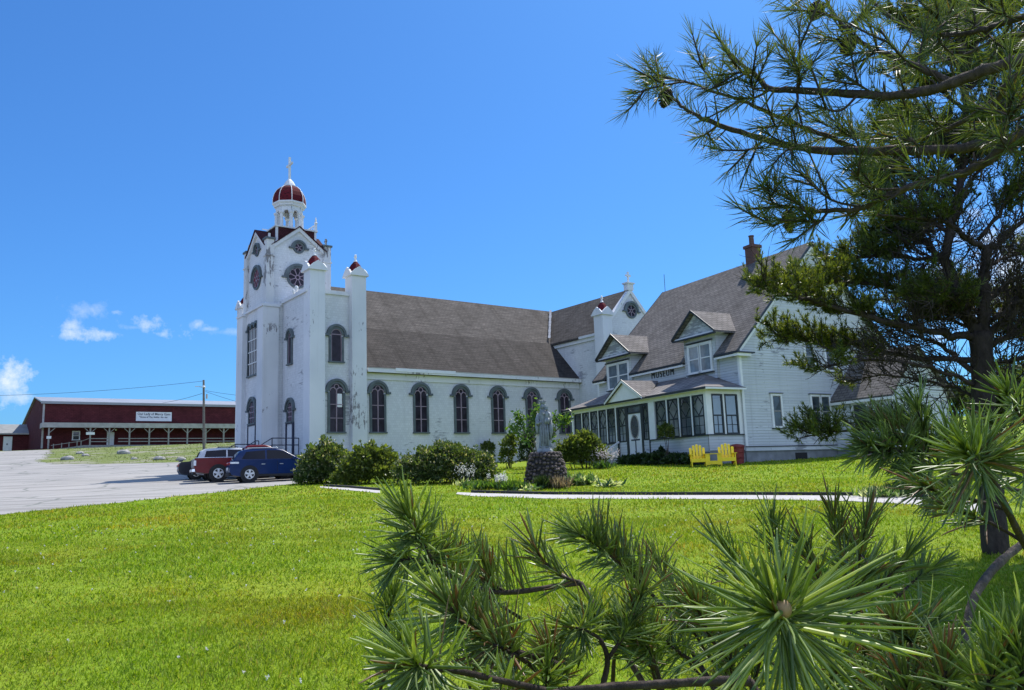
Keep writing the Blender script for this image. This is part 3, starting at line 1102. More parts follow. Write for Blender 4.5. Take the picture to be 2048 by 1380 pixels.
# red square drum under the balustrade
mb = MB()
DU, DH, DZ = TU + .10, 1.36, 15.66
mb.box((DU - DH, TV - DH, 13.9), (DU + DH, TV + DH, DZ), 'dark_red')
drum = mb.build('tower_drum', church)
mb = MB()
for su in (-1, 1):
    for sv in (-1, 1):
        cu, cv = DU + su * (DH - .04), TV + sv * (DH - .04)
        mb.box((cu - .07, cv - .07, 14.2), (cu + .07, cv + .07, DZ), 'church_trim')
mb.box((DU - DH - .1, TV - DH - .1, DZ), (DU + DH + .1, TV + DH + .1, DZ + .1), 'church_trim')
mb.build('drum_cornice', drum)
mb = MB()
for a, c in (((1, -1), (1, 1)), ((1, 1), (-1, 1))):
    p = Vector((DU + a[0] * DH, TV + a[1] * DH, 0)); q = Vector((DU + c[0] * DH, TV + c[1] * DH, 0))
    for zz in (DZ + .2, DZ + .55):
        mb.tube([p + Vector((0, 0, zz)), q + Vector((0, 0, zz))], .035, 4, 'church_trim')
    for k in range(1, 8):
        r = p.lerp(q, k / 8)
        mb.tube([r + Vector((0, 0, DZ + .1)), r + Vector((0, 0, DZ + .55))], .03, 4, 'church_trim')
    mb.lathe([(.09, 0), (.09, .5), (.12, .52), (.12, .56), (.05, .62), (.07, .72), (.015, .95)], 8, (p.x, p.y, DZ + .1), 'church_trim')
mb.build('balustrade', church)
TU0, TU = TU, TU + .13
# cupola: eight posts with arches, ribbed dome, lantern cap, cross
cup = MB()
CR = .84
for k in range(8):
    th = math.pi / 4 * k + math.pi / 8 + rad(10)
    c = (TU + CR * math.cos(th), TV + CR * math.sin(th))
    cup.lathe([(.19, 0), (.19, .14), (.13, .20), (.12, 1.15), (.20, 1.24), (.20, 1.32)], 8, (c[0], c[1], 15.74), 'church_trim')
    th2 = th + math.pi / 4
    d = (TU + CR * math.cos(th2), TV + CR * math.sin(th2))
    p, q = Vector((c[0], c[1], 0)), Vector((d[0], d[1], 0))
    mid, e = (p + q) / 2, (q - p)
    L = e.length
    e.normalize()
    nrm = mid - Vector((TU, TV, 0))
    nrm.z = 0
    nrm.normalize()
    ri = L / 2 - .13
    zi = 16.98
    inn = [(-L / 2, zi)] + [(-ri * math.cos(math.pi * i / 8), zi + ri * math.sin(math.pi * i / 8)) for i in range(9)] + [(L / 2, zi)]
    outl = [(-L / 2, 17.48)] + [(-ri + 2 * ri * i / 8, 17.48) for i in range(9)] + [(L / 2, 17.48)]
    cup.ring(inn, outl, -.10, .06, lambda s, z, o, mid=mid, e=e, nrm=nrm: tuple(mid + e * s + nrm * o + Vector((0, 0, z))), 'church_trim')
cup.lathe([(.86, 17.45), (1.02, 17.47), (1.05, 17.58), (1.14, 17.66), (1.14, 17.76), (.8, 17.77)], 8, (TU, TV, 0), 'church_trim', math.pi / 8 + rad(10))
cup.lathe([(.8, 17.40), (.86, 17.45)], 8, (TU, TV, 0), 'pole_wood', math.pi / 8 + rad(10))
cupo = cup.build('cupola', church)
dm = MB()
prof = [(1.09, 17.76), (1.10, 17.95), (1.07, 18.2), (.98, 18.48), (.82, 18.75), (.60, 18.94), (.42, 19.02)]
dm.lathe(prof, 8, (TU, TV, 0), 'red_shingle', math.pi / 8 + rad(10))
dm.build('dome', cupo)
rb = MB()
for k in range(8):
    th = math.pi / 4 * k + math.pi / 8 + rad(10)
    rb.tube([(TU + (r + .01) * math.cos(th), TV + (r + .01) * math.sin(th), z) for r, z in prof], .026, 5, 'white_trim')
rb.lathe([(.46, 18.99), (.48, 19.06), (.42, 19.08), (.37, 19.21), (.25, 19.42), (.10, 19.58), (.06, 19.62)], 8, (TU, TV, 0), 'church_trim', math.pi / 8)
rb.build('lantern', cupo)
cb = MB()
cross_shape(cb, (TU, TV, 19.58), 1.58, .50, .065, 'church_trim', 'v')
cb.build('cross', cupo)
TU = TU0
# tower windows and doors
rose_window(side(TV - TH), TU - .06, 12.22, .68, 8)
rose_window(side(TV - TH), TU, 14.22, .33, 5, rim=.12)
rose_window(front(TU - TH), TV, 12.35, .68, 8, 'red_glass')
rose_window(front(TU - TH), TV, 14.25, .33, 5, 'red_glass', rim=.12)
Tw = front(TU - 2.17)
mb = MB()
for k in (-1, 0, 1):
    c = TV + k * .62
    a1 = [(c - .24 * math.cos(math.pi * i / 8), 9.05 + .24 * math.sin(math.pi * i / 8)) for i in range(9)]
    a2 = [(c - .40 * math.cos(math.pi * i / 8), 9.05 + .40 * math.sin(math.pi * i / 8)) for i in range(9)]
    mb.ring(a1, a2, 0, .15 + .003 * k, Tw, 'teal_trim')
for sg in (-1, 1):
    mb.box((TV + sg * .88, 6.0, 0), (TV + sg * 1.02, 9.0, .1), 'teal_trim', Tw)
    mb.box((TV + sg * .88, 8.9, 0), (TV + sg * 1.18, 9.05, .17), 'teal_trim', Tw)
mb.box((TV - 1.05, 5.9, 0), (TV + 1.05, 6.0, .13), 'teal_trim', Tw)
bw = mb.build('window', church)
mb = MB()
mb.poly([Tw(s, z, .02) for s, z in ((TV - .9, 6.0), (TV + .9, 6.0), (TV + .9, 9.05), (TV + .62, 9.3), (TV, 9.3), (TV - .62, 9.3), (TV - .9, 9.05))], 'church_glass')
mb.build('pane', bw)
mb = MB()
for k in range(1, 6):
    mb.box((TV - .9 + k * .3 - .025, 6.0, .025), (TV - .9 + k * .3 + .025, 9.05, .06), 'white_trim', Tw)
for k in range(1, 4):
    mb.box((TV - .88, 6.0 + k * .76 - .025, .062), (TV + .88, 6.0 + k * .76 + .025, .075), 'white_trim', Tw)
mb.build('tracery', bw)
arch_window(Tw, TV, 2.9, 4.6, 1.3, 'fan')
mb = MB()
mb.box((TV - .75, .6, 0), (TV - .66, 2.8, .10), 'navy_iron', Tw)
mb.box((TV + .66, .6, 0), (TV + .75, 2.8, .10), 'navy_iron', Tw)
mb.box((TV - .66, 2.74, .052), (TV + .66, 2.8, .095), 'navy_iron', Tw)
dr = mb.build('door', church)
mb = MB()
mb.box((TV - .66, .6, .01), (TV - .01, 2.8, .05), 'church_trim', Tw)
mb.build('door_leaf', dr)
mb = MB()
mb.box((TV + .01, .6, .01), (TV + .66, 2.8, .05), 'church_trim', Tw)
mb.build('door_leaf', dr)
# scroll ornament on the aisle cornice
mb = MB()
for zc, yc, r in ((10.78, 1.55, .20), (10.70, 2.0, .13)):
    pts = [(-15.0, yc + r * math.cos(t * .7) * (1 - t * .07), zc + r * math.sin(t * .7) * (1 - t * .07)) for t in range(12)]
    mb.tube(pts, .07, 6, 'white_trim')
mb.build('scroll', church)
# landing, steps and rails before the aisle door
mb = MB()
mb.box((-16.6, .7, -1.5), (-15.0, 3.72, .70), 'concrete')
for k in range(4):
    mb.box((-16.6, 3.72 + .3 * k, -1.5), (-16.3, 3.73 + .3 * (k + 1), .70 - .17 * (k + 1)), 'concrete')
    mb.box((-16.6 - .3 * (k + 1), .7, -1.5), (-16.6 - .3 * k, 3.7, .70 - .17 * (k + 1)), 'concrete')
mb.build('steps', church)
def rail(pts, name='handrail'):
    mb = MB()
    pts = [Vector(p) for p in pts]
    for dz in (.95, .55):
        mb.tube([p + Vector((0, 0, dz)) for p in pts], .03, 6, 'navy_iron')
    for a, c in zip(pts[:-1], pts[1:]):
        n = max(1, int((c - a).length / .8))
        for k in range(n + 1):
            q = a.lerp(c, k / n)
            mb.tube([q, q + Vector((0, 0, .95))], .028, 6, 'navy_iron')
    mb.build(name, church)
rail([(-18.4, .8, -.35), (-16.7, .8, .7), (-15.1, .8, .7)])
rail([(-18.4, 3.6, -.35), (-16.7, 3.6, .7), (-16.5, 3.6, .7)])
rail([(-18.9, 4.6, -.2), (-17.6, 4.6, .55), (-16.4, 4.6, .55)])
rail([(-18.9, 7.8, -.2), (-17.6, 7.8, .55), (-16.4, 7.8, .55)])
mb = MB()
mb.box((-17.7, 4.4, -1.5), (-16.3, 8.0, .55), 'concrete')
for k in range(3):
    mb.box((-17.7 - .35 * (k + 1), 4.4, -1.5), (-17.7 - .35 * k, 8.0, .55 - .18 * (k + 1)), 'concrete')
mb.build('steps', church)

# ------------------------------------------------------------------ museum house
HYAW = rad(28.0726)
HO = np.array([11.284, 40.75, 1.956])
house = empty('museum_house', HO, HYAW, 'white clapboard house with steep shingled roof, two dormers and MUSEUM lettering above its glazed porch', 'house')
def hf(a0):          # long front, outward is -a
    return lambda s, z, o: (a0 - o, s, z)
def hg(b0):          # gable end, outward is -b
    return lambda s, z, o: (s, b0 - o, z)

def clap(mb, T, xl, xr, z0, z1, mat, pitch=.135, lip=.022):
    """lapped boards as real stepped geometry; xl, xr give the ends at a height"""
    z = z0
    while z < z1 - 1e-3:
        zt = min(z + pitch, z1)
        a, c = T(xl(z), z, lip), T(xr(z), z, lip)
        d, e = T(xr(zt), zt, .004), T(xl(zt), zt, .004)
        mb.poly([a, c, d, e], mat)
        mb.poly([T(xl(z), z, .004), T(xr(z), z, .004), c, a], mat)
        z = zt

A1, B1, EZ, RGZ = 11.4, 12.5, 5.75, 11.62
SLP = (RGZ - EZ) / (A1 / 2)
mb = MB()
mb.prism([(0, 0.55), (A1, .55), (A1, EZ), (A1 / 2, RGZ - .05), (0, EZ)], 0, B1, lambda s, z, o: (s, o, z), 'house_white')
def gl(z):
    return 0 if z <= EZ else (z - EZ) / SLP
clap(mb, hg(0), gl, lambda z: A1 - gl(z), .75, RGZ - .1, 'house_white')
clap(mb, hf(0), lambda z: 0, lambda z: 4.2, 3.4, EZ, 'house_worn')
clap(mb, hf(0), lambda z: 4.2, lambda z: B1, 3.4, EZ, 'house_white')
mb.build('wall', house)
mb = MB()
mb.box((.02, .03, -1.5), (A1, B1, .55), 'concrete')
mb.box((3.3, -.01, .02), (4.1, .03, .42), 'dark_hole')
mb.box((-2.2, .12, -1.5), (0, 12.2, .66), 'concrete')
mb.build('foundation', house)
mb = MB()
mb.box((-.05, -.06, .55), (A1, 0, .74), 'house_white')
mb.box((-.05, -.085, .74), (A1, 0, .79), 'black_trim')
mb.box((-.03, -.045, .79), (.11, .0, EZ - .1), 'white_trim')
mb.box((-.045, -.0, 3.4), (.0, .11, EZ - .1), 'white_trim')
mb.build('wall_trim', house)
# roof
mb = MB()
OV = .34
c = A1 / 2
ZC, AC = 6.75, (6.75 - EZ) / SLP
rfT = lambda s, z, o: (s, o, z)
mb.prism([(c, RGZ + .10), (A1 + OV, EZ - SLP * OV + .10), (A1 + OV, EZ - SLP * OV - .04), (c, RGZ - .04)], -.22, B1 + .22, rfT, 'house_roof')
mb.prism([(c, RGZ + .10), (AC, ZC + .10), (AC, ZC - .04), (c, RGZ - .04)], -.22, B1 + .22, rfT, 'house_roof')
for q0, q1 in ((-.22, 1.47), (3.93, 8.83), (11.41, B1 + .22)):
    mb.prism([(AC, ZC + .10), (-OV, EZ - SLP * OV + .10), (-OV, EZ - SLP * OV - .04), (AC, ZC - .04)], q0, q1, rfT, 'house_roof')
roof = mb.build('roof', house)
mb = MB()
for o0, o1 in ((-.26, -.221), (B1 + .221, B1 + .26)):
    for sg in (-1, 1):
        c = A1 / 2
        pts = [(c, RGZ + .12), (c + sg * (c + OV), EZ - SLP * OV + .12), (c + sg * (c + OV), EZ - SLP * OV - .02), (c, RGZ - .06)]
        mb.prism(pts, o0, o1, lambda s, z, o: (s, o, z), 'black_trim')
        pts = [(c, RGZ - .06), (c + sg * (c + .05), EZ - .12), (c + sg * (c + .05), EZ - .34), (c, RGZ - .30)]
        mb.prism(pts, min(o0, o1) + .12 if o0 < 0 else o0 - .1, max(o0, o1) + .2 if o0 < 0 else o1 - .1, lambda s, z, o: (s, o, z), 'white_trim')
zE = EZ - SLP * OV
for b0, b1 in ((-.22, 1.45), (3.95, 8.81), (11.43, B1 + .22)):
    mb.box((-OV - .03, b0, zE - .02), (-OV + .02, b1, zE + .10), 'black_trim')
    mb.box((-OV, b0, zE - .14), (-OV + .05, b1, zE - .025), 'white_trim')
    mb.box((-OV + .02, b0, zE - .10), (.0, b1, zE - .05), 'white_trim')
roof_trim = mb.build('eave_trim', roof)
# eave return at the gable end
mb = MB()
mb.box((-OV - .02, -.30, zE - .16), (.55, -.0, zE - .02), 'white_trim')
mb.box((-OV - .06, -.36, zE - .02), (.75, -.0, zE + .05), 'black_trim')
mb.build('eave_return', roof)
mb = MB()
mb.box((5.55, 4.05, 11.0), (6.2, 4.65, 12.75), 'brick')
mb.box((5.48, 3.98, 12.55), (6.27, 4.72, 12.72), 'brick')
ch = mb.build('chimney', house)
mb = MB()
mb.lathe([(.15, 0), (.14, .5), (.17, .52), (.17, .58)], 10, (5.85, 4.35, 12.75), 'brick')
mb.build('chimney_pot', ch)
mb = MB()
mb.tube([(5.7, 12.45, 11.6), (5.7, 12.45, 12.9)], .018, 5, 'wire_black')
mb.build('lightning_rod', house)

def sash(T, s0, s1, z0, z1, name='window', parent=None, glass='house_glass', frame='white_trim', sashm='white_trim', fw=.11, cap=True):
    mb = MB()
    mb.box((s0 - fw, z0 - .0, 0), (s0, z1, .07), frame, T)
    mb.box((s1, z0, 0), (s1 + fw, z1, .07), frame, T)
    mb.box((s0 - fw, z1, 0), (s1 + fw, z1 + fw, .075), frame, T)
    mb.box((s0 - fw - .04, z0 - .08, 0), (s1 + fw + .04, z0, .12), frame, T)
    if cap:
        mb.box((s0 - fw - .05, z1 + fw, 0), (s1 + fw + .05, z1 + fw + .04, .13), 'black_trim', T)
        mb.box((s0 - fw - .05, z0 - .12, 0), (s1 + fw + .05, z0 - .08, .13), 'black_trim', T)
    w = mb.build(name, parent)
    zm = (z0 + z1) / 2
    pb = MB()
    pb.poly([T(s, z, .028) for s, z in ((s0, z0), (s1, z0), (s1, z1), (s0, z1))], glass)
    pb.build('pane', w)
    sb = MB()
    t = .035
    for a, c, d, e in ((s0, z0, s0 + t, z1), (s1 - t, z0, s1, z1), (s0 + t, z0, s1 - t, z0 + t), (s0 + t, z1 - t, s1 - t, z1), (s0 + t, zm - .03, s1 - t, zm + .03)):
        sb.box((a, c, .03), (d, e, .055), sashm, T)
    sb.build('sash', w)
    return w
sash(hg(-.022), 1.95, 2.5, 1.75, 3.3, parent=house, sashm='grey_post')
sash(hg(-.022), 4.72, 5.28, 1.72, 3.3, parent=house, sashm='grey_post')
sash(hg(-.022), 5.42, 5.98, 1.72, 3.3, parent=house, sashm='grey_post')
sash(hg(-.022), 4.6, 5.15, 4.72, 6.1, parent=house, sashm='grey_post')
sash(hg(-.022), 6.1, 6.65, 4.72, 6.1, parent=house, sashm='grey_post')

# dormers
def dormer(bc, hw, zb, ze, zp, win):
    T = hf(.12)
    d = MB()
    aend = (ze - EZ) / SLP + .35
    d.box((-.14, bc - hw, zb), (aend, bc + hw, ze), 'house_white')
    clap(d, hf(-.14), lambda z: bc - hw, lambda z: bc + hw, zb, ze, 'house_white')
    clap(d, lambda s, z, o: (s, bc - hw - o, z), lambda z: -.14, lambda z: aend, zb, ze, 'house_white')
    # pediment
    pw = hw + .42
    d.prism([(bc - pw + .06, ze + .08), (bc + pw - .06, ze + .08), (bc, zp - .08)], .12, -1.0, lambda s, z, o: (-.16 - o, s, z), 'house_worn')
    d.box((-.46, bc - pw, ze - .04), (.2, bc + pw, ze + .08), 'white_trim')
    do = d.build('dormer', house)
    r = MB()
    sl = (zp - ze - .08) / pw
    ae = (zp - EZ) / SLP + .1
    ae2 = (ze - EZ) / SLP + .1
    for sg in (-1, 1):
        pk, pe = (bc, zp + .05), (bc + sg * (pw + .06), ze + .06)
        vs = []
        for (s, z) in (pk, pe):
            for dz in (0, -.10):
                vs.append((-.58, s, z + dz))
        for (s, z), a in ((pk, ae), (pe, ae2)):
            for dz in (0, -.10):
                vs.append((a, s, z + dz))
        r.add(vs, [(0, 2, 6, 4), (1, 5, 7, 3), (0, 1, 3, 2), (2, 3, 7, 6), (4, 6, 7, 5)], 'dormer_roof')
        # dark rake edge
        k = .05
        r.add([(-.62, pk[0], pk[1] + .03), (-.62, pe[0], pe[1] + .03), (-.62, pe[0], pe[1] - .09), (-.62, pk[0], pk[1] - .09),
               (-.58, pk[0], pk[1] + .03), (-.58, pe[0], pe[1] + .03), (-.58, pe[0], pe[1] - .09), (-.58, pk[0], pk[1] - .09)],
              [(0, 1, 2, 3), (7, 6, 5, 4), (0, 4, 5, 1), (1, 5, 6, 2), (2, 6, 7, 3), (3, 7, 4, 0)], 'black_trim')
    r.box((-.60, bc - pw - .02, ze - .10), (-.465, bc + pw + .02, ze - .02), 'black_trim')
    r.build('roof', do)
    w0, w1, wz0, wz1 = win
    mid = (w0 + w1) / 2
    for a, c in ((w0, mid - .07), (mid + .07, w1)):
        sash(hf(-.165), a, c, wz0, wz1, 'dormer_window', house, 'curtain_glass', cap=False)
    t = MB()
    t.box((-.33, w0 - .2, wz1 + .14), (-.165, w1 + .2, wz1 + .19), 'black_trim')
    t.box((-.31, w0 - .2, wz0 - .14), (-.165, w1 + .2, wz0 - .09), 'black_trim')
    t.build('window_trim', do)
dormer(2.70, 1.24, 4.35, 6.68, 8.02, (1.84, 3.52, 4.82, 6.22))
dormer(10.12, 1.30, 4.35, 6.68, 8.02, (9.1, 11.1, 4.82, 6.24))
lettering('lettering', 'MUSEUM', .54, lambda s, z, o: (-.05 - o, 6.06 - s, z + 4.97), 'black_trim', house, .012, -.004, .82, 1.28)

# glazed porch
PA = -2.25
mb = MB()
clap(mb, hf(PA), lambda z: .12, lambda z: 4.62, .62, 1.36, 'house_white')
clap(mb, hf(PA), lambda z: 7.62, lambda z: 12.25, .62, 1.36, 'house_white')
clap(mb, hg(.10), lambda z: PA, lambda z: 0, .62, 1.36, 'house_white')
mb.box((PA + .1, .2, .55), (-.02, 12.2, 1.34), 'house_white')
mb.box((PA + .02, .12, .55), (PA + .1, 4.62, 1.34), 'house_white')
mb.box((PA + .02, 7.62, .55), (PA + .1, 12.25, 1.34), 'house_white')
mb.box((PA - .09, .02, 1.345), (PA + .06, 4.64, 1.40), 'black_trim')
mb.box((PA - .09, 7.60, 1.345), (PA + .06, 12.3, 1.40), 'black_trim')
mb.box((PA + .06, .02, 1.345), (0, .16, 1.40), 'black_trim')
# dim room behind the glass: back wall and ceiling of the porch
mb.box((-.09, .2, 1.42), (-.03, 12.2, 3.3), 'white_trim')
mb.box((PA + .15, .2, 3.36), (-.03, 12.2, 3.40), 'grey_boards')
mb.box((PA - .04, .06, 3.36), (PA + .12, 12.3, 3.62), 'white_trim')
mb.box((PA + .12, .06, 3.36), (0, .18, 3.62), 'white_trim')
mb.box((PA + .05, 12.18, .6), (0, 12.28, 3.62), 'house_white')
for s0, s1 in ((.06, .24), (4.14, 4.64), (7.60, 7.72), (12.12, 12.3)):
    mb.box((PA - .03, s0, 1.40), (PA + .10, s1, 3.36), 'white_trim')
mb.box((PA + .10, .07, 1.40), (PA + .32, .18, 3.36), 'white_trim')
mb.box((-.25, .07, 1.40), (0, .18, 3.36), 'white_trim')
porch = mb.build('porch', house)
m, t, b = newmat('porch_glass')
gl_ = nd(t, 'ShaderNodeBsdfGlossy', Roughness=.03)
gl_.inputs['Color'].default_value = (.85, .9, .92, 1)
tp = nd(t, 'ShaderNodeBsdfTransparent')
tp.inputs['Color'].default_value = (.72, .78, .80, 1)
ms = nd(t, 'ShaderNodeMixShader')
ms.inputs[0].default_value = .20
lk(t, tp.outputs[0], ms.inputs[1])
lk(t, gl_.outputs[0], ms.inputs[2])
lk(t, ms.outputs[0], t.nodes['Material Output'].inputs['Surface'])

def porch_window(T, s0, s1, z0, z1, diamond=True, post=True):
    mb = MB()
    f = .07
    for a, c, d, e in ((s0, z0, s0 + f, z1), (s1 - f, z0, s1, z1), (s0 + f, z0, s1 - f, z0 + f), (s0 + f, z1 - f, s1 - f, z1)):
        mb.box((a, c, -.02), (d, e, .045), 'black_trim', T)
    zm = z0 + (z1 - z0) * .47
    mb.box((s0 + f, zm - .035, -.015), (s1 - f, zm + .035, .04), 'black_trim', T)
    w = mb.build('porch_window', house)
    pb = MB()
    pb.poly([T(s, z, 0.0) for s, z in ((s0 + f, z0 + f), (s1 - f, z0 + f), (s1 - f, z1 - f), (s0 + f, z1 - f))], 'porch_glass')
    pb.build('pane', w)
    gb = MB()
    c, t = (s0 + s1) / 2, .014
    gb.box((c - t, z0 + f, .004), (c + t, zm - .035, .022), 'black_trim', T)
    zq = (z0 + zm) / 2
    gb.box((s0 + f, zq - t, .004), (c - t, zq + t, .022), 'black_trim', T)
    gb.box((c + t, zq - t, .004), (s1 - f, zq + t, .022), 'black_trim', T)
    if diamond:
        zt, zb = z1 - f, zm + .035
        zc = (zt + zb) / 2
        for p, q in (((c, zt), (s0 + f, zc)), ((s0 + f, zc), (c, zb)), ((c, zb), (s1 - f, zc)), ((s1 - f, zc), (c, zt))):
            d = Vector((q[0] - p[0], q[1] - p[1]))
            d.normalize()
            nn = Vector((-d.y, d.x)) * .017
            gb.prism([(p[0] + nn.x, p[1] + nn.y), (q[0] + nn.x, q[1] + nn.y), (q[0] - nn.x, q[1] - nn.y), (p[0] - nn.x, p[1] - nn.y)], .004, .024, T, 'black_trim')
    gb.build('glazing_bar', w)
    return w
TP = hf(PA + .02)
for k in range(4):
    s = .26 + .97 * k
    porch_window(TP, s, s + .86, 1.40, 3.34)
def porch_post(a, c):
    mb = MB()
    mb.box(a, c, 'white_trim')
    mb.build('post', porch)
for k in range(1, 4):
    s = .26 + .97 * k
    porch_post((PA - .02, s - .11, 1.40), (PA + .08, s, 3.36))
for k in range(1, 5):
    s = 7.74 + .875 * k
    porch_post((PA - .02, s - .10, 1.40), (PA + .08, s, 3.36))
porch_post((-1.20, .08, 1.40), (-1.10, .16, 3.36))
for k in range(5):
    s = 7.74 + .875 * k
    porch_window(TP, s, s + .775, 1.40, 3.34, k < 4)
TG = hg(.12)
porch_window(TG, PA + .34, -1.22, 1.40, 3.34, False)
porch_window(TG, -1.08, -.27, 1.40, 3.34, False)
# entrance: door with oval glass, side lights, transom, dark posts
porch_window(TP, 4.72, 5.20, 1.40, 3.30)
porch_window(TP, 6.72, 7.46, 1.40, 3.30)
mb = MB()
for s0, s1, z0, z1 in ((4.64, 4.72, .5, 3.34), (5.20, 5.36, .5, 3.34), (6.52, 6.72, .5, 3.34), (7.46, 7.60, .5, 3.34), (5.36, 6.52, 2.88, 2.98), (5.36, 6.52, 3.26, 3.34), (4.72, 5.20, .5, .6), (6.72, 7.46, .5, .6)):
    mb.box((s0, z0, -.02), (s1, z1, .05), 'black_trim', TP)
mb.box((4.72, .6, -.02), (5.20, 1.40, .02), 'house_white', TP)
mb.box((6.72, .6, -.02), (7.46, 1.40, .02), 'house_white', TP)
mb.box((5.36, 2.98, -.02), (6.52, 3.26, .0), 'house_glass', TP)
ent = mb.build('door_frame', house)
mb = MB()
mb.box((5.36, .55, -.02), (6.52, 2.88, .02), 'white_trim', TP)
mb.box((5.90, .62, .02), (5.98, 1.42, .035), 'navy_iron', TP)
mb.box((5.55, 1.42, .02), (6.33, 1.50, .035), 'navy_iron', TP)
door = mb.build('door', house)
mb = MB()
ov = [(5.94 + .34 * math.cos(2 * math.pi * i / 24), 2.16 + .60 * math.sin(2 * math.pi * i / 24)) for i in range(24)]
mb.poly([TP(s, z, .026) for s, z in ov], 'house_glass')
ov2 = [(5.94 + .40 * math.cos(2 * math.pi * i / 24), 2.16 + .67 * math.sin(2 * math.pi * i / 24)) for i in range(24)]
mb.ring(ov, ov2, .02, .045, TP, 'grey_boards', True)
mb.build('oval_glass', door)
# porch roof: low slope with hipped ends and a small pediment over the door
mb = MB()
e0, e1, za, zb = PA - .35, .0, 3.66, 4.72
q = [(e0, -.30, za), (e0, 12.75, za), (e1, 12.75 - 2.2, zb), (e1, -.30 + 2.9, zb)]
lo = [(x, y, z - .07) for x, y, z in q]
mb.add(q + lo, [(0, 1, 2, 3), (7, 6, 5, 4), (0, 4, 5, 1)], 'porch_roof')
hr = [(e0, -.30, za), (e1, -.30, za), (e1, 2.6, zb)]
mb.add(hr + [(x, y, z - .07) for x, y, z in hr], [(0, 2, 1), (3, 4, 5), (0, 1, 4, 3)], 'porch_roof')
hr = [(e0, 12.75, za), (e1, 12.75, za), (e1, 10.55, zb)]
mb.add(hr + [(x, y, z - .07) for x, y, z in hr], [(0, 1, 2), (3, 5, 4), (0, 3, 4, 1)], 'porch_roof')
pr = mb.build('porch_roof', house)
mb = MB()
mb.box((e0 - .03, -.34, za - .12), (e0 - .002, 12.79, za - .02), 'black_trim')
mb.box((e0 + .0, -.34, za - .14), (e0 + .06, 12.79, za - .075), 'white_trim')
mb.box((e0, -.345, za - .12), (0, -.305, za - .03), 'white_trim')
mb.box((e0 + .06, -.3, za - .11), (PA - .05, 12.7, za - .08), 'white_trim')
mb.build('eave_trim', pr)
mb = MB()
pc, pw, zp = 6.15, 1.75, 4.72
mb.prism([(pc - pw + .1, za - .02), (pc + pw - .1, za - .02), (pc, zp - .1)], .02, -.5, lambda s, z, o: (e0 - .05 - o, s, z), 'white_trim')
pd = mb.build('pediment', house)
mb = MB()
for sg in (-1, 1):
    pk, pe = (pc, zp), (pc + sg * pw, za - .02)
    vs = [(e0 - .22, *pk), (e0 - .22, *pe), (e1 - .3, pk[0], pk[1] + .03), (e0 + .25, pe[0], pe[1] + .04)]
    mb.add(vs + [(x, y, z - .08) for x, y, z in vs], [(0, 1, 3, 2), (4, 6, 7, 5), (0, 4, 5, 1), (1, 5, 7, 3)], 'dormer_roof')
    mb.prism([(pk[0], pk[1] + .01), (pe[0], pe[1] + .01), (pe[0], pe[1] - .10), (pk[0], pk[1] - .13)], .001, .03, lambda s, z, o: (e0 - .22 - o, s, z), 'white_trim')
    mb.prism([(pk[0], pk[1] + .045), (pe[0], pe[1] + .045), (pe[0], pe[1] + .012), (pk[0], pk[1] + .012)], .0, .05, lambda s, z, o: (e0 - .22 - o, s, z), 'black_trim')
mb.build('roof', pd)
# porch steps with white hand rails, side panel
mb = MB()
for k in range(4):
    mb.box((PA - .3 * (k + 1), 5.0, -1.0), (PA - .3 * k, 7.3, .42 - .17 * k), 'concrete')
mb.build('steps', house)
mb = MB()
mb.box((PA - 1.5, 7.25, -.6), (PA - .05, 7.33, .5), 'house_white')
mb.build('stair_side', house)
for bb in (7.42, 9.0):
    mb = MB()
    a, c = Vector((PA - .08, bb, 1.42)), Vector((PA - 1.5, bb, .62))
    mb.tube([a, c], .06, 6, 'white_trim')
    mb.tube([c, c + Vector((0, 0, -1.3))], .045, 6, 'black_trim')
    mb.tube([a, a + Vector((0, 0, -1.3))], .045, 6, 'black_trim')
    mb.build('handrail', house)
# rear wing standing out from the gable end
mb = MB()
mb.box((6.35, -3.6, -1.5), (10.6, -.0, .5), 'concrete')
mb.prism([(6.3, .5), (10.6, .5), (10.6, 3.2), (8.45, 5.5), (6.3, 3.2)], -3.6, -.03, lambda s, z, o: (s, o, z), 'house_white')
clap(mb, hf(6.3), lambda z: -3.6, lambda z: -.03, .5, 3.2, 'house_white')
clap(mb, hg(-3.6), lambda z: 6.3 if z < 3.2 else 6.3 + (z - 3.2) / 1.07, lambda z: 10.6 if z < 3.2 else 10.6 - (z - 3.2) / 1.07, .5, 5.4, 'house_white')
mb.build('rear_wing', house)
mb = MB()
for sg in (-1, 1):
    pts = [(8.45, 5.64), (8.45 + sg * 2.42, 3.05), (8.45 + sg * 2.42, 2.93), (8.45, 5.52)]
    mb.prism(pts, -3.85, -.035, lambda s, z, o: (s, o, z), 'house_roof')
mb.box((6.0, -3.85, 2.82), (6.06, -.1, 2.95), 'white_trim')
mb.build('wing_roof', house)
sash(hf(6.278), -2.15, -1.35, 1.1, 2.75, parent=house, sashm='grey_post')

# ------------------------------------------------------------------ gym
GYAW = rad(34.966)
GO = np.array([-66.438, 115.98, 8.09])
gym = empty('gym_building', GO, GYAW, 'long dark red gym hall with pale roof and covered porch along its front', 'gym hall')
gf = lambda s, z, o: (s, -o, z)
mb = MB()
mb.prism([(0, -1.5), (36, -1.5), (36, 4.8), (10.8, 8.2), (0, 6.6)], 0, 46, lambda s, z, o: (o, s, z), 'gym_red')
mb.build('wall', gym)
mb = MB()
mb.prism([(-.35, 6.62), (10.8, 8.34), (36.4, 4.86), (36.4, 4.7), (10.8, 8.2), (-.35, 6.42)], -.3, 46.3, lambda s, z, o: (o, s, z), 'gym_roof')
mb.box((-.34, -.38, 6.28), (46.3, -.352, 6.64), 'gym_roof')
rf = mb.build('roof', gym)
mb = MB()
mb.box((-.05, -.06, 0.0), (.20, .0, 6.28), 'grey_boards')
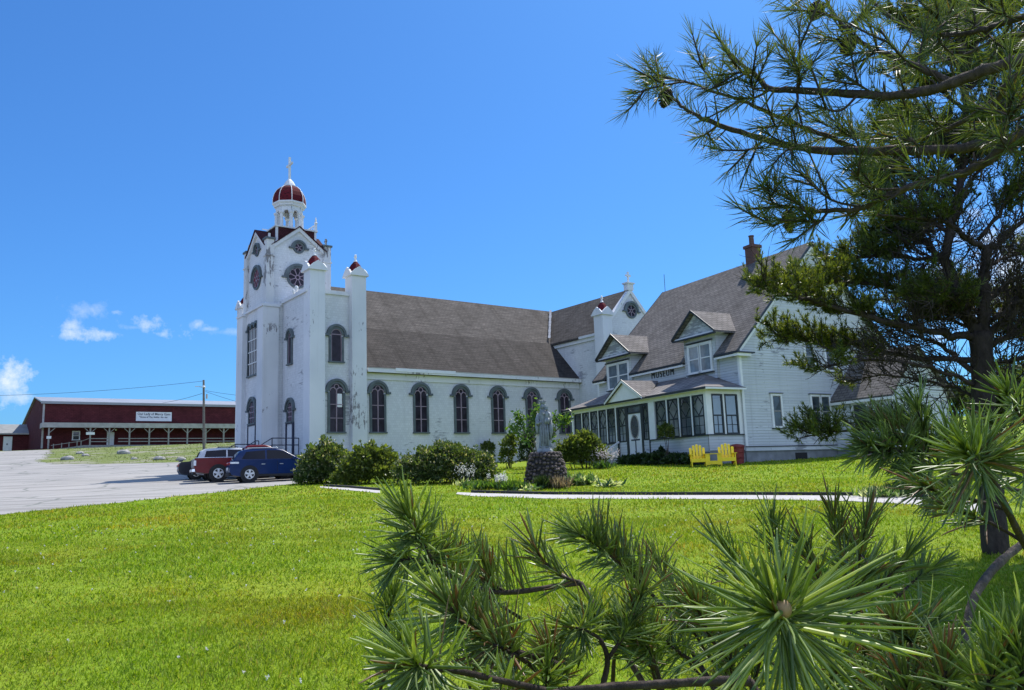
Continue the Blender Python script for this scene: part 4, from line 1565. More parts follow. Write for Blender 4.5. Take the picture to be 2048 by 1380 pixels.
mb.box((-.03, .0, .0), (-.001, .2, 6.28), 'grey_boards')
mb.build('corner_board', gym)
mb = MB()
q = [(-.25, -2.9, 2.95), (46, -2.9, 2.95), (46, -.01, 3.55), (-.25, -.01, 3.55)]
mb.add(q + [(x, y, z - .15) for x, y, z in q], [(0, 1, 2, 3), (7, 6, 5, 4), (0, 4, 5, 1), (0, 3, 7, 4), (1, 5, 6, 2)], 'annex_roof')
mb.box((-.3, -2.99, 2.74), (46, -2.905, 3.42), 'grey_boards')
mb.box((-.3, -2.90, 2.74), (-.255, -.01, 3.42), 'grey_boards')
mb.build('porch_roof', gym)
mb = MB()
mb.box((4.9, -2.85, -1.5), (46, -.01, .28), 'grey_post')
mb.build('porch_floor', gym)
posts = [.6, 5.75] + [8.2 + 2.68 * k for k in range(14)]
for s in posts:
    mb = MB()
    z0 = -.2 if s < 5 else .28
    mb.box((s - .10, -2.82, z0), (s + .10, -2.62, 2.72), 'grey_post')
    p = mb.build('post', gym)
    mb = MB()
    for sg in (-1, 1):
        if s < 1 and sg < 0:
            continue
        mb.tube([(s + sg * .08, -2.72, 2.05), (s + sg * .72, -2.72, 2.68)], .06, 4, 'grey_post')
    mb.build('brace', p)
mb = MB()
for zz in (.72, 1.15):
    mb.box((5.85, -2.74, zz), (8.1, -2.69, zz + .11), 'grey_post')
    mb.box((9.4, -2.74, zz), (46, -2.69, zz + .11), 'grey_post')
mb.build('railing', gym)
mb = MB()
for s, z in ((1.2, -.15), (2.2, -.02), (3.1, .1), (4.1, .24), (4.6, .3)):
    mb.box((s - .05, -3.1, z - .6), (s + .05, -3.0, z + .62), 'grey_post')
mb.tube([(.9, -3.05, .25), (4.7, -3.05, .85)], .05, 4, 'grey_post')
mb.tube([(4.7, -3.05, .85), (5.7, -3.05, 1.25)], .04, 4, 'grey_post')
mb.add([(.8, -3.1, -.35), (4.9, -3.1, .25), (4.9, -2.2, .25), (.8, -2.2, -.35), (.8, -3.1, -1), (4.9, -3.1, -1)], [(0, 1, 2, 3), (0, 4, 5, 1)], 'grey_post')
mb.build('ramp', gym)
mb = MB()
mb.box((8.32, .2, 0), (9.28, 2.28, .06), 'white_trim', gf)
dd = mb.build('door', gym)
mb = MB()
mb.box((9.12, 1.15, .06), (9.2, 1.25, .12), 'alloy', gf)
mb.build('handle', dd)
sash(gf, 3.9, 4.7, 1.2, 2.35, parent=gym, cap=False)
mb = MB()
mb.ball((9.3, -1.2, 2.55), .13, 'white_trim', 8, 6)
mb.build('porch_lamp', gym)
mb = MB()
mb.box((12.15, 3.97, 0), (17.18, 5.33, .10), 'white_trim', gf)
sg_ = mb.build('sign_board', gym)
lettering('lettering', 'Our Lady of Mercy Gym', .50, lambda s, z, o: (14.66 + s, -.11 - o, 4.86 + z), 'navy_iron', sg_, .01, .006, .93)
o2 = lettering('lettering', '"Home of The', .36, lambda s, z, o: (13.52 + s, -.11 - o, 4.44 + z), 'navy_iron', sg_, .01, .006, .9)
mb = MB()
for s0, s1 in ((14.62, 15.50), (15.62, 16.05), (16.18, 16.72)):
    for k in range(int((s1 - s0) / .14)):
        a = s0 + k * .14
        mb.box((a, 4.45, .10), (a + .09, 4.62 + .05 * ((k * 7) % 3 == 0), .115), 'navy_iron', gf)
mb.build('worn_lettering', sg_)
for s, z, w in ((5.75, 1.9, .55), (.62, 1.35, .28)):
    mb = MB()
    mb.box((s - w, -2.88, z - .16), (s + w, -2.83, z + .2), 'white_trim')
    mb.build('notice_board', gym)
# low annex on the left
annex = empty('annex_shed', GO + np.array([-.5731 * 19.9, .8195 * 19.9, .2]), GYAW, 'low dark red annex with white door and grey roof left of the gym', 'annex')
mb = MB()
mb.box((-40, 0, -3), (-.02, 9, 3.2), 'gym_red')
mb.build('wall', annex)
mb = MB()
mb.prism([(-.5, 3.16), (4.5, 4.95), (9.5, 3.16), (9.5, 3.0), (4.5, 4.8), (-.5, 3.0)], -40, -.02, lambda s, z, o: (o, s, z), 'annex_roof')
mb.box((-40, -.56, 2.98), (-.02, -.505, 3.20), 'grey_boards')
mb.build('roof', annex)
mb = MB()
mb.box((-3.45, .45, 0), (-2.25, 2.7, .06), 'white_trim', gf)
dd = mb.build('door', annex)
mb = MB()
mb.box((-3.0, 1.35, .06), (-2.85, 1.6, .10), 'black_trim', gf)
mb.build('handle', dd)

# ------------------------------------------------------------------ utility pole and wires
def top_at(px, py, Y):
    return P(px, py, Y)
PB = P(408.5, 903, 90.0)
PB[2] = h(90.0)
pole = empty('utility_pole', PB, 0, 'tall wooden utility pole with a street lamp arm in front of the gym', 'utility pole')
PT = P(407.3, 760, 90.0) - PB
mb = MB()
mb.tube([(0, 0, -1), tuple(PT)], [.17, .11], 8, 'pole_wood')
mb.build('shaft', pole)
mb = MB()
z1 = PT[2] * .90
mb.tube([(0, -.1, z1 - .1), (-.5, -.3, z1 + .02), (-1.0, -.5, z1 + .06)], .035, 6, 'alloy')
mb.build('lamp_arm', pole)
mb = MB()
mb.lathe([(.05, .12), (.16, .05), (.19, -.05), (.02, -.10)], 8, (-.12, -.28, z1), 'white_trim')
mb.box((.12, -.2, z1 - 1.3), (.26, -.05, z1 - .8), 'grey_boards')
mb.build('lamp_head', pole)
def wire(label, pts, r, sag=.0):
    a, c = Vector(pts[0]), Vector(pts[1])
    n = 14
    q = [a.lerp(c, i / n) + Vector((0, 0, -sag * 4 * (i / n) * (1 - i / n))) for i in range(n + 1)]
    mb = MB()
    mb.tube(q, r, 4, 'wire_black')
    o = mb.build('power_line')
    tag(o, label, 'wire')
wire('thin wire running from the pole top across the sky to the left edge', (P(407, 762, 90), P(-60, 792, 95)), .022, .35)
wire('thin wire dropping from the pole to the gym roof on its left', (P(404, 787, 90), P(325, 806, 108)), .022, .1)
wire('thin wire running from the pole towards the church, upper of two', (P(411, 781, 90), P(520, 794, 80)), .022, .1)
wire('thin wire running from the pole towards the church, lower of two', (P(411, 783, 90), P(520, 815, 85)), .022, .1)

# ------------------------------------------------------------------ vehicles
def vehicle(name, loc, yaw, label, cat, col, prof, cab, L, W, wheels, R, group, roofz, glass_side, extras):
    root = empty(name, loc, yaw, label, cat, group)
    root.scale = (.9, .9, .9)
    hw = W / 2
    mb = MB()
    mb.prism(prof, -hw, hw, lambda s, z, o: (s, o, z), col)
    body = mb.build('body', root, True, .09)
    # cabin: tapered
    (bx0, bx1, bz), tops, thw, bhw = cab
    mb = MB()
    bottom = [(bx0, bz), (bx1, bz)]
    outline = [(bx0, bz)] + tops + [(bx1, bz)]
    def tw_(z):
        f = (z - bz) / (roofz - bz)
        return bhw + (thw - bhw) * f
    n = len(outline)
    vs = [(x, -tw_(z), z) for x, z in outline] + [(x, tw_(z), z) for x, z in outline]
    mb.add(vs, [tuple(range(n)), tuple(range(2 * n - 1, n - 1, -1))] + [(i, n + i, n + (i + 1) % n, (i + 1) % n) for i in range(n)], col)
    mb.build('cabin', root, True, .06)
    for sg in (-1, 1):
        for gp in glass_side:
            mb = MB()
            mb.poly([(x, sg * (tw_(z) + .008), z) for x, z in gp], 'car_glass')
            mb.build('side_window', root)
    # front and rear screens sit just proud of the sloping ends
    for nm, (pa, pb) in (('rear_window', (outline[0], outline[1])), ('windscreen', (outline[-1], outline[-2]))):
        sgn = -1 if nm == 'rear_window' else 1
        a = Vector((pa[0], pa[1])).lerp(Vector((pb[0], pb[1])), .12)
        c = Vector((pa[0], pa[1])).lerp(Vector((pb[0], pb[1])), .9)
        d = (c - a).normalized()
        off = Vector((d.y, -d.x)) * (.012 if sgn > 0 else -.012)
        a, c = a + off, c + off
        mb = MB()
        mb.poly([(a.x, -tw_(a.y) + .1, a.y), (a.x, tw_(a.y) - .1, a.y), (c.x, tw_(c.y) - .1, c.y), (c.x, -tw_(c.y) + .1, c.y)], 'car_glass')
        mb.build(nm, root)
    for wx in wheels:
        for sg in (-1, 1):
            mb = MB()
            mb.lathe([(R + .085, -.012), (R + .085, .012)], 24, (0, 0, 0), 'rubber')
            for i, p in enumerate(mb.v):
                mb.v[i] = (wx + p[0], sg * (hw + .0) + p[2], R + p[1])
            mb.build('wheel_arch', root)
            mb = MB()
            mb.lathe([(R * .62, -.12), (R * .93, -.12), (R, -.07), (R, .07), (R * .93, .12), (R * .66, .12)], 24, (0, 0, 0), 'rubber')
            for i, p in enumerate(mb.v):
                mb.v[i] = (wx + p[0], sg * (hw - .085) + p[2], R + p[1])
            wh = mb.build('wheel', root)
            mb = MB()
            mb.lathe([(R * .66, .0), (R * .66, .03), (R * .58, .03), (R * .55, .005)], 24, (0, 0, 0), 'alloy')
            mb.lathe([(R * .16, .02), (R * .14, .045)], 10, (0, 0, 0), 'alloy')
            for k in range(5):
                th = 2 * math.pi * k / 5 + .3
                u = Vector((math.cos(th), math.sin(th)))
                w_ = Vector((-u.y, u.x))
                q = [u * R * .1 + w_ * R * .11, u * R * .6 + w_ * R * .15, u * R * .6 - w_ * R * .15, u * R * .1 - w_ * R * .11]
                mb.prism([(p.x, p.y) for p in q], .012, .036, lambda s, z, o: (s, z, o), 'alloy')
            for i, p in enumerate(mb.v):
                mb.v[i] = (wx + p[0], sg * (hw + .026 + p[2]), R + p[1])
            mb.build('rim', wh)
    for sg in (-1, 1):
        for (d0, d1) in ((wheels[0] + .50, -.02), (.0, wheels[1] - .46)):
            mb = MB()
            mb.box((d0 + .012, sg * hw, .42), (d1 - .012, sg * (hw + .007), bz - .03), col)
            d_ = mb.build('door', root)
            mb = MB()
            mb.box((d0 + .08, sg * (hw + .007), bz - .20), (d0 + .26, sg * (hw + .03), bz - .165), 'alloy')
            mb.build('handle', d_)
            mb = MB()
            mb.box((d1 - .008, sg * (hw - .002), .42), (d1 + .008, sg * (hw + .003), bz - .03), 'rubber')
            mb.build('seam', d_)
    for nm, mt, boxes in extras:
        for (a, c) in boxes:
            mb = MB()
            mb.box(a, c, mt)
            mb.build(nm, root, False, .02)
    return root
CARG = 'vehicles parked in front of the church'
CYAW = rad(25)
def carloc(px, py, Y):
    p = P(px, py, Y)
    return np.array([p[0], p[1], float(h(p[1])) + .006])
# crossover
c0 = carloc(550, 960, 39.2)
vehicle('crossover', c0, CYAW, 'dark blue crossover parked nearest, beside the large shrub', 'car', 'paint_blue',
        [(-2.26, .34), (-2.36, .55), (-2.36, .80), (-2.30, 1.02), (-2.05, 1.08), (1.0, 1.06), (1.9, .95), (2.2, .80), (2.33, .58), (2.28, .32), (1.85, .26), (-1.8, .26)],
        ((-2.2, 1.22, 1.04), [(-1.86, 1.54), (-1.5, 1.64), (-.9, 1.68), (-.1, 1.66), (.30, 1.58)], .62, .86), 4.7, 1.86, (-1.40, 1.42), .365, CARG, 1.68,
        [[(-1.78, 1.13), (-1.55, 1.50), (-.62, 1.57), (-.62, 1.12)], [(-.54, 1.12), (-.54, 1.57), (.0, 1.56), (.30, 1.50), (.95, 1.11)]],
        [('tail_light', 'clear_light', [((-2.33, -.94, .90), (-1.92, -.80, 1.0)), ((-2.33, .80, .90), (-1.92, .94, 1.0))]),
         ('tail_light', 'tail_light', [((-2.385, -.80, .86), (-2.31, -.30, .97)), ((-2.385, .30, .86), (-2.31, .80, .97))]),
         ('headlight', 'clear_light', [((1.95, -.94, .74), (2.26, -.6, .86)), ((1.95, .6, .74), (2.26, .94, .86))]),
         ('bumper', 'rubber', [((-2.40, -.85, .30), (-2.2, .85, .46)), ((2.2, -.85, .28), (2.37, .85, .42))]),
         ('plate', 'plate', [((-2.40, -.26, .60), (-2.37, .26, .74))]),
         ('sill', 'rubber', [((-1.0, -.95, .24), (1.0, -.90, .36)), ((-1.0, .90, .24), (1.0, .95, .36))]),
         ('roof_rail', 'alloy', [((-1.5, -.62, 1.67), (.0, -.58, 1.71)), ((-1.5, .58, 1.67), (.0, .62, 1.71))]),
         ('mirror', 'paint_blue', [((.75, -1.06, 1.06), (.92, -.88, 1.2)), ((.75, .88, 1.06), (.92, 1.06, 1.2))])])
# pickup
lat = np.array([-math.sin(CYAW), math.cos(CYAW), 0]); fwd = np.array([math.cos(CYAW), math.sin(CYAW), 0])
def beside(base, dlat, dfwd):
    p = base + lat * dlat + fwd * dfwd
    p[2] = float(h(p[1])) + .006
    return p
vehicle('pickup_truck', beside(c0.copy(), 2.5, -.8), CYAW, 'red pickup truck with open bed parked behind the blue crossover', 'pickup', 'paint_red',
        [(-2.85, .50), (-2.95, .75), (-2.93, 1.22), (-.45, 1.20), (1.3, 1.18), (2.5, 1.10), (2.85, .95), (2.92, .62), (2.8, .42), (2.4, .38), (-2.4, .42)],
        ((-.55, 1.75, 1.17), [(-.35, 1.80), (-.10, 1.88), (.65, 1.88), (.95, 1.80)], .68, .90), 5.9, 1.98, (-1.75, 1.85), .40, CARG, 1.88,
        [[(-.28, 1.25), (-.12, 1.74), (.42, 1.78), (.42, 1.25)], [(.5, 1.25), (.5, 1.78), (.85, 1.74), (1.42, 1.24)]],
        [('bed_rail', 'chrome', [((-2.9, -1.0, 1.215), (-.6, -.93, 1.25)), ((-2.9, .93, 1.215), (-.6, 1.0, 1.25))]),
         ('tailgate', 'grey_post', [((-2.985, -.72, .74), (-2.94, .72, 1.18))]),
         ('tail_light', 'clear_light', [((-2.98, -1.0, .82), (-2.86, -.80, 1.10)), ((-2.98, .80, .82), (-2.86, 1.0, 1.10))]),
         ('bumper', 'chrome', [((-3.06, -.95, .50), (-2.9, .95, .66)), ((2.86, -.95, .46), (2.98, .95, .64))]),
         ('plate', 'plate', [((-3.08, -.26, .52), (-3.061, .26, .65))]),
         ('headlight', 'clear_light', [((2.7, -1.0, .86), (2.92, -.62, 1.02)), ((2.7, .62, .86), (2.92, 1.0, 1.02))]),
         ('mirror', 'paint_red', [((1.1, -1.22, 1.2), (1.25, -.95, 1.42)), ((1.1, .95, 1.2), (1.25, 1.22, 1.42))])])
vehicle('suv', beside(c0.copy(), 5.2, -1.15), CYAW, 'silver grey SUV seen between the red pickup and the dark sedan', 'car', 'paint_silver',
        [(-2.26, .34), (-2.36, .55), (-2.36, .84), (-2.28, 1.08), (-2.05, 1.14), (1.0, 1.10), (1.95, 1.0), (2.2, .85), (2.33, .58), (2.28, .32), (1.85, .26), (-1.8, .26)],
        ((-2.25, 1.25, 1.08), [(-2.0, 1.62), (-1.8, 1.72), (-.9, 1.77), (.1, 1.75), (.38, 1.66)], .64, .87), 4.7, 1.88, (-1.40, 1.42), .37, CARG, 1.77,
        [[(-1.85, 1.18), (-1.72, 1.60), (-.66, 1.66), (-.66, 1.17)], [(-.58, 1.17), (-.58, 1.66), (.1, 1.64), (.36, 1.56), (.98, 1.16)]],
        [('tail_light', 'tail_light', [((-2.39, -.92, .85), (-2.25, -.66, 1.05)), ((-2.39, .66, .85), (-2.25, .92, 1.05))]),
         ('headlight', 'clear_light', [((1.95, -.94, .76), (2.26, -.6, .9)), ((1.95, .6, .76), (2.26, .94, .9))]),
         ('bumper', 'rubber', [((-2.41, -.85, .30), (-2.2, .85, .5))]),
         ('plate', 'plate', [((-2.40, -.26, .66), (-2.365, .26, .8))])])
vehicle('sedan', beside(c0.copy(), 7.7, -1.75), CYAW, 'dark low sedan parked farthest left in the row', 'car', 'paint_dark',
        [(-2.25, .30), (-2.36, .5), (-2.36, .78), (-2.25, .98), (-1.5, 1.03), (1.0, .96), (1.9, .82), (2.2, .70), (2.33, .5), (2.28, .28), (1.85, .22), (-1.8, .22)],
        ((-1.85, 1.2, .98), [(-1.05, 1.36), (-.7, 1.43), (-.1, 1.43), (.25, 1.37)], .60, .84), 4.7, 1.82, (-1.38, 1.42), .33, CARG, 1.43,
        [[(-1.4, 1.05), (-.95, 1.33), (-.45, 1.36), (-.45, 1.04)], [(-.38, 1.04), (-.38, 1.36), (.1, 1.34), (.78, 1.03)]],
        [('tail_light', 'tail_light', [((-2.39, -.88, .70), (-2.2, -.5, .86)), ((-2.39, .5, .70), (-2.2, .88, .86))]),
         ('headlight', 'clear_light', [((1.95, -.9, .62), (2.26, -.6, .74)), ((1.95, .6, .62), (2.26, .9, .74))]),
         ('spoiler', 'paint_dark', [((-2.3, -.7, 1.04), (-2.1, .7, 1.10))]),
         ('plate', 'plate', [((-2.40, -.26, .58), (-2.365, .26, .72))])])

# ------------------------------------------------------------------ statue on its cobble pedestal
SB = G(1093, 964)
ped = empty('stone_pedestal', SB, 0, 'rounded pedestal of dark cobblestones carrying the grey statue', 'pedestal')
mb = MB()
PH = 1.02
def pr_(z):
    t = z / PH
    return .80 - .07 * t - .17 * t ** 1.6
mb.lathe([(pr_(z) - .05, z) for z in np.linspace(-.3, PH - .04, 8)] + [(.3, PH - .03)], 28, (0, 0, 0), 'cobble_mortar')
mb.build('core', ped)
mb = MB()
z = .02
row = 0
while z < PH - .02:
    n = int(2 * math.pi * pr_(z) / .15)
    for k in range(n):
        th = 2 * math.pi * (k + .5 * (row % 2)) / n + random.uniform(-.03, .03)
        r = pr_(z) - .035
        s = random.uniform(.046, .078)
        mb.ball((r * math.cos(th), r * math.sin(th), z + random.uniform(-.045, .045)), (s * random.uniform(.9, 1.1), s * random.uniform(.9, 1.1), s * random.uniform(.75, 1)), 'cobble', 7, 5)
    z += .125
    row += 1
for r in (.5, .36):
    for k in range(int(2 * math.pi * r / .15)):
        th = 2 * math.pi * k / int(2 * math.pi * r / .15)
        mb.ball((r * math.cos(th), r * math.sin(th), PH - .03), .075, 'cobble', 7, 5)
mb.build('cobbles', ped, True)

st = empty('statue', SB + np.array([0, 0, PH - .01]), rad(-12), 'grey stone statue of a crowned robed woman holding a small child', 'statue')
mb = MB()
mb.lathe([(.36, -.06), (.36, .10), (.32, .13), (.29, .20), (.30, .215)], 4, (0, 0, 0), 'stone_statue', math.pi / 4, 1, 1)
mb.build('plinth', st, False, .015)
mb = MB()
def fig(mb, base, hgt, folds=True, seed=1):
    """robed standing figure as stacked rings"""
    x0, y0, z0 = base
    S = hgt / 1.62
    rings = [(0, .205, .17, 0), (.06, .215, .175, 0), (.25, .20, .165, .0), (.5, .19, .155, .01), (.75, .185, .15, .015), (.95, .17, .14, .02),
             (1.08, .175, .135, .02), (1.2, .185, .125, .02), (1.29, .165, .11, .02), (1.335, .10, .085, .015), (1.365, .060, .062, .01), (1.395, .062, .066, .0)]
    n = 28
    prev = None
    k0 = len(mb.v)
    for (z, rx, ry, off) in rings:
        for q in range(n):
            th = 2 * math.pi * q / n
            f = 1.0
            if folds and z < 1.1:
                a = max(0, 1 - z / 1.15)
                f += a * (.10 * math.sin(th * 7 + seed + z * 1.2) + .06 * math.sin(th * 11 + 2 * seed - z * 2))
            mb.v.append((x0 + S * (off * .5 + rx * f * math.cos(th)), y0 + S * (ry * f * math.sin(th) - .02 * (z < .2)), z0 + S * z))
    im = mb.mi('stone_statue')
    for i in range(len(rings) - 1):
        for q in range(n):
            mb.f.append((k0 + i * n + q, k0 + i * n + (q + 1) % n, k0 + (i + 1) * n + (q + 1) % n, k0 + (i + 1) * n + q))
            mb.m.append(im)
    return S
S = fig(mb, (0, 0, .2), 1.62)
Z = .2
# head with face, veil falling to the shoulders
mb.ball((-.03, -.02, Z + 1.48), (.082, .092, .115), 'stone_statue', 14, 10)
mb.tube([(-.045, -.105, Z + 1.50), (-.05, -.128, Z + 1.465), (-.05, -.108, Z + 1.455)], [.010, .017, .012], 6, 'stone_statue')
mb.tube([(-.075, -.10, Z + 1.425), (-.02, -.105, Z + 1.425)], [.010, .010], 5, 'stone_statue')
for sx in (-.075, -.01):
    mb.ball((sx, -.092, Z + 1.495), (.016, .012, .009), 'stone_statue', 6, 4)
    mb.ball((sx * 1.0, -.09, Z + 1.515), (.022, .014, .008), 'stone_statue', 6, 4)
for k in range(5):
    a = k / 4
    mb.ball((-.02 + .02 * a, .035 + .02 * a, Z + 1.50 - .075 * k), (.115 + .028 * a, .09 + .012 * a, .09), 'stone_statue', 14, 8)
# crown
n = 14
mb.lathe([(.085, 0), (.10, .05), (.112, .10), (.095, .10), (.08, .04)], n, (-.025, 0, Z + 1.565), 'stone_statue')
for k in range(7):
    th = 2 * math.pi * k / 7
    mb.lathe([(.028, 0), (.020, .03), (.004, .07)], 5, (-.025 + .104 * math.cos(th), .104 * math.sin(th), Z + 1.655), 'stone_statue')
# arms: right arm falls in a wide sleeve, left arm carries the child
mb.tube([(-.165, .0, Z + 1.24), (-.235, -.03, Z + 1.02), (-.215, -.12, Z + .86), (-.13, -.19, Z + .90)], [.075, .085, .07, .045], 10, 'stone_statue')
mb.tube([(-.25, -.02, Z + 1.0), (-.26, -.06, Z + .72), (-.235, -.07, Z + .50)], [.05, .065, .03], 8, 'stone_statue')
mb.tube([(.165, .0, Z + 1.24), (.235, -.04, Z + 1.06), (.20, -.16, Z + .95), (.10, -.19, Z + .98)], [.075, .08, .065, .04], 10, 'stone_statue')
mb.tube([(.235, -.03, Z + 1.0), (.25, -.05, Z + .6), (.22, -.05, Z + .28)], [.06, .075, .03], 8, 'stone_statue')
# cloak edge folds
for x in (-.10, -.02, .07, .14):
    mb.tube([(x, -.155, Z + .88), (x + .02, -.175, Z + .5), (x + .01, -.185, Z + .06)], [.012, .024, .030], 6, 'stone_statue')
for sx in (-.1, .1):
    mb.ball((sx, -.19, Z + .02), (.045, .07, .03), 'stone_statue', 8, 5)
def hand(base, d, mb, s=1.0):
    base, d = Vector(base), Vector(d).normalized()
    u = d.orthogonal().normalized()
    mb.ball(tuple(base), (.028 * s, .028 * s, .032 * s), 'stone_statue', 8, 5)
    for k in range(4):
        o = u * (.036 * s * (k - 1.5) / 1.5)
        L = (.055, .065, .062, .05)[k] * s
        mb.tube([tuple(base + o), tuple(base + o + d * L * .6), tuple(base + o + d * L + Vector((0, 0, -.012)))], [.009 * s, .008 * s, .006 * s], 5, 'stone_statue')
    mb.tube([tuple(base + u * .03 * s), tuple(base + u * .05 * s + d * .03 * s)], [.009 * s, .007 * s], 5, 'stone_statue')
hand((-.11, -.20, Z + .91), (.8, -.3, .2), mb)
hand((.09, -.20, Z + .985), (-.8, -.3, .1), mb)
mb.build('figure', st, True)
mb = MB()
cz = Z + .99
mb.lathe([(.06, 0), (.085, .05), (.08, .16), (.085, .24), (.05, .30), (.034, .32)], 14, (.15, -.14, cz), 'stone_statue')
mb.ball((.14, -.15, cz + .385), (.06, .065, .075), 'stone_statue', 12, 8)
mb.tube([(.138, -.212, cz + .39), (.137, -.222, cz + .375)], [.006, .010], 5, 'stone_statue')
mb.lathe([(.058, 0), (.068, .05), (.06, .05), (.05, 0)], 10, (.14, -.14, cz + .43), 'stone_statue')
mb.tube([(.08, -.16, cz + .25), (.03, -.2, cz + .2), (-.01, -.22, cz + .26)], [.032, .026, .018], 7, 'stone_statue')
mb.tube([(.215, -.15, cz + .25), (.25, -.2, cz + .2), (.24, -.24, cz + .16)], [.032, .026, .018], 7, 'stone_statue')
mb.tube([(.13, -.18, cz + .04), (.11, -.24, cz - .02), (.11, -.24, cz - .14)], [.05, .045, .03], 8, 'stone_statue')
mb.tube([(.19, -.18, cz + .04), (.19, -.24, cz - .03), (.19, -.23, cz - .16)], [.05, .045, .03], 8, 'stone_statue')
hand((-.015, -.225, cz + .27), (-.4, -.5, .6), mb, .6)
hand((.24, -.245, cz + .155), (.2, -.8, -.2), mb, .6)
mb.build('child_figure', st, True)

# ------------------------------------------------------------------ yellow twin garden chair, red bin, path timbers
a = G(1388, 937); c = G(1470, 931)
CC = (a + c) / 2
chyaw = rad(-6)
tw_ = empty('twin_chair', (CC[0], CC[1] + .35, float(h(CC[1] + .35))), chyaw, 'yellow slatted garden twin chair with shared table, standing on the lawn', 'garden chair')
SX = 1.09
def seat_unit(cx):
    mb = MB()
    for k in range(5):
        y0 = -.42 + k * .095
        mb.box((cx - .29, y0, .36 - .028 * k), (cx + .29, y0 + .085, .385 - .028 * k), 'yellow_paint')
    mb.box((cx - .29, -.44, .22), (cx + .29, -.42, .365), 'yellow_paint')
    mb.build('seat', tw_)
    mb = MB()
    for k in range(5):
        x = cx - .27 + .135 * k - .057 + .0
        hgt = (.60, .71, .75, .71, .60)[k]
        b0, t0 = Vector((x, .02, .24)), Vector((x - (2 - k) * -.0, .02 + hgt * .30, .24 + hgt))
        w0, w1 = .105, .118
        sh = (k - 2) * .012
        pts = []
        for (p, w, s) in ((b0, w0, 0), (t0, w1, sh)):
            pts += [(p.x + s, p.y, p.z), (p.x + w + s, p.y, p.z)]
        vs = pts + [(x_, y_ + .022, z_ + .006) for x_, y_, z_ in pts]
        tl = (pts[2][0] + w1 / 2, t0.y + .018, t0.z + .04)
        vs += [tl, (tl[0], tl[1] + .022, tl[2] + .006)]
        mb.add(vs, [(0, 1, 3, 8, 2), (4, 6, 9, 7, 5), (0, 4, 5, 1), (0, 2, 6, 4), (1, 5, 7, 3), (2, 8, 9, 6), (3, 7, 9, 8)], 'yellow_paint')
    mb.box((cx - .30, .14, .42), (cx + .30, .17, .50), 'yellow_paint')
    mb.build('backrest', tw_)
for cx in (-.64, .64):
    seat_unit(cx)
mb = MB()
for s in (-1, 1):
    mb.box((s * .955 - .07, -.50, .555), (s * .955 + .07, .28, .58), 'yellow_paint')
mb.build('armrest', tw_)
mb = MB()
mb.box((-.40, -.48, .555), (.40, .26, .58), 'yellow_paint')
mb.box((-.36, -.40, .24), (.36, .10, .262), 'yellow_paint')
mb.box((-.36, -.44, .08), (-.16, -.42, .555), 'yellow_paint')
mb.box((.16, -.44, .08), (.36, -.42, .555), 'yellow_paint')
mb.box((-.16, -.44, .10), (.16, -.42, .26), 'yellow_paint')
mb.build('table', tw_)
for s in (-1, 1):
    for x in (.33, .95):
        mb = MB()
        mb.box((s * x - .02, -.45, 0), (s * x + .02, -.36, .555), 'yellow_paint')
        mb.add([(s * x - .02, -.36, .30), (s * x + .02, -.36, .30), (s * x + .02, .55, .02), (s * x - .02, .55, .02),
                (s * x - .02, -.36, .20), (s * x + .02, -.36, .20), (s * x + .02, .55, -.02), (s * x - .02, .55, -.02)],
               [(0, 1, 2, 3), (7, 6, 5, 4), (0, 4, 5, 1), (1, 5, 6, 2), (2, 6, 7, 3), (3, 7, 4, 0)], 'yellow_paint')
        mb.build('leg', tw_)

bp = P(1476, 928, 38.9)
binn = empty('bin', (bp[0], bp[1], float(h(bp[1]))), 0, 'dark red barrel bin standing behind the yellow twin chair', 'bin')
mb = MB()
mb.lathe([(.26, 0), (.28, .03), (.33, .72), (.34, .76), (.36, .78), (.36, .82), (.31, .84)], 20, (0, 0, 0), 'bin_red')
for zz in (.28, .52):
    mb.lathe([(.29 + zz * .06, zz), (.33 + zz * .05, zz + .015), (.29 + zz * .06, zz + .03)], 20, (0, 0, 0), 'bin_red')
mb.build('barrel', binn)
mb = MB()
mb.lathe([(.37, .83), (.36, .87), (.20, .93), (.05, .95)], 20, (0, 0, 0), 'bin_red')
mb.build('lid', binn)

def timber(label, p0, p1, px_list):
    mb = MB()
    pts = [G(*q) for q in px_list]
    for a, c in zip(pts[:-1], pts[1:]):
        d = Vector((c[0] - a[0], c[1] - a[1], 0)).normalized()
        n = Vector((-d.y, d.x, 0)) * .07
        up = Vector((0, 0, .075))
        a_, c_ = Vector((a[0], a[1], float(h(a[1])))), Vector((c[0], c[1], float(h(c[1]))))
        c_ = c_ - d * .012
        vs = [a_ + n, a_ - n, c_ - n, c_ + n]
        vs = vs + [q + up for q in vs]
        mb.add([tuple(q) for q in vs], [(0, 1, 2, 3), (4, 7, 6, 5), (0, 4, 5, 1), (1, 5, 6, 2), (2, 6, 7, 3), (3, 7, 4, 0)], 'rail_timber')
    o = mb.build('edging_timber')
    tag(o, label, 'edging', 'dark timbers edging the gravel path')
timber('long dark timber edging the far side of the gravel path below the statue', 0, 0, [(945, 985.5), (1100, 989), (1300, 990), (1500, 990), (1712, 991)])
timber('short dark timber edging the gravel path behind the foreground pine sprig', 0, 0, [(1822, 994), (1850, 995.5), (1880, 997.5)])
timber('dark timber edging the gravel path beside the left shrubs', 0, 0, [(650, 972.5), (700, 975.5), (758, 980.5)])

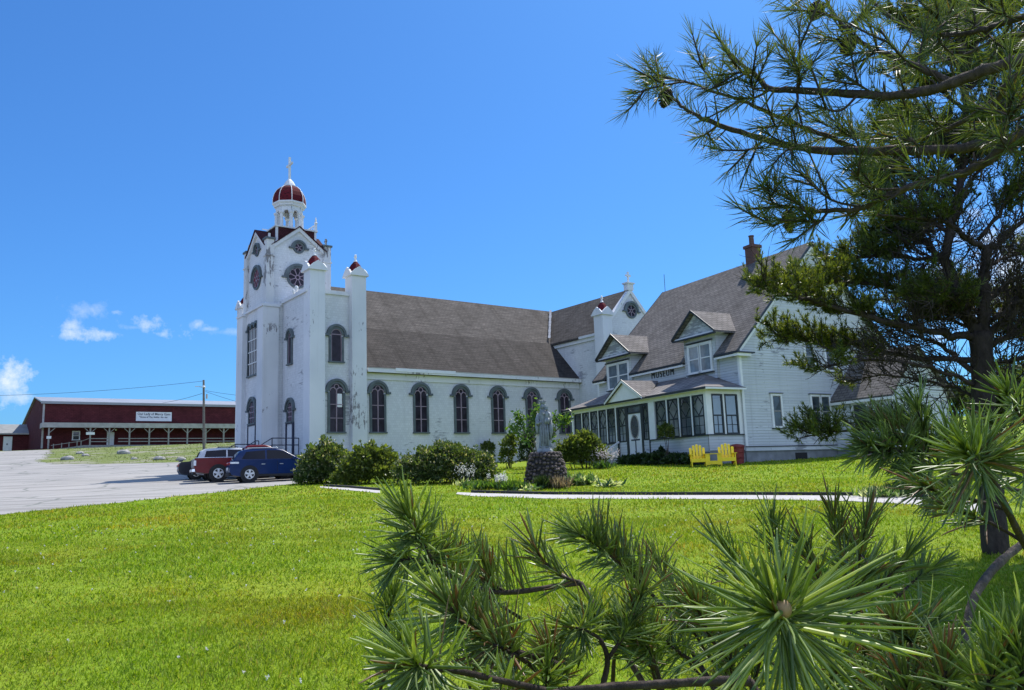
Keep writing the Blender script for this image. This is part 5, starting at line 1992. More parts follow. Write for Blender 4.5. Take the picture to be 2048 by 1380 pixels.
# ------------------------------------------------------------------ shrubs and garden plants
def lump_points(lumps, n, fill=.35):
    """random points near the surface of several ellipsoids, with outward directions"""
    vol = np.array([l[3] * l[4] + l[3] * l[5] for l in lumps])
    cnt = (n * vol / vol.sum()).astype(int)
    C, D = [], []
    for (x, y, z, rx, ry, rz), k in zip(lumps, cnt):
        d = unit(RNG.normal(size=(k, 3)))
        d[:, 2] = np.where(d[:, 2] < -.55, -d[:, 2], d[:, 2])
        fr = 1 - fill * RNG.random(k) ** 1.6
        ph = RNG.uniform(0, 6.28, 6)
        bumpf = 1 + .13 * np.sin(d[:, 0] * 6 + ph[0]) * np.sin(d[:, 1] * 6 + ph[1]) + .13 * np.sin(d[:, 2] * 11 + d[:, 0] * 8 + ph[2]) + .08 * np.sin(d[:, 0] * 19 + ph[3]) * np.sin(d[:, 2] * 17 + d[:, 1] * 9 + ph[4]) + RNG.normal(0, .03, k)
        bumpf = np.where(RNG.random(k) < .05, bumpf + RNG.random(k) * .22, bumpf)
        p = np.array([x, y, z]) + d * np.array([rx, ry, rz]) * (fr * bumpf)[:, None]
        C.append(p)
        D.append(d)
    return np.concatenate(C), np.concatenate(D)

def shrub(label, px, py, lumps, n, size, mat='leaf_shrub', name='shrub', Y=None, group=None, stems=8, cat='shrub', upward=.5, fill=.4, zs=1.0):
    lumps = [(l[0], l[1], l[2] * zs, l[3], l[4], l[5] * zs) for l in lumps]
    base = G(px, py) if Y is None else P(px, py, Y)
    base[2] = float(h(base[1]))
    r = empty(name, base, 0, label, cat, group)
    c, d = lump_points(lumps, n, fill)
    ok = c[:, 2] > .03
    c, d = c[ok], d[ok]
    dd = unit(d * .8 + np.array([0, 0, upward]) + RNG.normal(0, .55, c.shape))
    L = size * RNG.lognormal(0, .33, len(c))
    V = leaf_arrays(c, dd, L, L * .36)
    arrays_mesh('foliage', V, LEAF_F, RNG.random(len(c)), mat, r)
    mb = MB()
    for k in range(stems):
        l = lumps[k % len(lumps)]
        th, q = random.uniform(0, 6.28), random.uniform(.2, .75)
        tip = (l[0] + l[3] * q * math.cos(th), l[1] + l[4] * q * math.sin(th), l[2] + l[5] * .45)
        b0 = (l[0] * .5 + random.uniform(-.1, .1), l[1] * .5 + random.uniform(-.1, .1), -.05)
        mb.tube([b0, ((b0[0] + tip[0]) / 2 + .05, (b0[1] + tip[1]) / 2, (tip[2]) * .55), tip], [.022, .016, .007], 5, 'bark_twig')
    # stray shoots standing out of the outline
    sc_, sd_ = [], []
    for k in range(stems * 4):
        l = lumps[random.randrange(len(lumps))]
        th, el = random.uniform(0, 6.28), random.uniform(.35, 1.4)
        dv = np.array([math.cos(th) * math.cos(el), math.sin(th) * math.cos(el), math.sin(el)])
        a = np.array(l[:3]) + dv * np.array(l[3:]) * .8
        e = np.array(l[:3]) + dv * np.array(l[3:]) * random.uniform(1.08, 1.32) + np.array([0, 0, random.uniform(.0, .12)])
        mb.tube([tuple(a), tuple((a + e) / 2), tuple(e)], [.007, .005, .003], 4, 'bark_twig')
        tt = RNG.uniform(.2, 1.05, 16)
        sc_.append(a + (e - a) * tt[:, None] + RNG.normal(0, .02, (16, 3)))
        sd_.append(unit(dv + RNG.normal(0, .7, (16, 3))))
    sc_, sd_ = np.concatenate(sc_), np.concatenate(sd_)
    Ls = size * RNG.uniform(.7, 1.3, len(sc_))
    arrays_mesh('sprays', leaf_arrays(sc_, sd_, Ls, Ls * .34), LEAF_F, RNG.random(len(sc_)) * .85, mat, r)
    mb.build('stem', r)
    return r
GRP = 'shrubs along the church front'
shrub('big dark shrub at the nose of the blue crossover, leftmost of the row', 655, 966, [(0, 0, .95, 1.0, .95, 1.1), (-.55, .1, .6, .75, .8, .75), (.5, -.3, .55, .8, .8, .7), (-.75, -.4, .18, .5, .5, .28), (.1, -.6, .35, .9, .5, .45)], 15000, .095, group=GRP, zs=.82)
shrub('yellowish loose shrub between the dark left shrub and the large round one', 735, 967, [(0, 0, .85, .75, .8, .85), (.55, .1, .75, .65, .7, .75), (-.5, -.2, .55, .6, .7, .6), (.2, -.45, .4, .9, .5, .5), (-.85, -.5, .2, .5, .5, .35)], 12500, .10, 'leaf_light', group=GRP, zs=.86)
shrub('large rounded shrub dotted with faded blossom, left of the statue', 893, 966, [(0, 0, .72, 1.5, 1.05, 1.05), (-1.15, .1, .55, .85, .8, .72), (1.15, .05, .5, .75, .8, .72), (.25, -.5, .45, 1.3, .6, .6), (.2, .1, 1.05, .95, .8, .62)], 24000, .085, group=GRP, fill=.3, zs=.80)
shrub('small upright shrub against the church wall under the fourth window', 1018, 938, [(0, 0, 1.0, .42, .4, .55), (-.1, 0, .5, .35, .35, .45), (.25, 0, 1.35, .3, .3, .35)], 1100, .11, 'leaf_light', group=GRP)
shrub('sparse low shrub by the cellar vent of the church', 976, 926, [(0, 0, .7, .45, .4, .55)], 500, .12, 'leaf_light', group=GRP)
shrub('narrow dark shrub just left of the cobble pedestal', 1055, 938, [(0, 0, .75, .38, .35, .7), (.1, 0, 1.35, .32, .3, .5)], 1300, .10, 'leaf_dark', group=GRP)
shrub('bushy yellow-green shrub between the statue and the porch steps', 1165, 938, [(0, 0, 1.0, .85, .8, .95), (.6, .1, .75, .6, .6, .7), (-.75, 0, .75, .6, .6, .7), (.25, -.1, 1.45, .5, .5, .5)], 9000, .11, 'leaf_light', zs=.84)
# sapling behind the statue
sp = G(1078, 946)
spl = empty('sapling', (sp[0], sp[1] + 1.2, float(h(sp[1] + 1.2))), 0, 'young leafy tree with thin stems standing behind the statue', 'sapling')
mb = MB()
Csp = []
for br_ in ([(0, 0, 0), (-.1, 0, .8), (-.45, 0, 1.5), (-.95, 0, 1.95), (-1.2, 0, 2.05)], [(0, 0, 0), (-.05, .1, 1.0), (-.2, .1, 1.9), (-.1, .1, 2.6), (.05, .1, 3.0)],
            [(-.45, 0, 1.5), (-.7, .1, 2.2), (-.85, .1, 2.75)], [(0, 0, 0), (.2, .2, .9), (.75, .2, 1.7), (.95, .2, 2.3), (1.0, .2, 2.6)], [(.75, .2, 1.7), (1.25, .1, 2.2), (1.55, .1, 2.5)], [(-.2, .1, 1.6), (.05, .2, 2.2), (.2, .2, 2.7)]):
    mb.tube(br_, np.linspace(.032, .010, len(br_)), 5, 'bark_grey')
    q = np.array(br_)
    m_ = 150
    t = RNG.uniform(.42, 1.04, m_) * (len(q) - 1)
    i = np.minimum(t.astype(int), len(q) - 2)
    Csp.append(q[i] + (q[i + 1] - q[i]) * (t - i)[:, None] + RNG.normal(0, .12, (m_, 3)))
mb.build('stem', spl)
c = np.concatenate(Csp)
d = unit(RNG.normal(size=c.shape) + np.array([0, 0, .3]))
L = .17 * RNG.uniform(.7, 1.3, len(c))
arrays_mesh('foliage', leaf_arrays(c, d, L, L * .3), LEAF_F, RNG.random(len(c)), 'leaf_bright', spl)
# rose-like standard beside the porch, and the dark border along its foot
shrub('round headed standard bush on a bare stem before the porch windows', 1335, 914, [(0, 0, 1.55, .36, .36, .38)], 900, .10, 'leaf_light', 'standard_bush', 41.3, None, 3)
shrub('dark green low border planting along the foot of the porch', 1318, 922, [(0, 0, .28, .75, .55, .50), (.75, -1.0, .22, .7, .5, .38), (-.7, 1.2, .28, .7, .6, .48), (-1.2, 2.2, .25, .6, .6, .42), (1.3, -2.0, .15, .5, .5, .28), (.2, .3, .75, .18, .18, .35)], 5500, .12, 'leaf_dark', 'border_plants', 42.0, None, 4, 'border plants', .5, .4, .7)

def blades(label, px, py, n, L, w, mat, spread, name='plant', up=.9, cat='plant', flowers=None, Y=None, group=None, arch=.25):
    base = G(px, py)
    r = empty(name, base, 0, label, cat, group)
    b = np.concatenate([RNG.normal(0, spread * .4, (n, 2)), np.zeros((n, 1)) + .01], 1)
    d = unit(np.concatenate([RNG.normal(0, 1, (n, 2)) * (1.15 - up), np.full((n, 1), up)], 1))
    Ls = L * RNG.uniform(.6, 1.15, n)
    arrays_mesh('foliage', leaf_arrays(b, d, Ls, np.full(n, w) * RNG.uniform(.7, 1.2, n), arch), LEAF_F, RNG.random(n), mat, r)
    if flowers:
        nf, hgt, fm, fs, fsp = flowers
        k = 26
        pos = np.concatenate([RNG.normal(0, spread * .6, (nf, 2)), RNG.uniform(.7, 1.1, (nf, 1)) * hgt], 1)
        c = np.repeat(pos, k, 0) + RNG.normal(0, 1, (nf * k, 3)) * np.array([fsp * .5, fsp * .5, fsp])
        arrays_mesh('blossoms', leaf_arrays(c, unit(RNG.normal(size=c.shape)), np.full(len(c), fs), np.full(len(c), fs * .5)), LEAF_F, RNG.random(len(c)), fm, r)
        mb = MB()
        for p in pos:
            mb.tube([(p[0] * .4, p[1] * .4, 0), tuple(p)], .006, 4, 'bark_twig')
        mb.build('flower_stem', r)
    return r
GB = 'flower bed plants along the path'
blades('white plumed flowers over pale leaves at the right foot of the large shrub', 928, 972, 60, .30, .045, 'leaf_hosta', .35, 'flowering_plant', .6, flowers=(9, .62, 'petal_white', .035, .10), group=GB)
blades('low yellow-green leafy mound right of the white plumes', 963, 980, 260, .30, .03, 'leaf_bright', .45, 'leafy_plant', .8, group=GB)
blades('clump of white blossoms beside the path', 999, 979, 130, .28, .03, 'leaf_bright', .28, 'flowering_plant', .8, flowers=(14, .42, 'petal_white', .04, .05), group=GB)
blades('mid green fern-like clump between white blossoms and pedestal', 1026, 982, 240, .34, .025, 'leaf_bright', .34, 'leafy_plant', .8, group=GB)
blades('pale variegated low leaves in front of the pedestal', 1056, 981, 120, .24, .05, 'leaf_hosta', .55, 'hosta', .45, group=GB)
blades('dark spiky tuft at the centre foot of the pedestal', 1086, 979, 260, .42, .02, 'leaf_dark', .22, 'leafy_plant', .9, group=GB)
blades('dry straw-coloured clump at the right foot of the pedestal', 1116, 978, 220, .42, .02, 'straw', .36, 'dry_plant', .75, group=GB)
blades('large variegated hosta right of the pedestal', 1158, 970, 150, .46, .09, 'leaf_hosta', .50, 'hosta', .50, group=GB)
blades('small variegated hosta on the lawn, right of the large one', 1215, 974, 70, .36, .05, 'leaf_hosta', .42, 'hosta', .40, group=GB)
blades('pinkish white plumes in front of the porch steps', 1208, 938, 120, .40, .035, 'leaf_bright', .55, 'flowering_plant', .8, flowers=(16, .75, 'petal_pink', .05, .12), group=GB)
blades('straggly pale weeds at the far edge of the path, near the pine', 1760, 994, 420, .24, .022, 'leaf_hosta', .55, 'weed_clump', .75, group=GB)
blades('taller grey-green weeds on the path edge, left of the pine trunk', 1802, 992, 420, .30, .025, 'leaf_dark', .40, 'weed_clump', .8, group=GB)
# rocks and weeds on the verge by the gym
rk = [(170, 912, .42), (247, 908, .8), (160, 908, .5), (318, 920, .6), (362, 921, .5), (268, 919, .35), (135, 920, .7)]
lbls = ['flat grey rock on the verge, second from its left', 'largest grey boulder on the verge below the gym sign', 'grey rock near the ramp end of the verge', 'grey rock on the verge left of the pole foot', 'grey rock at the verge edge nearest the dark sedan', 'small grey rock on the verge under the gym sign', 'pale slab of rock at the left end of the verge']
for (px, py, s), lb in zip(rk, lbls):
    p = G(px, py)
    mb = MB()
    mb.ball((0, 0, s * .18), (s, s * .7, s * .42), 'rock_grey', 9, 6)
    mb.v = [(x * random.uniform(.85, 1.15), y * random.uniform(.85, 1.15), z * random.uniform(.8, 1.2)) for x, y, z in mb.v]
    o = mb.build('rock')
    o.location = tuple(p)
    tag(o, lb, 'rock', 'rocks on the verge')
n = 9000
vy = RNG.uniform(74, 113, n)
vx = np.interp(vy, ISL_Y, ISL_X) + RNG.random(n) ** .8 * 48 - .6
ok = (vx < -13) & (np.sin(vx * .35) * np.sin(vy * .5) + RNG.normal(0, .5, n) > -.3)
vx, vy = vx[ok], vy[ok]
b = np.stack([vx, vy, h(vy)], 1)
d = unit(RNG.normal(0, .4, b.shape) + np.array([0, 0, 1]))
o = arrays_mesh('verge_grass', leaf_arrays(b, d, RNG.uniform(.06, .22, len(b)), np.full(len(b), .03)), LEAF_F, RNG.random(len(b)), 'leaf_light')
o['kind'] = 'stuff'

# ------------------------------------------------------------------ background trees on the right
def far_tree(label, px, Y, hgt, lumps, n, size, mat, name='tree'):
    p = P(px, 800, Y)
    r = empty(name, (p[0], p[1], float(h(Y))), 0, label, 'tree', 'trees behind the house')
    mb = MB()
    mb.tube([(0, 0, -.5), (.1, 0, hgt * .4), (0, .1, hgt * .85)], [.22, .15, .04], 7, 'bark_dark')
    for k in range(9):
        th = k * 2.4
        z = hgt * (.3 + .06 * k)
        mb.tube([(0, 0, z), (.9 * math.cos(th), .9 * math.sin(th), z + .5), (1.7 * math.cos(th), 1.7 * math.sin(th), z + .8)], [.06, .04, .015], 5, 'bark_dark')
    mb.build('trunk', r)
    c, d = lump_points(lumps, n, .6)
    dd = unit(d * .5 + RNG.normal(0, .7, c.shape) + np.array([0, 0, .3]))
    L = size * RNG.uniform(.6, 1.4, n)[:len(c)]
    arrays_mesh('crown', leaf_arrays(c, dd, L, L * .25), LEAF_F, RNG.random(len(c)), mat, r)
def rl(H, R, k):
    o = []
    for i in range(k):
        th, q = random.uniform(0, 6.28), random.uniform(.2, .8)
        z = random.uniform(.28, .95) * H
        rr = R * (1.05 - .6 * z / H)
        o.append((R * q * math.cos(th), R * q * math.sin(th), z, rr * .6, rr * .6, rr * .45))
    return o
for lb, px, Y, H, R, n in (('dark evergreen behind the rear wing, left of the pine trunk', 1800, 66, 5.2, 2.6, 5200),
                           ('broad dark tree behind the pine trunk', 1905, 74, 5.2, 3.2, 5200),
                           ('dark tree right of the pine trunk, in the distance', 2000, 62, 6.0, 3.0, 5200),
                           ('rightmost distant dark tree at the picture edge', 2095, 58, 6.5, 3.0, 4200),
                           ('small round tree just beyond the rear wing', 1845, 58, 3.0, 1.8, 3200)):
    far_tree(lb, px, Y, H, rl(H, R, 16), n, .34, 'leaf_far')

# ------------------------------------------------------------------ pines
RNG = np.random.default_rng(23)
def pix(p):
    v = p - CAM
    z = v @ _F
    return IW / 2 + FPX * (v @ _R) / z, IH / 2 - FPX * (v @ _U) / z
def smooth(pts, k=6):
    """Catmull-Rom through points"""
    p = [np.array(q, float) for q in pts]
    p = [2 * p[0] - p[1]] + p + [2 * p[-1] - p[-2]]
    o = []
    for i in range(1, len(p) - 2):
        for t in np.linspace(0, 1, k, endpoint=False):
            o.append(.5 * ((2 * p[i]) + (p[i + 1] - p[i - 1]) * t + (2 * p[i - 1] - 5 * p[i] + 4 * p[i + 1] - p[i + 2]) * t * t + (3 * p[i] - p[i - 1] - 3 * p[i + 1] + p[i + 2]) * t ** 3))
    o.append(p[-2])
    return np.array(o)

def pxpath(lst, Y0, Y1):
    n = len(lst)
    return [P(x, y, Y0 + (Y1 - Y0) * i / max(1, n - 1)) for i, (x, y) in enumerate(lst)]

def limb_radii(n, r0, r1, knob=.06):
    r = np.linspace(r0, r1, n)
    return r * (1 + RNG.normal(0, knob, n))

def along(path, t):
    x = np.clip(t, 0, 1) * (len(path) - 1)
    i = np.minimum(x.astype(int), len(path) - 2)
    f = (x - i)[:, None]
    return path[i] * (1 - f) + path[i + 1] * f, unit(path[i + 1] - path[i])

def shoot_needles(path, n, L, ang0=75, ang1=28, t0=0., tipburst=.18, pair=False):
    """needles set spirally along a shoot; they lean more forward at the tip"""
    t = t0 + (1 - t0) * np.sort(RNG.random(n)) ** .85
    nb = int(n * tipburst)
    if nb:
        t[-nb:] = RNG.uniform(.96, 1, nb)
    if pair:
        t = np.repeat(t[::2], 2)[:n]
    b, d = along(path, t)
    a = np.radians(ang0 + (ang1 - ang0) * ((t - t0) / max(1e-6, 1 - t0)) + RNG.normal(0, 9, n))
    if nb:
        a[-nb:] = np.radians(RNG.uniform(2, 38, nb))
    s = perp(d)
    if pair:
        m2 = len(a) // 2 * 2
        a[1:m2:2], s[1:m2:2] = a[0:m2:2], s[0:m2:2]
    dd = unit(d * np.cos(a)[:, None] + s * np.sin(a)[:, None] + (RNG.normal(0, .055, b.shape) if pair else 0))
    return b, dd, L * RNG.uniform(.62, 1.12, n) * (1 - .15 * (1 - t))

class Needles:
    def __init__(s):
        s.b, s.d, s.L = [], [], []
    def add(s, b, d, L):
        s.b.append(b); s.d.append(d); s.L.append(L)
    def build(s, parent, mat, w, rnd=False, name='needles', bend=.1):
        b, d, L = np.concatenate(s.b), np.concatenate(s.d), np.concatenate(s.L)
        ww = np.full(len(b), w) * RNG.uniform(.8, 1.15, len(b))
        V = round_needles(b, d, L, ww, bend) if rnd else flat_needles(b, d, L, ww, bend)
        return arrays_mesh(name, V, ROUND_F if rnd else FLAT_F, RNG.random(len(b)), mat, parent, rnd)

def cone_mesh(parent, p, d, L, R, mat='bark_branch'):
    """pine cone: spiral of pointed scales on a core"""
    p, d = Vector(p), Vector(d).normalized()
    u = d.orthogonal().normalized()
    v = d.cross(u)
    mb = MB()
    n = 70
    core = [(0.001, 0), (R * .55, L * .15), (R * .7, L * .4), (R * .4, L * .8), (.001, L)]
    mb.lathe(core, 8, (0, 0, 0), mat)
    for k in range(n):
        t = (k + .5) / n
        th = k * 2.39996
        r = R * (math.sin(math.pi * min(1, t * .9 + .12)) ** .7)
        c, s_ = math.cos(th), math.sin(th)
        z = L * t
        w = R * .30
        e = Vector((c, s_, 0)); q = Vector((-s_, c, 0))
        a = e * r * .5 + Vector((0, 0, z - .05 * L))
        o = e * r + Vector((0, 0, z + .06 * L))
        mb.add([tuple(a - q * w * .6), tuple(a + q * w * .6), tuple(o + q * w), tuple(o + e * R * .12 + Vector((0, 0, -.02 * L))), tuple(o - q * w), tuple(o + Vector((0, 0, -.09 * L)))],
               [(0, 1, 2, 3, 4), (2, 5, 3), (3, 5, 4), (4, 5, 0), (1, 5, 2)], mat)
    mb.v = [tuple(p + u * x + v * y + d * z) for x, y, z in mb.v]
    return mb.build('pine_cone', parent)

# ---- the middle pine, its trunk at the right of the lawn
TB = G(1990, 1108)
midp = empty('pine_tree', TB, 0, 'old dark pine with a thick trunk at the right, bare twigs inside and green tips', 'pine tree')
mid_off = np.array(TB)
def rel(p):
    return p - mid_off
D0 = TB[1]
trunk = [TB + np.array([0, 0, -.4])] + [P(x, y, D0) for x, y in ((1992, 1108), (1986, 1040), (1976, 930), (1968, 830), (1965, 740), (1961, 665))]
mb = MB()
tp = smooth([rel(p) for p in trunk], 5)
mb.tube(tp, np.interp(np.linspace(0, 1, len(tp)), [0, .12, .25, .6, 1], [.19, .155, .148, .14, .125]) * (1 + RNG.normal(0, .03, len(tp))), 14, 'bark_dark')
mb.build('trunk', midp, True)
LIMBS = [  # pixel path, start depth, end depth, radius start, radius end, leafy fraction, twig count
    ([(1962, 668), (1935, 637), (1905, 565), (1893, 506), (1908, 431), (1921, 366), (1930, 250), (1925, 120)], 0, .3, .125, .05, .40, 40),
    ([(1966, 680), (1970, 600), (1970, 545), (1975, 497)], 0, -.1, .12, .085, .0, 12),
    ([(1975, 497), (1935, 477), (1903, 451), (1870, 438), (1805, 435), (1730, 430)], -.1, -.9, .06, .018, .45, 26),
    ([(1978, 495), (1994, 490), (2048, 438), (2120, 380)], -.1, .6, .07, .03, .3, 22),
    ([(1905, 565), (1880, 519), (1848, 480), (1805, 444), (1773, 418), (1720, 380)], .1, 1.2, .06, .018, .5, 24),
    ([(1978, 670), (2017, 634), (2040, 600), (2060, 570), (2110, 500)], 0, -.8, .085, .03, .3, 20),
    ([(1972, 605), (2017, 565), (2060, 545), (2130, 520)], 0, .9, .055, .02, .4, 18),
    ([(1945, 676), (1870, 663), (1793, 647), (1710, 627), (1627, 602), (1575, 588), (1528, 568)], 0, -1.1, .075, .014, .62, 46),
    ([(1950, 720), (1843, 717), (1760, 700), (1693, 687), (1620, 683), (1555, 672)], 0, .9, .06, .012, .62, 42),
    ([(1948, 745), (1893, 702), (1850, 678), (1790, 660), (1740, 610)], 0, .6, .055, .014, .1, 24),
    ([(1950, 770), (1877, 740), (1790, 722), (1700, 722), (1650, 735)], 0, -.7, .045, .010, .05, 26),
    ([(1955, 800), (1900, 775), (1830, 760), (1760, 750), (1690, 765)], .1, 1.3, .04, .010, .05, 24),
    ([(1898, 556), (1820, 570), (1760, 572), (1690, 562), (1640, 566), (1580, 572)], .1, -.4, .05, .012, .75, 40),
    ([(1893, 508), (1840, 520), (1770, 510), (1700, 520), (1665, 540)], .1, .5, .045, .012, .70, 34),
    ([(1900, 470), (1850, 430), (1780, 380), (1740, 330)], .15, .8, .045, .012, .5, 24),
    ([(1912, 400), (1960, 340), (2010, 300), (2070, 270)], .2, .6, .04, .012, .5, 24),
    ([(1916, 380), (1860, 330), (1800, 290), (1750, 270)], .2, -.5, .04, .012, .55, 24),
    ([(1990, 880), (1900, 862), (1800, 852), (1700, 860), (1610, 872)], -.1, -1.3, .045, .010, .62, 30),
    ([(1990, 790), (2040, 770), (2100, 760)], .1, .6, .04, .015, .2, 18),
    ([(1985, 730), (2030, 720), (2100, 690)], .1, -.6, .04, .015, .2, 18),
    ([(1990, 850), (2050, 830), (2120, 820)], -.1, -.9, .04, .015, .5, 18),
    ([(1968, 540), (2000, 520), (2050, 500), (2110, 470)], 0, 1.2, .04, .012, .5, 20),
    ([(1960, 640), (1900, 620), (1830, 600), (1770, 600)], .1, 1.5, .035, .010, .4, 22),
    ([(1930, 60), (1880, -60), (1840, -200)], .5, 1.4, .05, .014, .95, 50),
    ([(1930, 60), (1990, -120), (2060, -260)], .5, 1.6, .05, .014, .95, 50),
    ([(1930, 20), (1950, -150), (1960, -330)], .5, 2.0, .05, .014, .95, 50),
    ([(1930, 100), (2030, 10), (2120, -40)], .5, 1.8, .05, .014, .95, 50),
    ([(1930, 150), (1870, 80), (1800, 30)], .4, 1.6, .05, .014, .95, 46),
    ([(1925, 200), (2000, 120), (2080, 60)], .4, 1.2, .05, .014, .95, 46),
    ([(1921, 330), (1980, 250), (2060, 200)], .3, 1.3, .05, .014, .9, 44),
    ([(1921, 340), (1860, 260), (1790, 220)], .3, 1.5, .05, .014, .9, 40),
    ([(1955, 655), (1900, 615), (1845, 595)], 0, .9, .04, .012, .8, 20),
    ([(1955, 650), (1905, 600), (1870, 585)], 0, -.8, .04, .012, .8, 16),
    ([(1955, 660), (1900, 640), (1850, 632)], 0, .2, .04, .012, .6, 16),
    ([(1965, 640), (1935, 600), (1915, 580)], 0, 1.3, .04, .012, .8, 18),
    ([(1975, 650), (2010, 610), (2045, 590)], 0, 1.2, .04, .012, .8, 18),
    ([(1975, 690), (2020, 670), (2070, 660)], 0, .9, .04, .012, .8, 18),
    ([(1985, 690), (2060, 640), (2160, 560), (2280, 500)], 0, .5, .06, .02, .75, 44),
    ([(2048, 438), (2140, 400), (2240, 330), (2330, 300)], .4, 1.2, .05, .014, .8, 44),
    ([(1985, 640), (2080, 560), (2180, 430), (2260, 330)], 0, .3, .05, .014, .75, 44),
    ([(1928, 150), (1990, 20), (2080, -80), (2180, -150)], .3, .8, .05, .014, .85, 40),
    ([(1925, 120), (1900, -40), (1850, -160)], .3, .5, .05, .014, .85, 36),
    ([(1925, 120), (1960, -60), (2000, -220)], .3, .6, .05, .014, .85, 36),
    ([(2110, 380), (2180, 250), (2240, 100)], .6, 1.2, .05, .014, .8, 40),
    ([(1955, 480), (2020, 400), (2070, 330), (2140, 240)], 0, -.3, .04, .012, .7, 34),
    ([(1905, 430), (1850, 370), (1790, 340), (1730, 380)], .15, .4, .04, .012, .65, 30),
    ([(1915, 380), (1960, 300), (1985, 240)], .2, .1, .035, .012, .65, 26),
    ([(1890, 520), (1840, 480), (1790, 470), (1750, 480)], .1, .9, .04, .012, .7, 30),
    ([(1925, 250), (1990, 200), (2060, 160)], .3, .9, .04, .012, .6, 20),
    ([(1928, 220), (1870, 170), (1800, 140)], .3, -.2, .04, .012, .6, 20),
]
TW = MB()
ND = Needles()
for (path, a0, a1, r0, r1, leafy, nt_) in LIMBS:
    if np.mean([q[1] for q in path]) < 490 and leafy > .25:
        leafy = min(.95, leafy * 1.1)
    pts = [rel(p) for p in pxpath(path, D0 + a0, D0 + a1)]
    sp_ = smooth(pts, 5)
    sp_[1:-1] += RNG.normal(0, .012, sp_[1:-1].shape)
    mb = MB()
    mb.tube(sp_, limb_radii(len(sp_), r0 * .66, r1 * .7), 8, 'bark_dark')
    mb.build('limb', midp, True)
    Ltot = np.linalg.norm(np.diff(sp_, axis=0), axis=1).sum()
    for k in range(int(nt_ * (2.3 if leafy > .4 else 1.7))):
        t = RNG.uniform(.08, 1.0)
        b, d = along(sp_, np.array([t]))
        b, d = b[0], d[0]
        s = perp(d[None])[0]
        isl = t > (1 - leafy) - .05
        s[2] = s[2] * (.30 if isl else .7) + (.12 if isl else .12)
        dirn = unit((d * .75 + s * .9)[None])[0]
        if isl:
            qx, qy = pix(b + dirn * .25 + mid_off)
            if qx < 1720 and qy < 536 - max(0, qx - 1570) * .42:
                continue
        Lt = RNG.uniform(.18, .42) if isl else RNG.uniform(.25, .75) * (1.15 - .45 * t)
        bend = perp(dirn[None])[0] * Lt * .22
        q = np.array([b, b + dirn * Lt * .5 + bend * .5, b + dirn * Lt + bend * .2 + np.array([0, 0, .06])])
        TW.tube(q, [.008, .006, .003], 4, 'bark_dark', False)
        isleaf = t > (1 - leafy) - .05 and RNG.random() < .92
        ns = RNG.integers(3, 6)
        for j in range(ns):
            tt = RNG.uniform(.25, 1.0)
            bb, dd = along(q, np.array([tt]))
            bb, dd = bb[0], dd[0]
            d2 = unit((dd + perp(dd[None])[0] * .9 + np.array([0, 0, .25]))[None])[0]
            L2 = RNG.uniform(.08, .17) if isleaf else RNG.uniform(.12, .34)
            q2 = np.array([bb, bb + d2 * L2 * .55 + RNG.normal(0, .02, 3), bb + d2 * L2 + np.array([0, 0, .03])])
            TW.tube(q2, [.006, .0045, .003], 3, 'bark_dark', False)
            if isleaf:
                ND.add(*shoot_needles(q2, 44, .075, 66, 22, .2, .3))
            elif RNG.random() < .8:
                d3 = unit((d2 + perp(d2[None])[0] * 1.1)[None])[0]
                TW.tube(np.array([q2[1], q2[1] + d3 * .12, q2[1] + d3 * .2 + np.array([0, 0, .02])]), [.004, .003, .002], 3, 'bark_dark', False)
        if isleaf:
            ND.add(*shoot_needles(q, 36, .075, 66, 22, .55, .35))
TW.build('twigs', midp)
ND.build(midp, 'needle_mid', .0036, name='foliage')

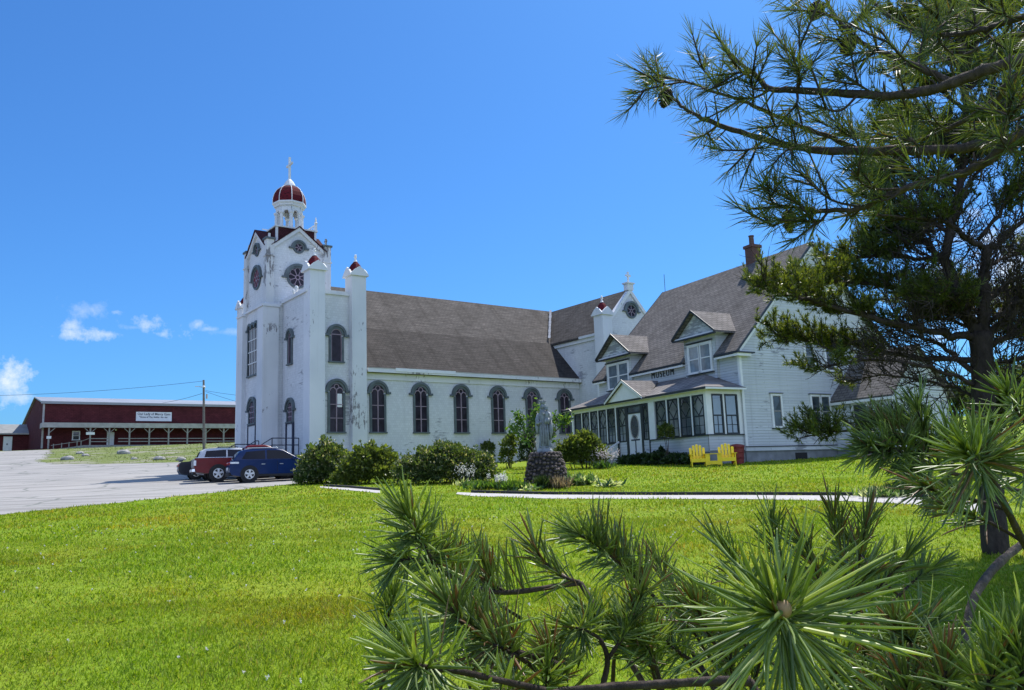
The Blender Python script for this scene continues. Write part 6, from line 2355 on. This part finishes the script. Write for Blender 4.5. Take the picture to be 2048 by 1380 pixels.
# ---- near pine whose boughs hang into the picture from the right
NT = np.array([2.55, 1.75, float(h(1.75))])
near = empty('pine_tree', NT, 0, 'near pine whose boughs reach in from the right edge at the top of the picture', 'pine tree')
noff = np.array(NT)
mb = MB()
tpth = smooth([np.array(q) for q in ((0, 0, -.3), (.03, .05, .8), (.0, .1, 1.7), (-.05, .15, 2.6), (-.02, .18, 3.6))], 5)
mb.tube(tpth, np.linspace(.17, .06, len(tpth)), 12, 'bark_branch')
mb.build('trunk', near, True)
def q_(px, py, Y):
    return P(px, py, Y) - noff
BOUGHS = [  # main pixel path (tip last), depth start/end, radii, side shoots [(fraction, pixel tip, depth)]
    dict(p=[(2300, 300), (2048, 277), (1897, 299), (1724, 302), (1620, 299), (1529, 278), (1437, 251), (1377, 221), (1338, 190)], Y=(1.75, 2.25), r=(.030, .006), leaf=.42,
         side=[((1529, 278), (1440, 300)), ((1620, 299), (1545, 330)), ((1437, 251), (1395, 275)), ((1724, 302), (1700, 250)), ((1800, 300), (1760, 340)), ((1850, 300), (1800, 262))]),
    dict(p=[(1724, 302), (1637, 265), (1576, 241), (1507, 212), (1438, 186), (1368, 163), (1300, 152)], Y=(2.0, 2.2), r=(.014, .004), leaf=.5,
         side=[((1438, 186), (1390, 120)), ((1507, 212), (1500, 160)), ((1368, 163), (1290, 120)), ((1368, 163), (1275, 185)), ((1576, 241), (1520, 255))]),
    dict(p=[(2300, 60), (2048, 117), (1906, 165), (1810, 189), (1715, 189), (1594, 180), (1542, 178), (1507, 147), (1464, 113), (1429, 65)], Y=(1.7, 2.15), r=(.030, .006), leaf=.30,
         side=[((1594, 180), (1598, 60)), ((1589, 173), (1560, 110)), ((1507, 147), (1440, 150)), ((1542, 178), (1470, 195)), ((1810, 189), (1690, 150)), ((1715, 189), (1640, 215)), ((1594, 180), (1560, 245))]),
    dict(p=[(1906, 165), (1836, 134), (1776, 108), (1724, 87), (1680, 43), (1640, -20)], Y=(1.85, 2.05), r=(.016, .006), leaf=.75,
         side=[((1836, 134), (1760, 60)), ((1776, 108), (1690, 110)), ((1724, 87), (1640, 70)), ((1680, 43), (1580, 20)), ((1640, -10), (1520, -20)), ((1700, 60), (1760, -20)), ((1836, 134), (1850, 60))]),
    dict(p=[(2300, 10), (2048, 35), (1962, 61), (1880, 70), (1790, 40), (1720, -20)], Y=(1.8, 2.3), r=(.020, .006), leaf=.75,
         side=[((1962, 61), (1900, 20)), ((1880, 70), (1820, 110)), ((1962, 61), (1980, 120)), ((2048, 35), (2000, -10)), ((1880, 70), (1870, 0)), ((2020, 45), (2040, 110))]),
    dict(p=[(2300, 220), (2048, 269), (1975, 321), (1914, 347), (1810, 377), (1724, 416), (1659, 421), (1585, 414), (1505, 417)], Y=(1.65, 2.0), r=(.026, .005), leaf=.48,
         side=[((1724, 416), (1600, 345)), ((1659, 421), (1570, 380)), ((1585, 414), (1530, 436)), ((1659, 421), (1610, 440)), ((1810, 377), (1700, 340)), ((1724, 416), (1690, 428)), ((1810, 377), (1690, 380)), ((1585, 414), (1535, 370)), ((1914, 347), (1820, 330))]),
    dict(p=[(2300, 20), (2048, 143), (1984, 204), (1897, 256), (1810, 285), (1700, 270), (1640, 280)], Y=(1.9, 2.4), r=(.018, .005), leaf=.45,
         side=[((1897, 256), (1780, 230)), ((1810, 285), (1720, 300)), ((1897, 256), (1850, 210)), ((1984, 204), (1950, 260)), ((1700, 270), (1630, 240))]),
    dict(p=[(2300, 180), (2100, 215), (2040, 235), (1985, 225), (1950, 215)], Y=(1.6, 1.9), r=(.012, .004), leaf=.7,
         side=[((2040, 235), (2000, 275)), ((2040, 235), (2030, 180)), ((2100, 215), (2080, 270))]),
    dict(p=[(2300, 100), (2048, 70), (1990, 80), (1900, 120), (1840, 90)], Y=(2.2, 2.7), r=(.020, .006), leaf=.8,
         side=[((1990, 80), (1930, 40)), ((1900, 120), (1790, 140)), ((2048, 70), (2050, 10)), ((1990, 80), (2010, 150)), ((1900, 120), (1930, 190))]),
]
def bough(spec, parent, offs, mat='needle_top', L=.078, nper=74, w=.00115):
    path = pxpath(spec['p'], *spec['Y'])
    sp_ = smooth([p - offs for p in path], 6)
    sp_[2:-1] += RNG.normal(0, .0016, sp_[2:-1].shape)
    mb = MB()
    mb.tube(sp_, limb_radii(len(sp_), spec['r'][0] * .52, spec['r'][1] * .62, .05), 7, 'bark_branch')
    N = Needles()
    def leafed(q):
        N.add(*shoot_needles(q, nper, L, 74, 30, .30, .16))
    # needles on the outer part of the bough
    m_ = int(len(sp_) * (1 - spec['leaf'] * .55))
    tail = sp_[max(0, m_):]
    if len(tail) > 3:
        N.add(*shoot_needles(tail, int(nper * 1.3), L, 72, 30, .0, .14))
    for (b, tpx) in spec['side']:
        # nearest point on the bough in the picture
        pr = []
        for p in sp_ + offs:
            v = p - CAM
            z = v @ _F
            pr.append((IW / 2 + FPX * (v @ _R) / z, IH / 2 - FPX * (v @ _U) / z, p[1]))
        pr = np.array(pr)
        i = int(np.argmin((pr[:, 0] - b[0]) ** 2 + (pr[:, 1] - b[1]) ** 2))
        Y = pr[i, 2] + RNG.uniform(-.14, .14)
        e = P(tpx[0], tpx[1], Y) - offs
        a = sp_[i]
        mid_ = (a + e) / 2 + RNG.normal(0, .012, 3) - np.array([0, 0, .012])
        q = smooth([a, mid_, e], 5)
        mb.tube(q, np.linspace(max(.0030, spec['r'][1] * .6), .0022, len(q)), 6, 'bark_branch')
        leafed(q)
        for j in range(RNG.integers(1, 4)):
            t = RNG.uniform(.2, .85)
            bb, dd = along(q, np.array([t]))
            d2 = unit(dd + perp(dd) * .75)[0]
            L2 = RNG.uniform(.05, .11)
            q2 = np.array([bb[0], bb[0] + d2 * L2 * .5 + np.array([0, 0, .004]), bb[0] + d2 * L2 + np.array([0, 0, .012])])
            mb.tube(q2, [.0032, .0028, .0022], 5, 'bark_branch')
            N.add(*shoot_needles(q2, int(nper * .6), L * .95, 70, 28, .1, .3))
    # small dead twigs
    for j in range(10):
        bb, dd = along(sp_, RNG.uniform(.2, .8, 1))
        d2 = unit(dd * .3 + perp(dd))[0]
        L2 = RNG.uniform(.03, .09)
        mb.tube(np.array([bb[0], bb[0] + d2 * L2 * .6, bb[0] + d2 * L2 + RNG.normal(0, .006, 3)]), [.003, .0022, .0016], 4, 'bark_branch')
    br = mb.build('branch', parent, True)
    N.build(br, mat, w, False, bend=.10)
    return br
brs = [bough(s, near, noff) for s in BOUGHS]
cone_mesh(brs[0], q_(1336, 178, 2.24), (-.25, .1, -.75), .055, .021)
cone_mesh(brs[5], q_(1576, 420, 2.02), (.05, .1, -1), .058, .019)
cone_mesh(brs[3], q_(1640, 6, 2.05), (-.3, .1, -.5), .05, .022)
cone_mesh(brs[3], q_(1705, 78, 2.0), (-.4, .1, -.5), .045, .02)
cone_mesh(brs[1], q_(1690, 152, 2.1), (-.6, .1, .2), .03, .012)

# ---- low foreground pine with sprays close to the lens
FT = np.array([1.05, 1.05, float(h(1.05))])
fore = empty('pine_tree', FT, 0, 'low young pine in the foreground with long needled sprays across the bottom of the picture', 'pine tree')
foff = np.array(FT)
def spray(pxs, Ys, L_px, n, r=(.005, .003), mat='needle_near', ang=(78, 26), leaf=.5, w=.0017, tip=.25, cone=None, extra=None):
    pts = [P(x, y, Y) - foff for (x, y), Y in zip(pxs, Ys)]
    sp_ = smooth(pts, 6)
    mb = MB()
    mb.tube(sp_, limb_radii(len(sp_), r[0] * .66, r[1] * .66, .05), 8, 'bark_branch' if r[0] > .006 else 'bark_twig')
    br = mb.build('branch', fore, True)
    if n:
        n = int(n * .72)
        N = Needles()
        L = L_px / FPX * Ys[-1]
        m_ = int(len(sp_) * (1 - leaf))
        N.add(*shoot_needles(sp_[m_:], n, L, ang[0], ang[1], 0, tip, True))
        N.build(br, mat, w * 1.2, True, bend=.20)
    if extra:
        for (en, eL, emat, tt, up) in extra:
            N = Needles()
            t = RNG.uniform(tt[0], tt[1], en)
            b, d = along(sp_, t)
            dd = unit(perp(d) * .55 + np.array([0, 0, up]) + d * .25)
            N.add(b, dd, eL / FPX * Ys[-1] * RNG.uniform(.7, 1.1, en))
            N.build(br, emat, w * 1.15, True, name='old_needles', bend=.15)
    return br
# big rosette facing the lens
b = spray([(1640, 1420), (1600, 1330), (1572, 1262), (1556, 1228)], (.86, .80, .70, .625), 245, 165, (.0060, .0040), leaf=.42, w=.00125, ang=(98, 55), tip=.30)
cc = P(1566, 1218, .612) - foff
mb = MB()
mb.ball(tuple(cc), (.0062, .0062, .0068), 'bud_tan', 14, 10) if 'bud_tan' in MATS else None
if mb.v:
    mb.build('bud', b, True)
N = Needles()
bb = np.repeat((P(1560, 1235, .63) - foff)[None], 84, 0) + RNG.normal(0, .0035, (84, 3))
th = RNG.uniform(0, 2 * math.pi, 84)
dr = np.cos(th)[:, None] * _R + np.sin(th)[:, None] * _U - RNG.uniform(.05, .75, (84, 1)) * _F
N.add(bb, unit(dr), RNG.uniform(.070, .102, 84))
N.build(b, 'needle_near', .0016, True, bend=.13)
# left upper rosette and its branch running right
spray([(1160, 1165), (1010, 1185), (925, 1165), (870, 1125), (838, 1075), (822, 1045)], (1.3, 1.28, 1.22, 1.16, 1.12, 1.10), 112, 300, (.0065, .003), leaf=.42, w=.0013,
      extra=[(80, 135, 'needle_old', (.12, .55), .9)])
spray([(925, 1165), (880, 1130), (825, 1118), (800, 1120)], (1.22, 1.18, 1.14, 1.12), 105, 150, (.004, .0025), leaf=.8, w=.0013)
spray([(1160, 1165), (1120, 1150), (1090, 1125), (1075, 1105)], (1.3, 1.28, 1.27, 1.26), 85, 110, (.004, .0025), 'needle_old', leaf=.9, w=.0013, ang=(45, 12))
spray([(1010, 1185), (985, 1165), (975, 1140)], (1.28, 1.27, 1.26), 90, 70, (.004, .0025), 'needle_old', leaf=.95, w=.0013, ang=(40, 10))
# middle upper spray
spray([(1340, 1230), (1300, 1185), (1255, 1140), (1200, 1095), (1160, 1070)], (1.62, 1.6, 1.58, 1.55, 1.52), 80, 260, (.006, .003), leaf=.55, w=.0014,
      extra=[(110, 105, 'needle_old', (.25, .85), .8)])
spray([(1300, 1185), (1270, 1150), (1235, 1115)], (1.6, 1.62, 1.64), 72, 130, (.004, .0025), leaf=.9, w=.0013)
spray([(1340, 1230), (1330, 1170), (1320, 1130)], (1.62, 1.63, 1.64), 75, 90, (.004, .0025), 'needle_old', leaf=.9, w=.0013, ang=(50, 15))
# lower left rosettes
spray([(1180, 1400), (1040, 1370), (930, 1345), (860, 1335), (835, 1330)], (.84, .82, .80, .77, .75), 155, 170, (.0055, .003), leaf=.40, w=.00135, ang=(95, 30))
spray([(1120, 1330), (1000, 1290), (930, 1250), (900, 1215)], (.98, .96, .94, .92), 130, 150, (.005, .003), leaf=.55, w=.00135, extra=[(90, 120, 'needle_old', (.2, .9), .8)])
spray([(1120, 1395), (1060, 1330), (1010, 1300), (985, 1290)], (1.0, .98, .95, .93), 120, 130, (.005, .003), 'needle_old', leaf=.6, w=.0013)
spray([(1180, 1400), (1020, 1385), (930, 1385)], (.9, .86, .82), 135, 130, (.005, .003), leaf=.6, w=.00135)
# small bright rosette and its fork
spray([(1205, 1375), (1215, 1320), (1200, 1280), (1170, 1262), (1150, 1255)], (1.08, 1.08, 1.08, 1.07, 1.05), 105, 130, (.006, .003), leaf=.38, w=.0013, ang=(95, 35))
spray([(1215, 1320), (1245, 1275), (1255, 1255)], (1.08, 1.09, 1.09), 88, 90, (.004, .003), leaf=.7, w=.0013)
spray([(1330, 1400), (1310, 1330), (1290, 1290), (1275, 1270)], (1.15, 1.14, 1.13, 1.12), 95, 140, (.005, .003), leaf=.6, w=.0013, extra=[(60, 100, 'needle_old', (.3, .9), .8)])
spray([(1400, 1330), (1350, 1300), (1320, 1270)], (1.3, 1.3, 1.28), 85, 120, (.005, .003), leaf=.7, w=.0013)
# horizontal bare stem along the bottom edge
spray([(1500, 1362), (1430, 1362), (1330, 1368), (1230, 1374), (1100, 1384)], (.92, .92, .93, .94, .95), 0, 0, (.0085, .006))
spray([(1330, 1368), (1215, 1372), (1200, 1376)], (.93, 1.0, 1.08), 0, 0, (.006, .006))
# brownish sprays behind the big rosette
for (x, y, dx, dy, Y, n_, mt) in ((1680, 1090, -12, -50, 1.5, 110, 'needle_old'), (1720, 1110, 10, -55, 1.45, 100, 'needle_old'), (1630, 1140, -20, -45, 1.4, 100, 'needle_old'), (1560, 1110, -15, -50, 1.55, 100, 'needle_near'),
                                  (1770, 1160, 40, -40, 1.35, 110, 'needle_near'), (1480, 1150, -30, -50, 1.45, 110, 'needle_near'), (1700, 1190, 30, -40, 1.25, 120, 'needle_old'), (1440, 1230, -40, -40, 1.3, 110, 'needle_near')):
    spray([(x - dx * 2, y - dy * 2.4), (x - dx, y - dy * 1.2), (x, y), (x + dx, y + dy)], (Y + .06, Y + .03, Y, Y - .02), 95, n_, (.004, .0025), mt, leaf=.7, w=.0013, ang=(48, 14))
spray([(1700, 1300), (1780, 1210), (1830, 1160), (1858, 1142)], (1.5, 1.52, 1.55, 1.55), 72, 130, (.005, .003), leaf=.45, w=.0013)
spray([(1760, 1380), (1820, 1290), (1850, 1250)], (1.0, 1.0, 1.0), 105, 80, (.005, .003), leaf=.6, w=.0013, ang=(55, 20))
# bottom right upright sprays
for (x, y, tx, ty, Y, n_, L_, mt) in ((1960, 1420, 1990, 1330, .72, 120, 150, 'needle_near'), (2040, 1420, 2045, 1310, .70, 110, 160, 'needle_near'), (1880, 1430, 1890, 1340, .80, 110, 110, 'needle_old'), (1820, 1440, 1815, 1370, .82, 100, 110, 'needle_old'), (1940, 1420, 1935, 1360, .95, 110, 100, 'needle_old'), (1745, 1430, 1740, 1375, .95, 90, 90, 'needle_old')):
    spray([(x, y), ((x + tx) / 2, (y + ty) / 2 + 6), (tx, ty)], (Y + .03, Y + .01, Y), L_, n_, (.005, .003), mt, leaf=.75, w=.0013, ang=(60, 14))
cone_mesh(fore, P(2012, 1325, .74) - foff, (.2, .2, .8), .022, .009)
# filling sprays
FILL = [(770, 1330, 1220, 1380, 11, (.95, 1.5), 100), (1350, 1560, 1220, 1370, 7, (1.2, 1.6), 90), (1660, 2048, 1300, 1390, 17, (.85, 1.3), 105), (1690, 1850, 1100, 1200, 2, (1.4, 1.7), 75), (930, 1120, 1120, 1180, 2, (1.25, 1.5), 85)]
for (x0, x1, y0, y1, cnt, (d0, d1), Lp) in FILL:
    for k in range(cnt):
        x, y, Y = RNG.uniform(x0, x1), RNG.uniform(y0, y1), RNG.uniform(d0, d1)
        th = math.radians(RNG.uniform(60, 150))
        l = RNG.uniform(45, 85)
        dx, dy = math.cos(th) * l, -math.sin(th) * l
        Lk = Lp * RNG.uniform(.8, 1.15)
        spray([(x - dx * 1.9 + 20, y - dy * 2.0), (x - dx, y - dy), (x, y), (x + dx * .6, y + dy * .6)], (Y + .06, Y + .03, Y, Y - .03), Lk, int(RNG.uniform(120, 190)), (.0045, .0028), 'needle_old' if RNG.random() < .3 else 'needle_near', leaf=.72, w=.00115, ang=(RNG.uniform(50, 80), RNG.uniform(14, 28)))
# right hand rosette at mid height, with its drooping stem
b = spray([(2110, 1180), (2048, 1085), (2015, 1020), (1985, 960), (1960, 930), (1945, 915)], (1.25, 1.15, 1.08, 1.02, .98, .96), 135, 190, (.009, .004), leaf=.36, w=.0014, ang=(100, 38))
N = Needles()
bb = np.repeat((P(1950, 920, .965) - foff)[None], 70, 0) + RNG.normal(0, .004, (70, 3))
th = RNG.uniform(0, 2 * math.pi, 70)
N.add(bb, unit(np.cos(th)[:, None] * _R + np.sin(th)[:, None] * _U - RNG.uniform(.0, .5, (70, 1)) * _F), RNG.uniform(.06, .085, 70))
N.build(b, 'needle_near', .0014, True, bend=.06)
spray([(2015, 1020), (1950, 1000), (1890, 985), (1850, 975)], (1.1, 1.12, 1.12, 1.1), 95, 110, (.004, .0025), 'needle_old', leaf=.7, w=.0013, ang=(40, 12))
spray([(2048, 1085), (1990, 1050), (1940, 1030), (1900, 1015)], (1.15, 1.15, 1.13, 1.1), 100, 90, (.004, .0025), 'needle_old', leaf=.6, w=.0013, ang=(35, 10))
spray([(2110, 1000), (2060, 960), (2030, 920)], (1.2, 1.15, 1.1), 110, 110, (.005, .003), leaf=.7, w=.0013)
spray([(2110, 870), (2060, 850), (2030, 815), (2015, 790)], (1.3, 1.3, 1.28, 1.26), 90, 150, (.006, .003), leaf=.7, w=.0014)
spray([(2100, 930), (2050, 890), (2010, 860), (1990, 850)], (1.5, 1.48, 1.45, 1.42), 80, 150, (.006, .003), 'needle_old', leaf=.7, w=.0014)
spray([(2100, 1000), (1960, 960), (1880, 940), (1820, 912), (1780, 895), (1745, 888)], (1.75, 1.7, 1.66, 1.62, 1.6, 1.58), 78, 300, (.008, .003), leaf=.55, w=.0015)
for (x0, y0, x1, y1, Y) in ((1880, 940, 1850, 870, 1.66), (1850, 925, 1800, 850, 1.64), (1900, 945, 1900, 880, 1.68), (1820, 912, 1770, 850, 1.62), (1790, 900, 1735, 905, 1.6), (1930, 950, 1955, 880, 1.7), (1860, 930, 1835, 820, 1.64), (1960, 960, 1990, 900, 1.72), (1870, 935, 1820, 945, 1.6), (1900, 945, 1870, 990, 1.62)):
    spray([(x0, y0), ((x0 + x1) / 2 + 6, (y0 + y1) / 2), (x1, y1)], (Y, Y, Y - .02), 76, 150, (.004, .0025), 'needle_near' if (x0 + y1) % 3 else 'needle_old', leaf=.85, w=.0014, ang=(60, 18))
# curved grey stem at the right edge, and the low stems tying the sprays to their root
mb = MB()
def tie(pxs, Ys, r, mat='bark_grey'):
    pts = [P(x, y, Y) - foff for (x, y), Y in zip(pxs, Ys)]
    mb.tube(smooth(pts, 6), np.linspace(r[0], r[1], (len(pts) - 1) * 6 + 1) * (1 + RNG.normal(0, .05, (len(pts) - 1) * 6 + 1)), 10, mat)
tie([(2200, 1010), (2110, 1045), (2048, 1085), (1985, 1140), (1945, 1205), (1930, 1290), (1935, 1400), (1990, 1600)], (1.5, 1.48, 1.46, 1.42, 1.38, 1.34, 1.28, 1.15), (.0072, .0062))
mb.build('stem', fore, True)
mb = MB()
def low(px, py, Y, r=.007):
    a = P(px, py, Y) - foff
    c = np.array([0, 0, .02])
    m_ = (a * .55 + c * .45) + np.array([0, 0, -.10])
    mb.tube(smooth([c, m_, a], 6), np.linspace(.009, r * .6, 13), 7, 'bark_branch')
for q in ((1640, 1420, .86), (1180, 1400, .84), (1500, 1362, .92), (1330, 1400, 1.15), (1960, 1420, .75), (2040, 1420, .73), (1760, 1380, 1.0), (2110, 1180, 1.25), (1340, 1230, 1.62), (1160, 1165, 1.3), (2100, 1000, 1.75), (1120, 1395, 1.0), (1700, 1300, 1.5), (2110, 870, 1.3), (1880, 1430, .83), (1400, 1330, 1.3)):
    low(*q)
mb.lathe([(.035, -.3), (.030, .0), (.022, .05)], 10, (0, 0, 0), 'bark_branch')
mb.build('trunk', fore, True)

# ------------------------------------------------------------------ mown lawn
def road_edge(y):
    return np.interp(y, ROAD_Y, ROAD_X) + .10 * np.sin(y * 2.3) * np.sin(y * .9)
def in_path(x, y):
    m = np.zeros(len(x), bool)
    for A, B in PATHPTS:
        lo, hi = min(A[0, 0], B[0, 0]), max(A[-1, 0], B[-1, 0])
        ya = np.interp(x, A[:, 0], A[:, 1]); yb = np.interp(x, B[:, 0], B[:, 1])
        m |= (x > lo) & (x < hi) & (y < ya - .0) & (y > yb + .03)
    return m
def in_house(x, y):
    dx, dy = x - HO[0], y - HO[1]
    a = dx * math.cos(HYAW) + dy * math.sin(HYAW)
    b = -dx * math.sin(HYAW) + dy * math.cos(HYAW)
    return (a > -2.2) & (b > 0) | (a > 6.2) & (b > -3.7)
def grass(y0, y1, dens, hgt, w):
    area = .5 * 1.36 * ((y1 + 2.2) ** 2 - (y0 + 2.2) ** 2)
    n = int(area * dens)
    y = np.sqrt(RNG.uniform(y0 ** 2, y1 ** 2, n))
    x = RNG.uniform(-.66, .70, n) * (y + 2.2)
    ok = (x > road_edge(y) + RNG.exponential(.04, n) - .05) & ~in_path(x, y) & ~in_house(x, y)
    x, y = x[ok], y[ok]
    n = len(x)
    patch = .75 + .35 * np.sin(x * 1.7 + np.sin(y * 1.3) * 2) * np.sin(y * 1.9 + 1.2 * np.sin(x * .8))
    patch *= .85 + .3 * RNG.random(n)
    b = np.stack([x, y, h(y) - .004], 1)
    d = unit(np.stack([RNG.normal(0, .55, n), RNG.normal(0, .55, n), np.ones(n)], 1))
    return flat_needles(b, d, hgt * patch * RNG.uniform(.6, 1.3, n), w * RNG.uniform(.7, 1.3, n), .45)
VV = np.concatenate([grass(3.2, 9, 2600, .058, .0030), grass(9, 16, 800, .065, .0048), grass(16, 26, 240, .075, .009), grass(26, 46, 70, .085, .016)])
o = arrays_mesh('lawn_grass', VV, FLAT_F, RNG.random(len(VV)), 'grass_blade')
o['kind'] = 'stuff'
# clover heads and broad weed leaves in the lawn
n = 260
y = np.sqrt(RNG.uniform(4.5 ** 2, 19 ** 2, n)); x = RNG.uniform(-.64, .45, n) * y
ok = x > road_edge(y) + .3
b = np.stack([x, y, h(y) + .05], 1)[ok]
k = 9
c = np.repeat(b, k, 0) + RNG.normal(0, .0045, (len(b) * k, 3))
o = arrays_mesh('clover_heads', leaf_arrays(c, unit(RNG.normal(size=c.shape) + np.array([0, 0, .6])), np.full(len(c), .014), np.full(len(c), .006)), LEAF_F, RNG.random(len(c)), 'petal_white')
o['kind'] = 'stuff'
n = 900
y = np.sqrt(RNG.uniform(4 ** 2, 14 ** 2, n)); x = RNG.uniform(-.64, .6, n) * y
ok = x > road_edge(y) + .3
b = np.stack([x, y, h(y) + .005], 1)[ok]
k = 7
c = np.repeat(b, k, 0)
d = unit(np.concatenate([RNG.normal(0, 1, (len(c), 2)), RNG.uniform(.5, 1.4, (len(c), 1))], 1))
o = arrays_mesh('lawn_weeds', leaf_arrays(c, d, RNG.uniform(.03, .065, len(c)), np.full(len(c), .008)), LEAF_F, RNG.random(len(c)) * .4 + .6, 'grass_blade')
o['kind'] = 'stuff'
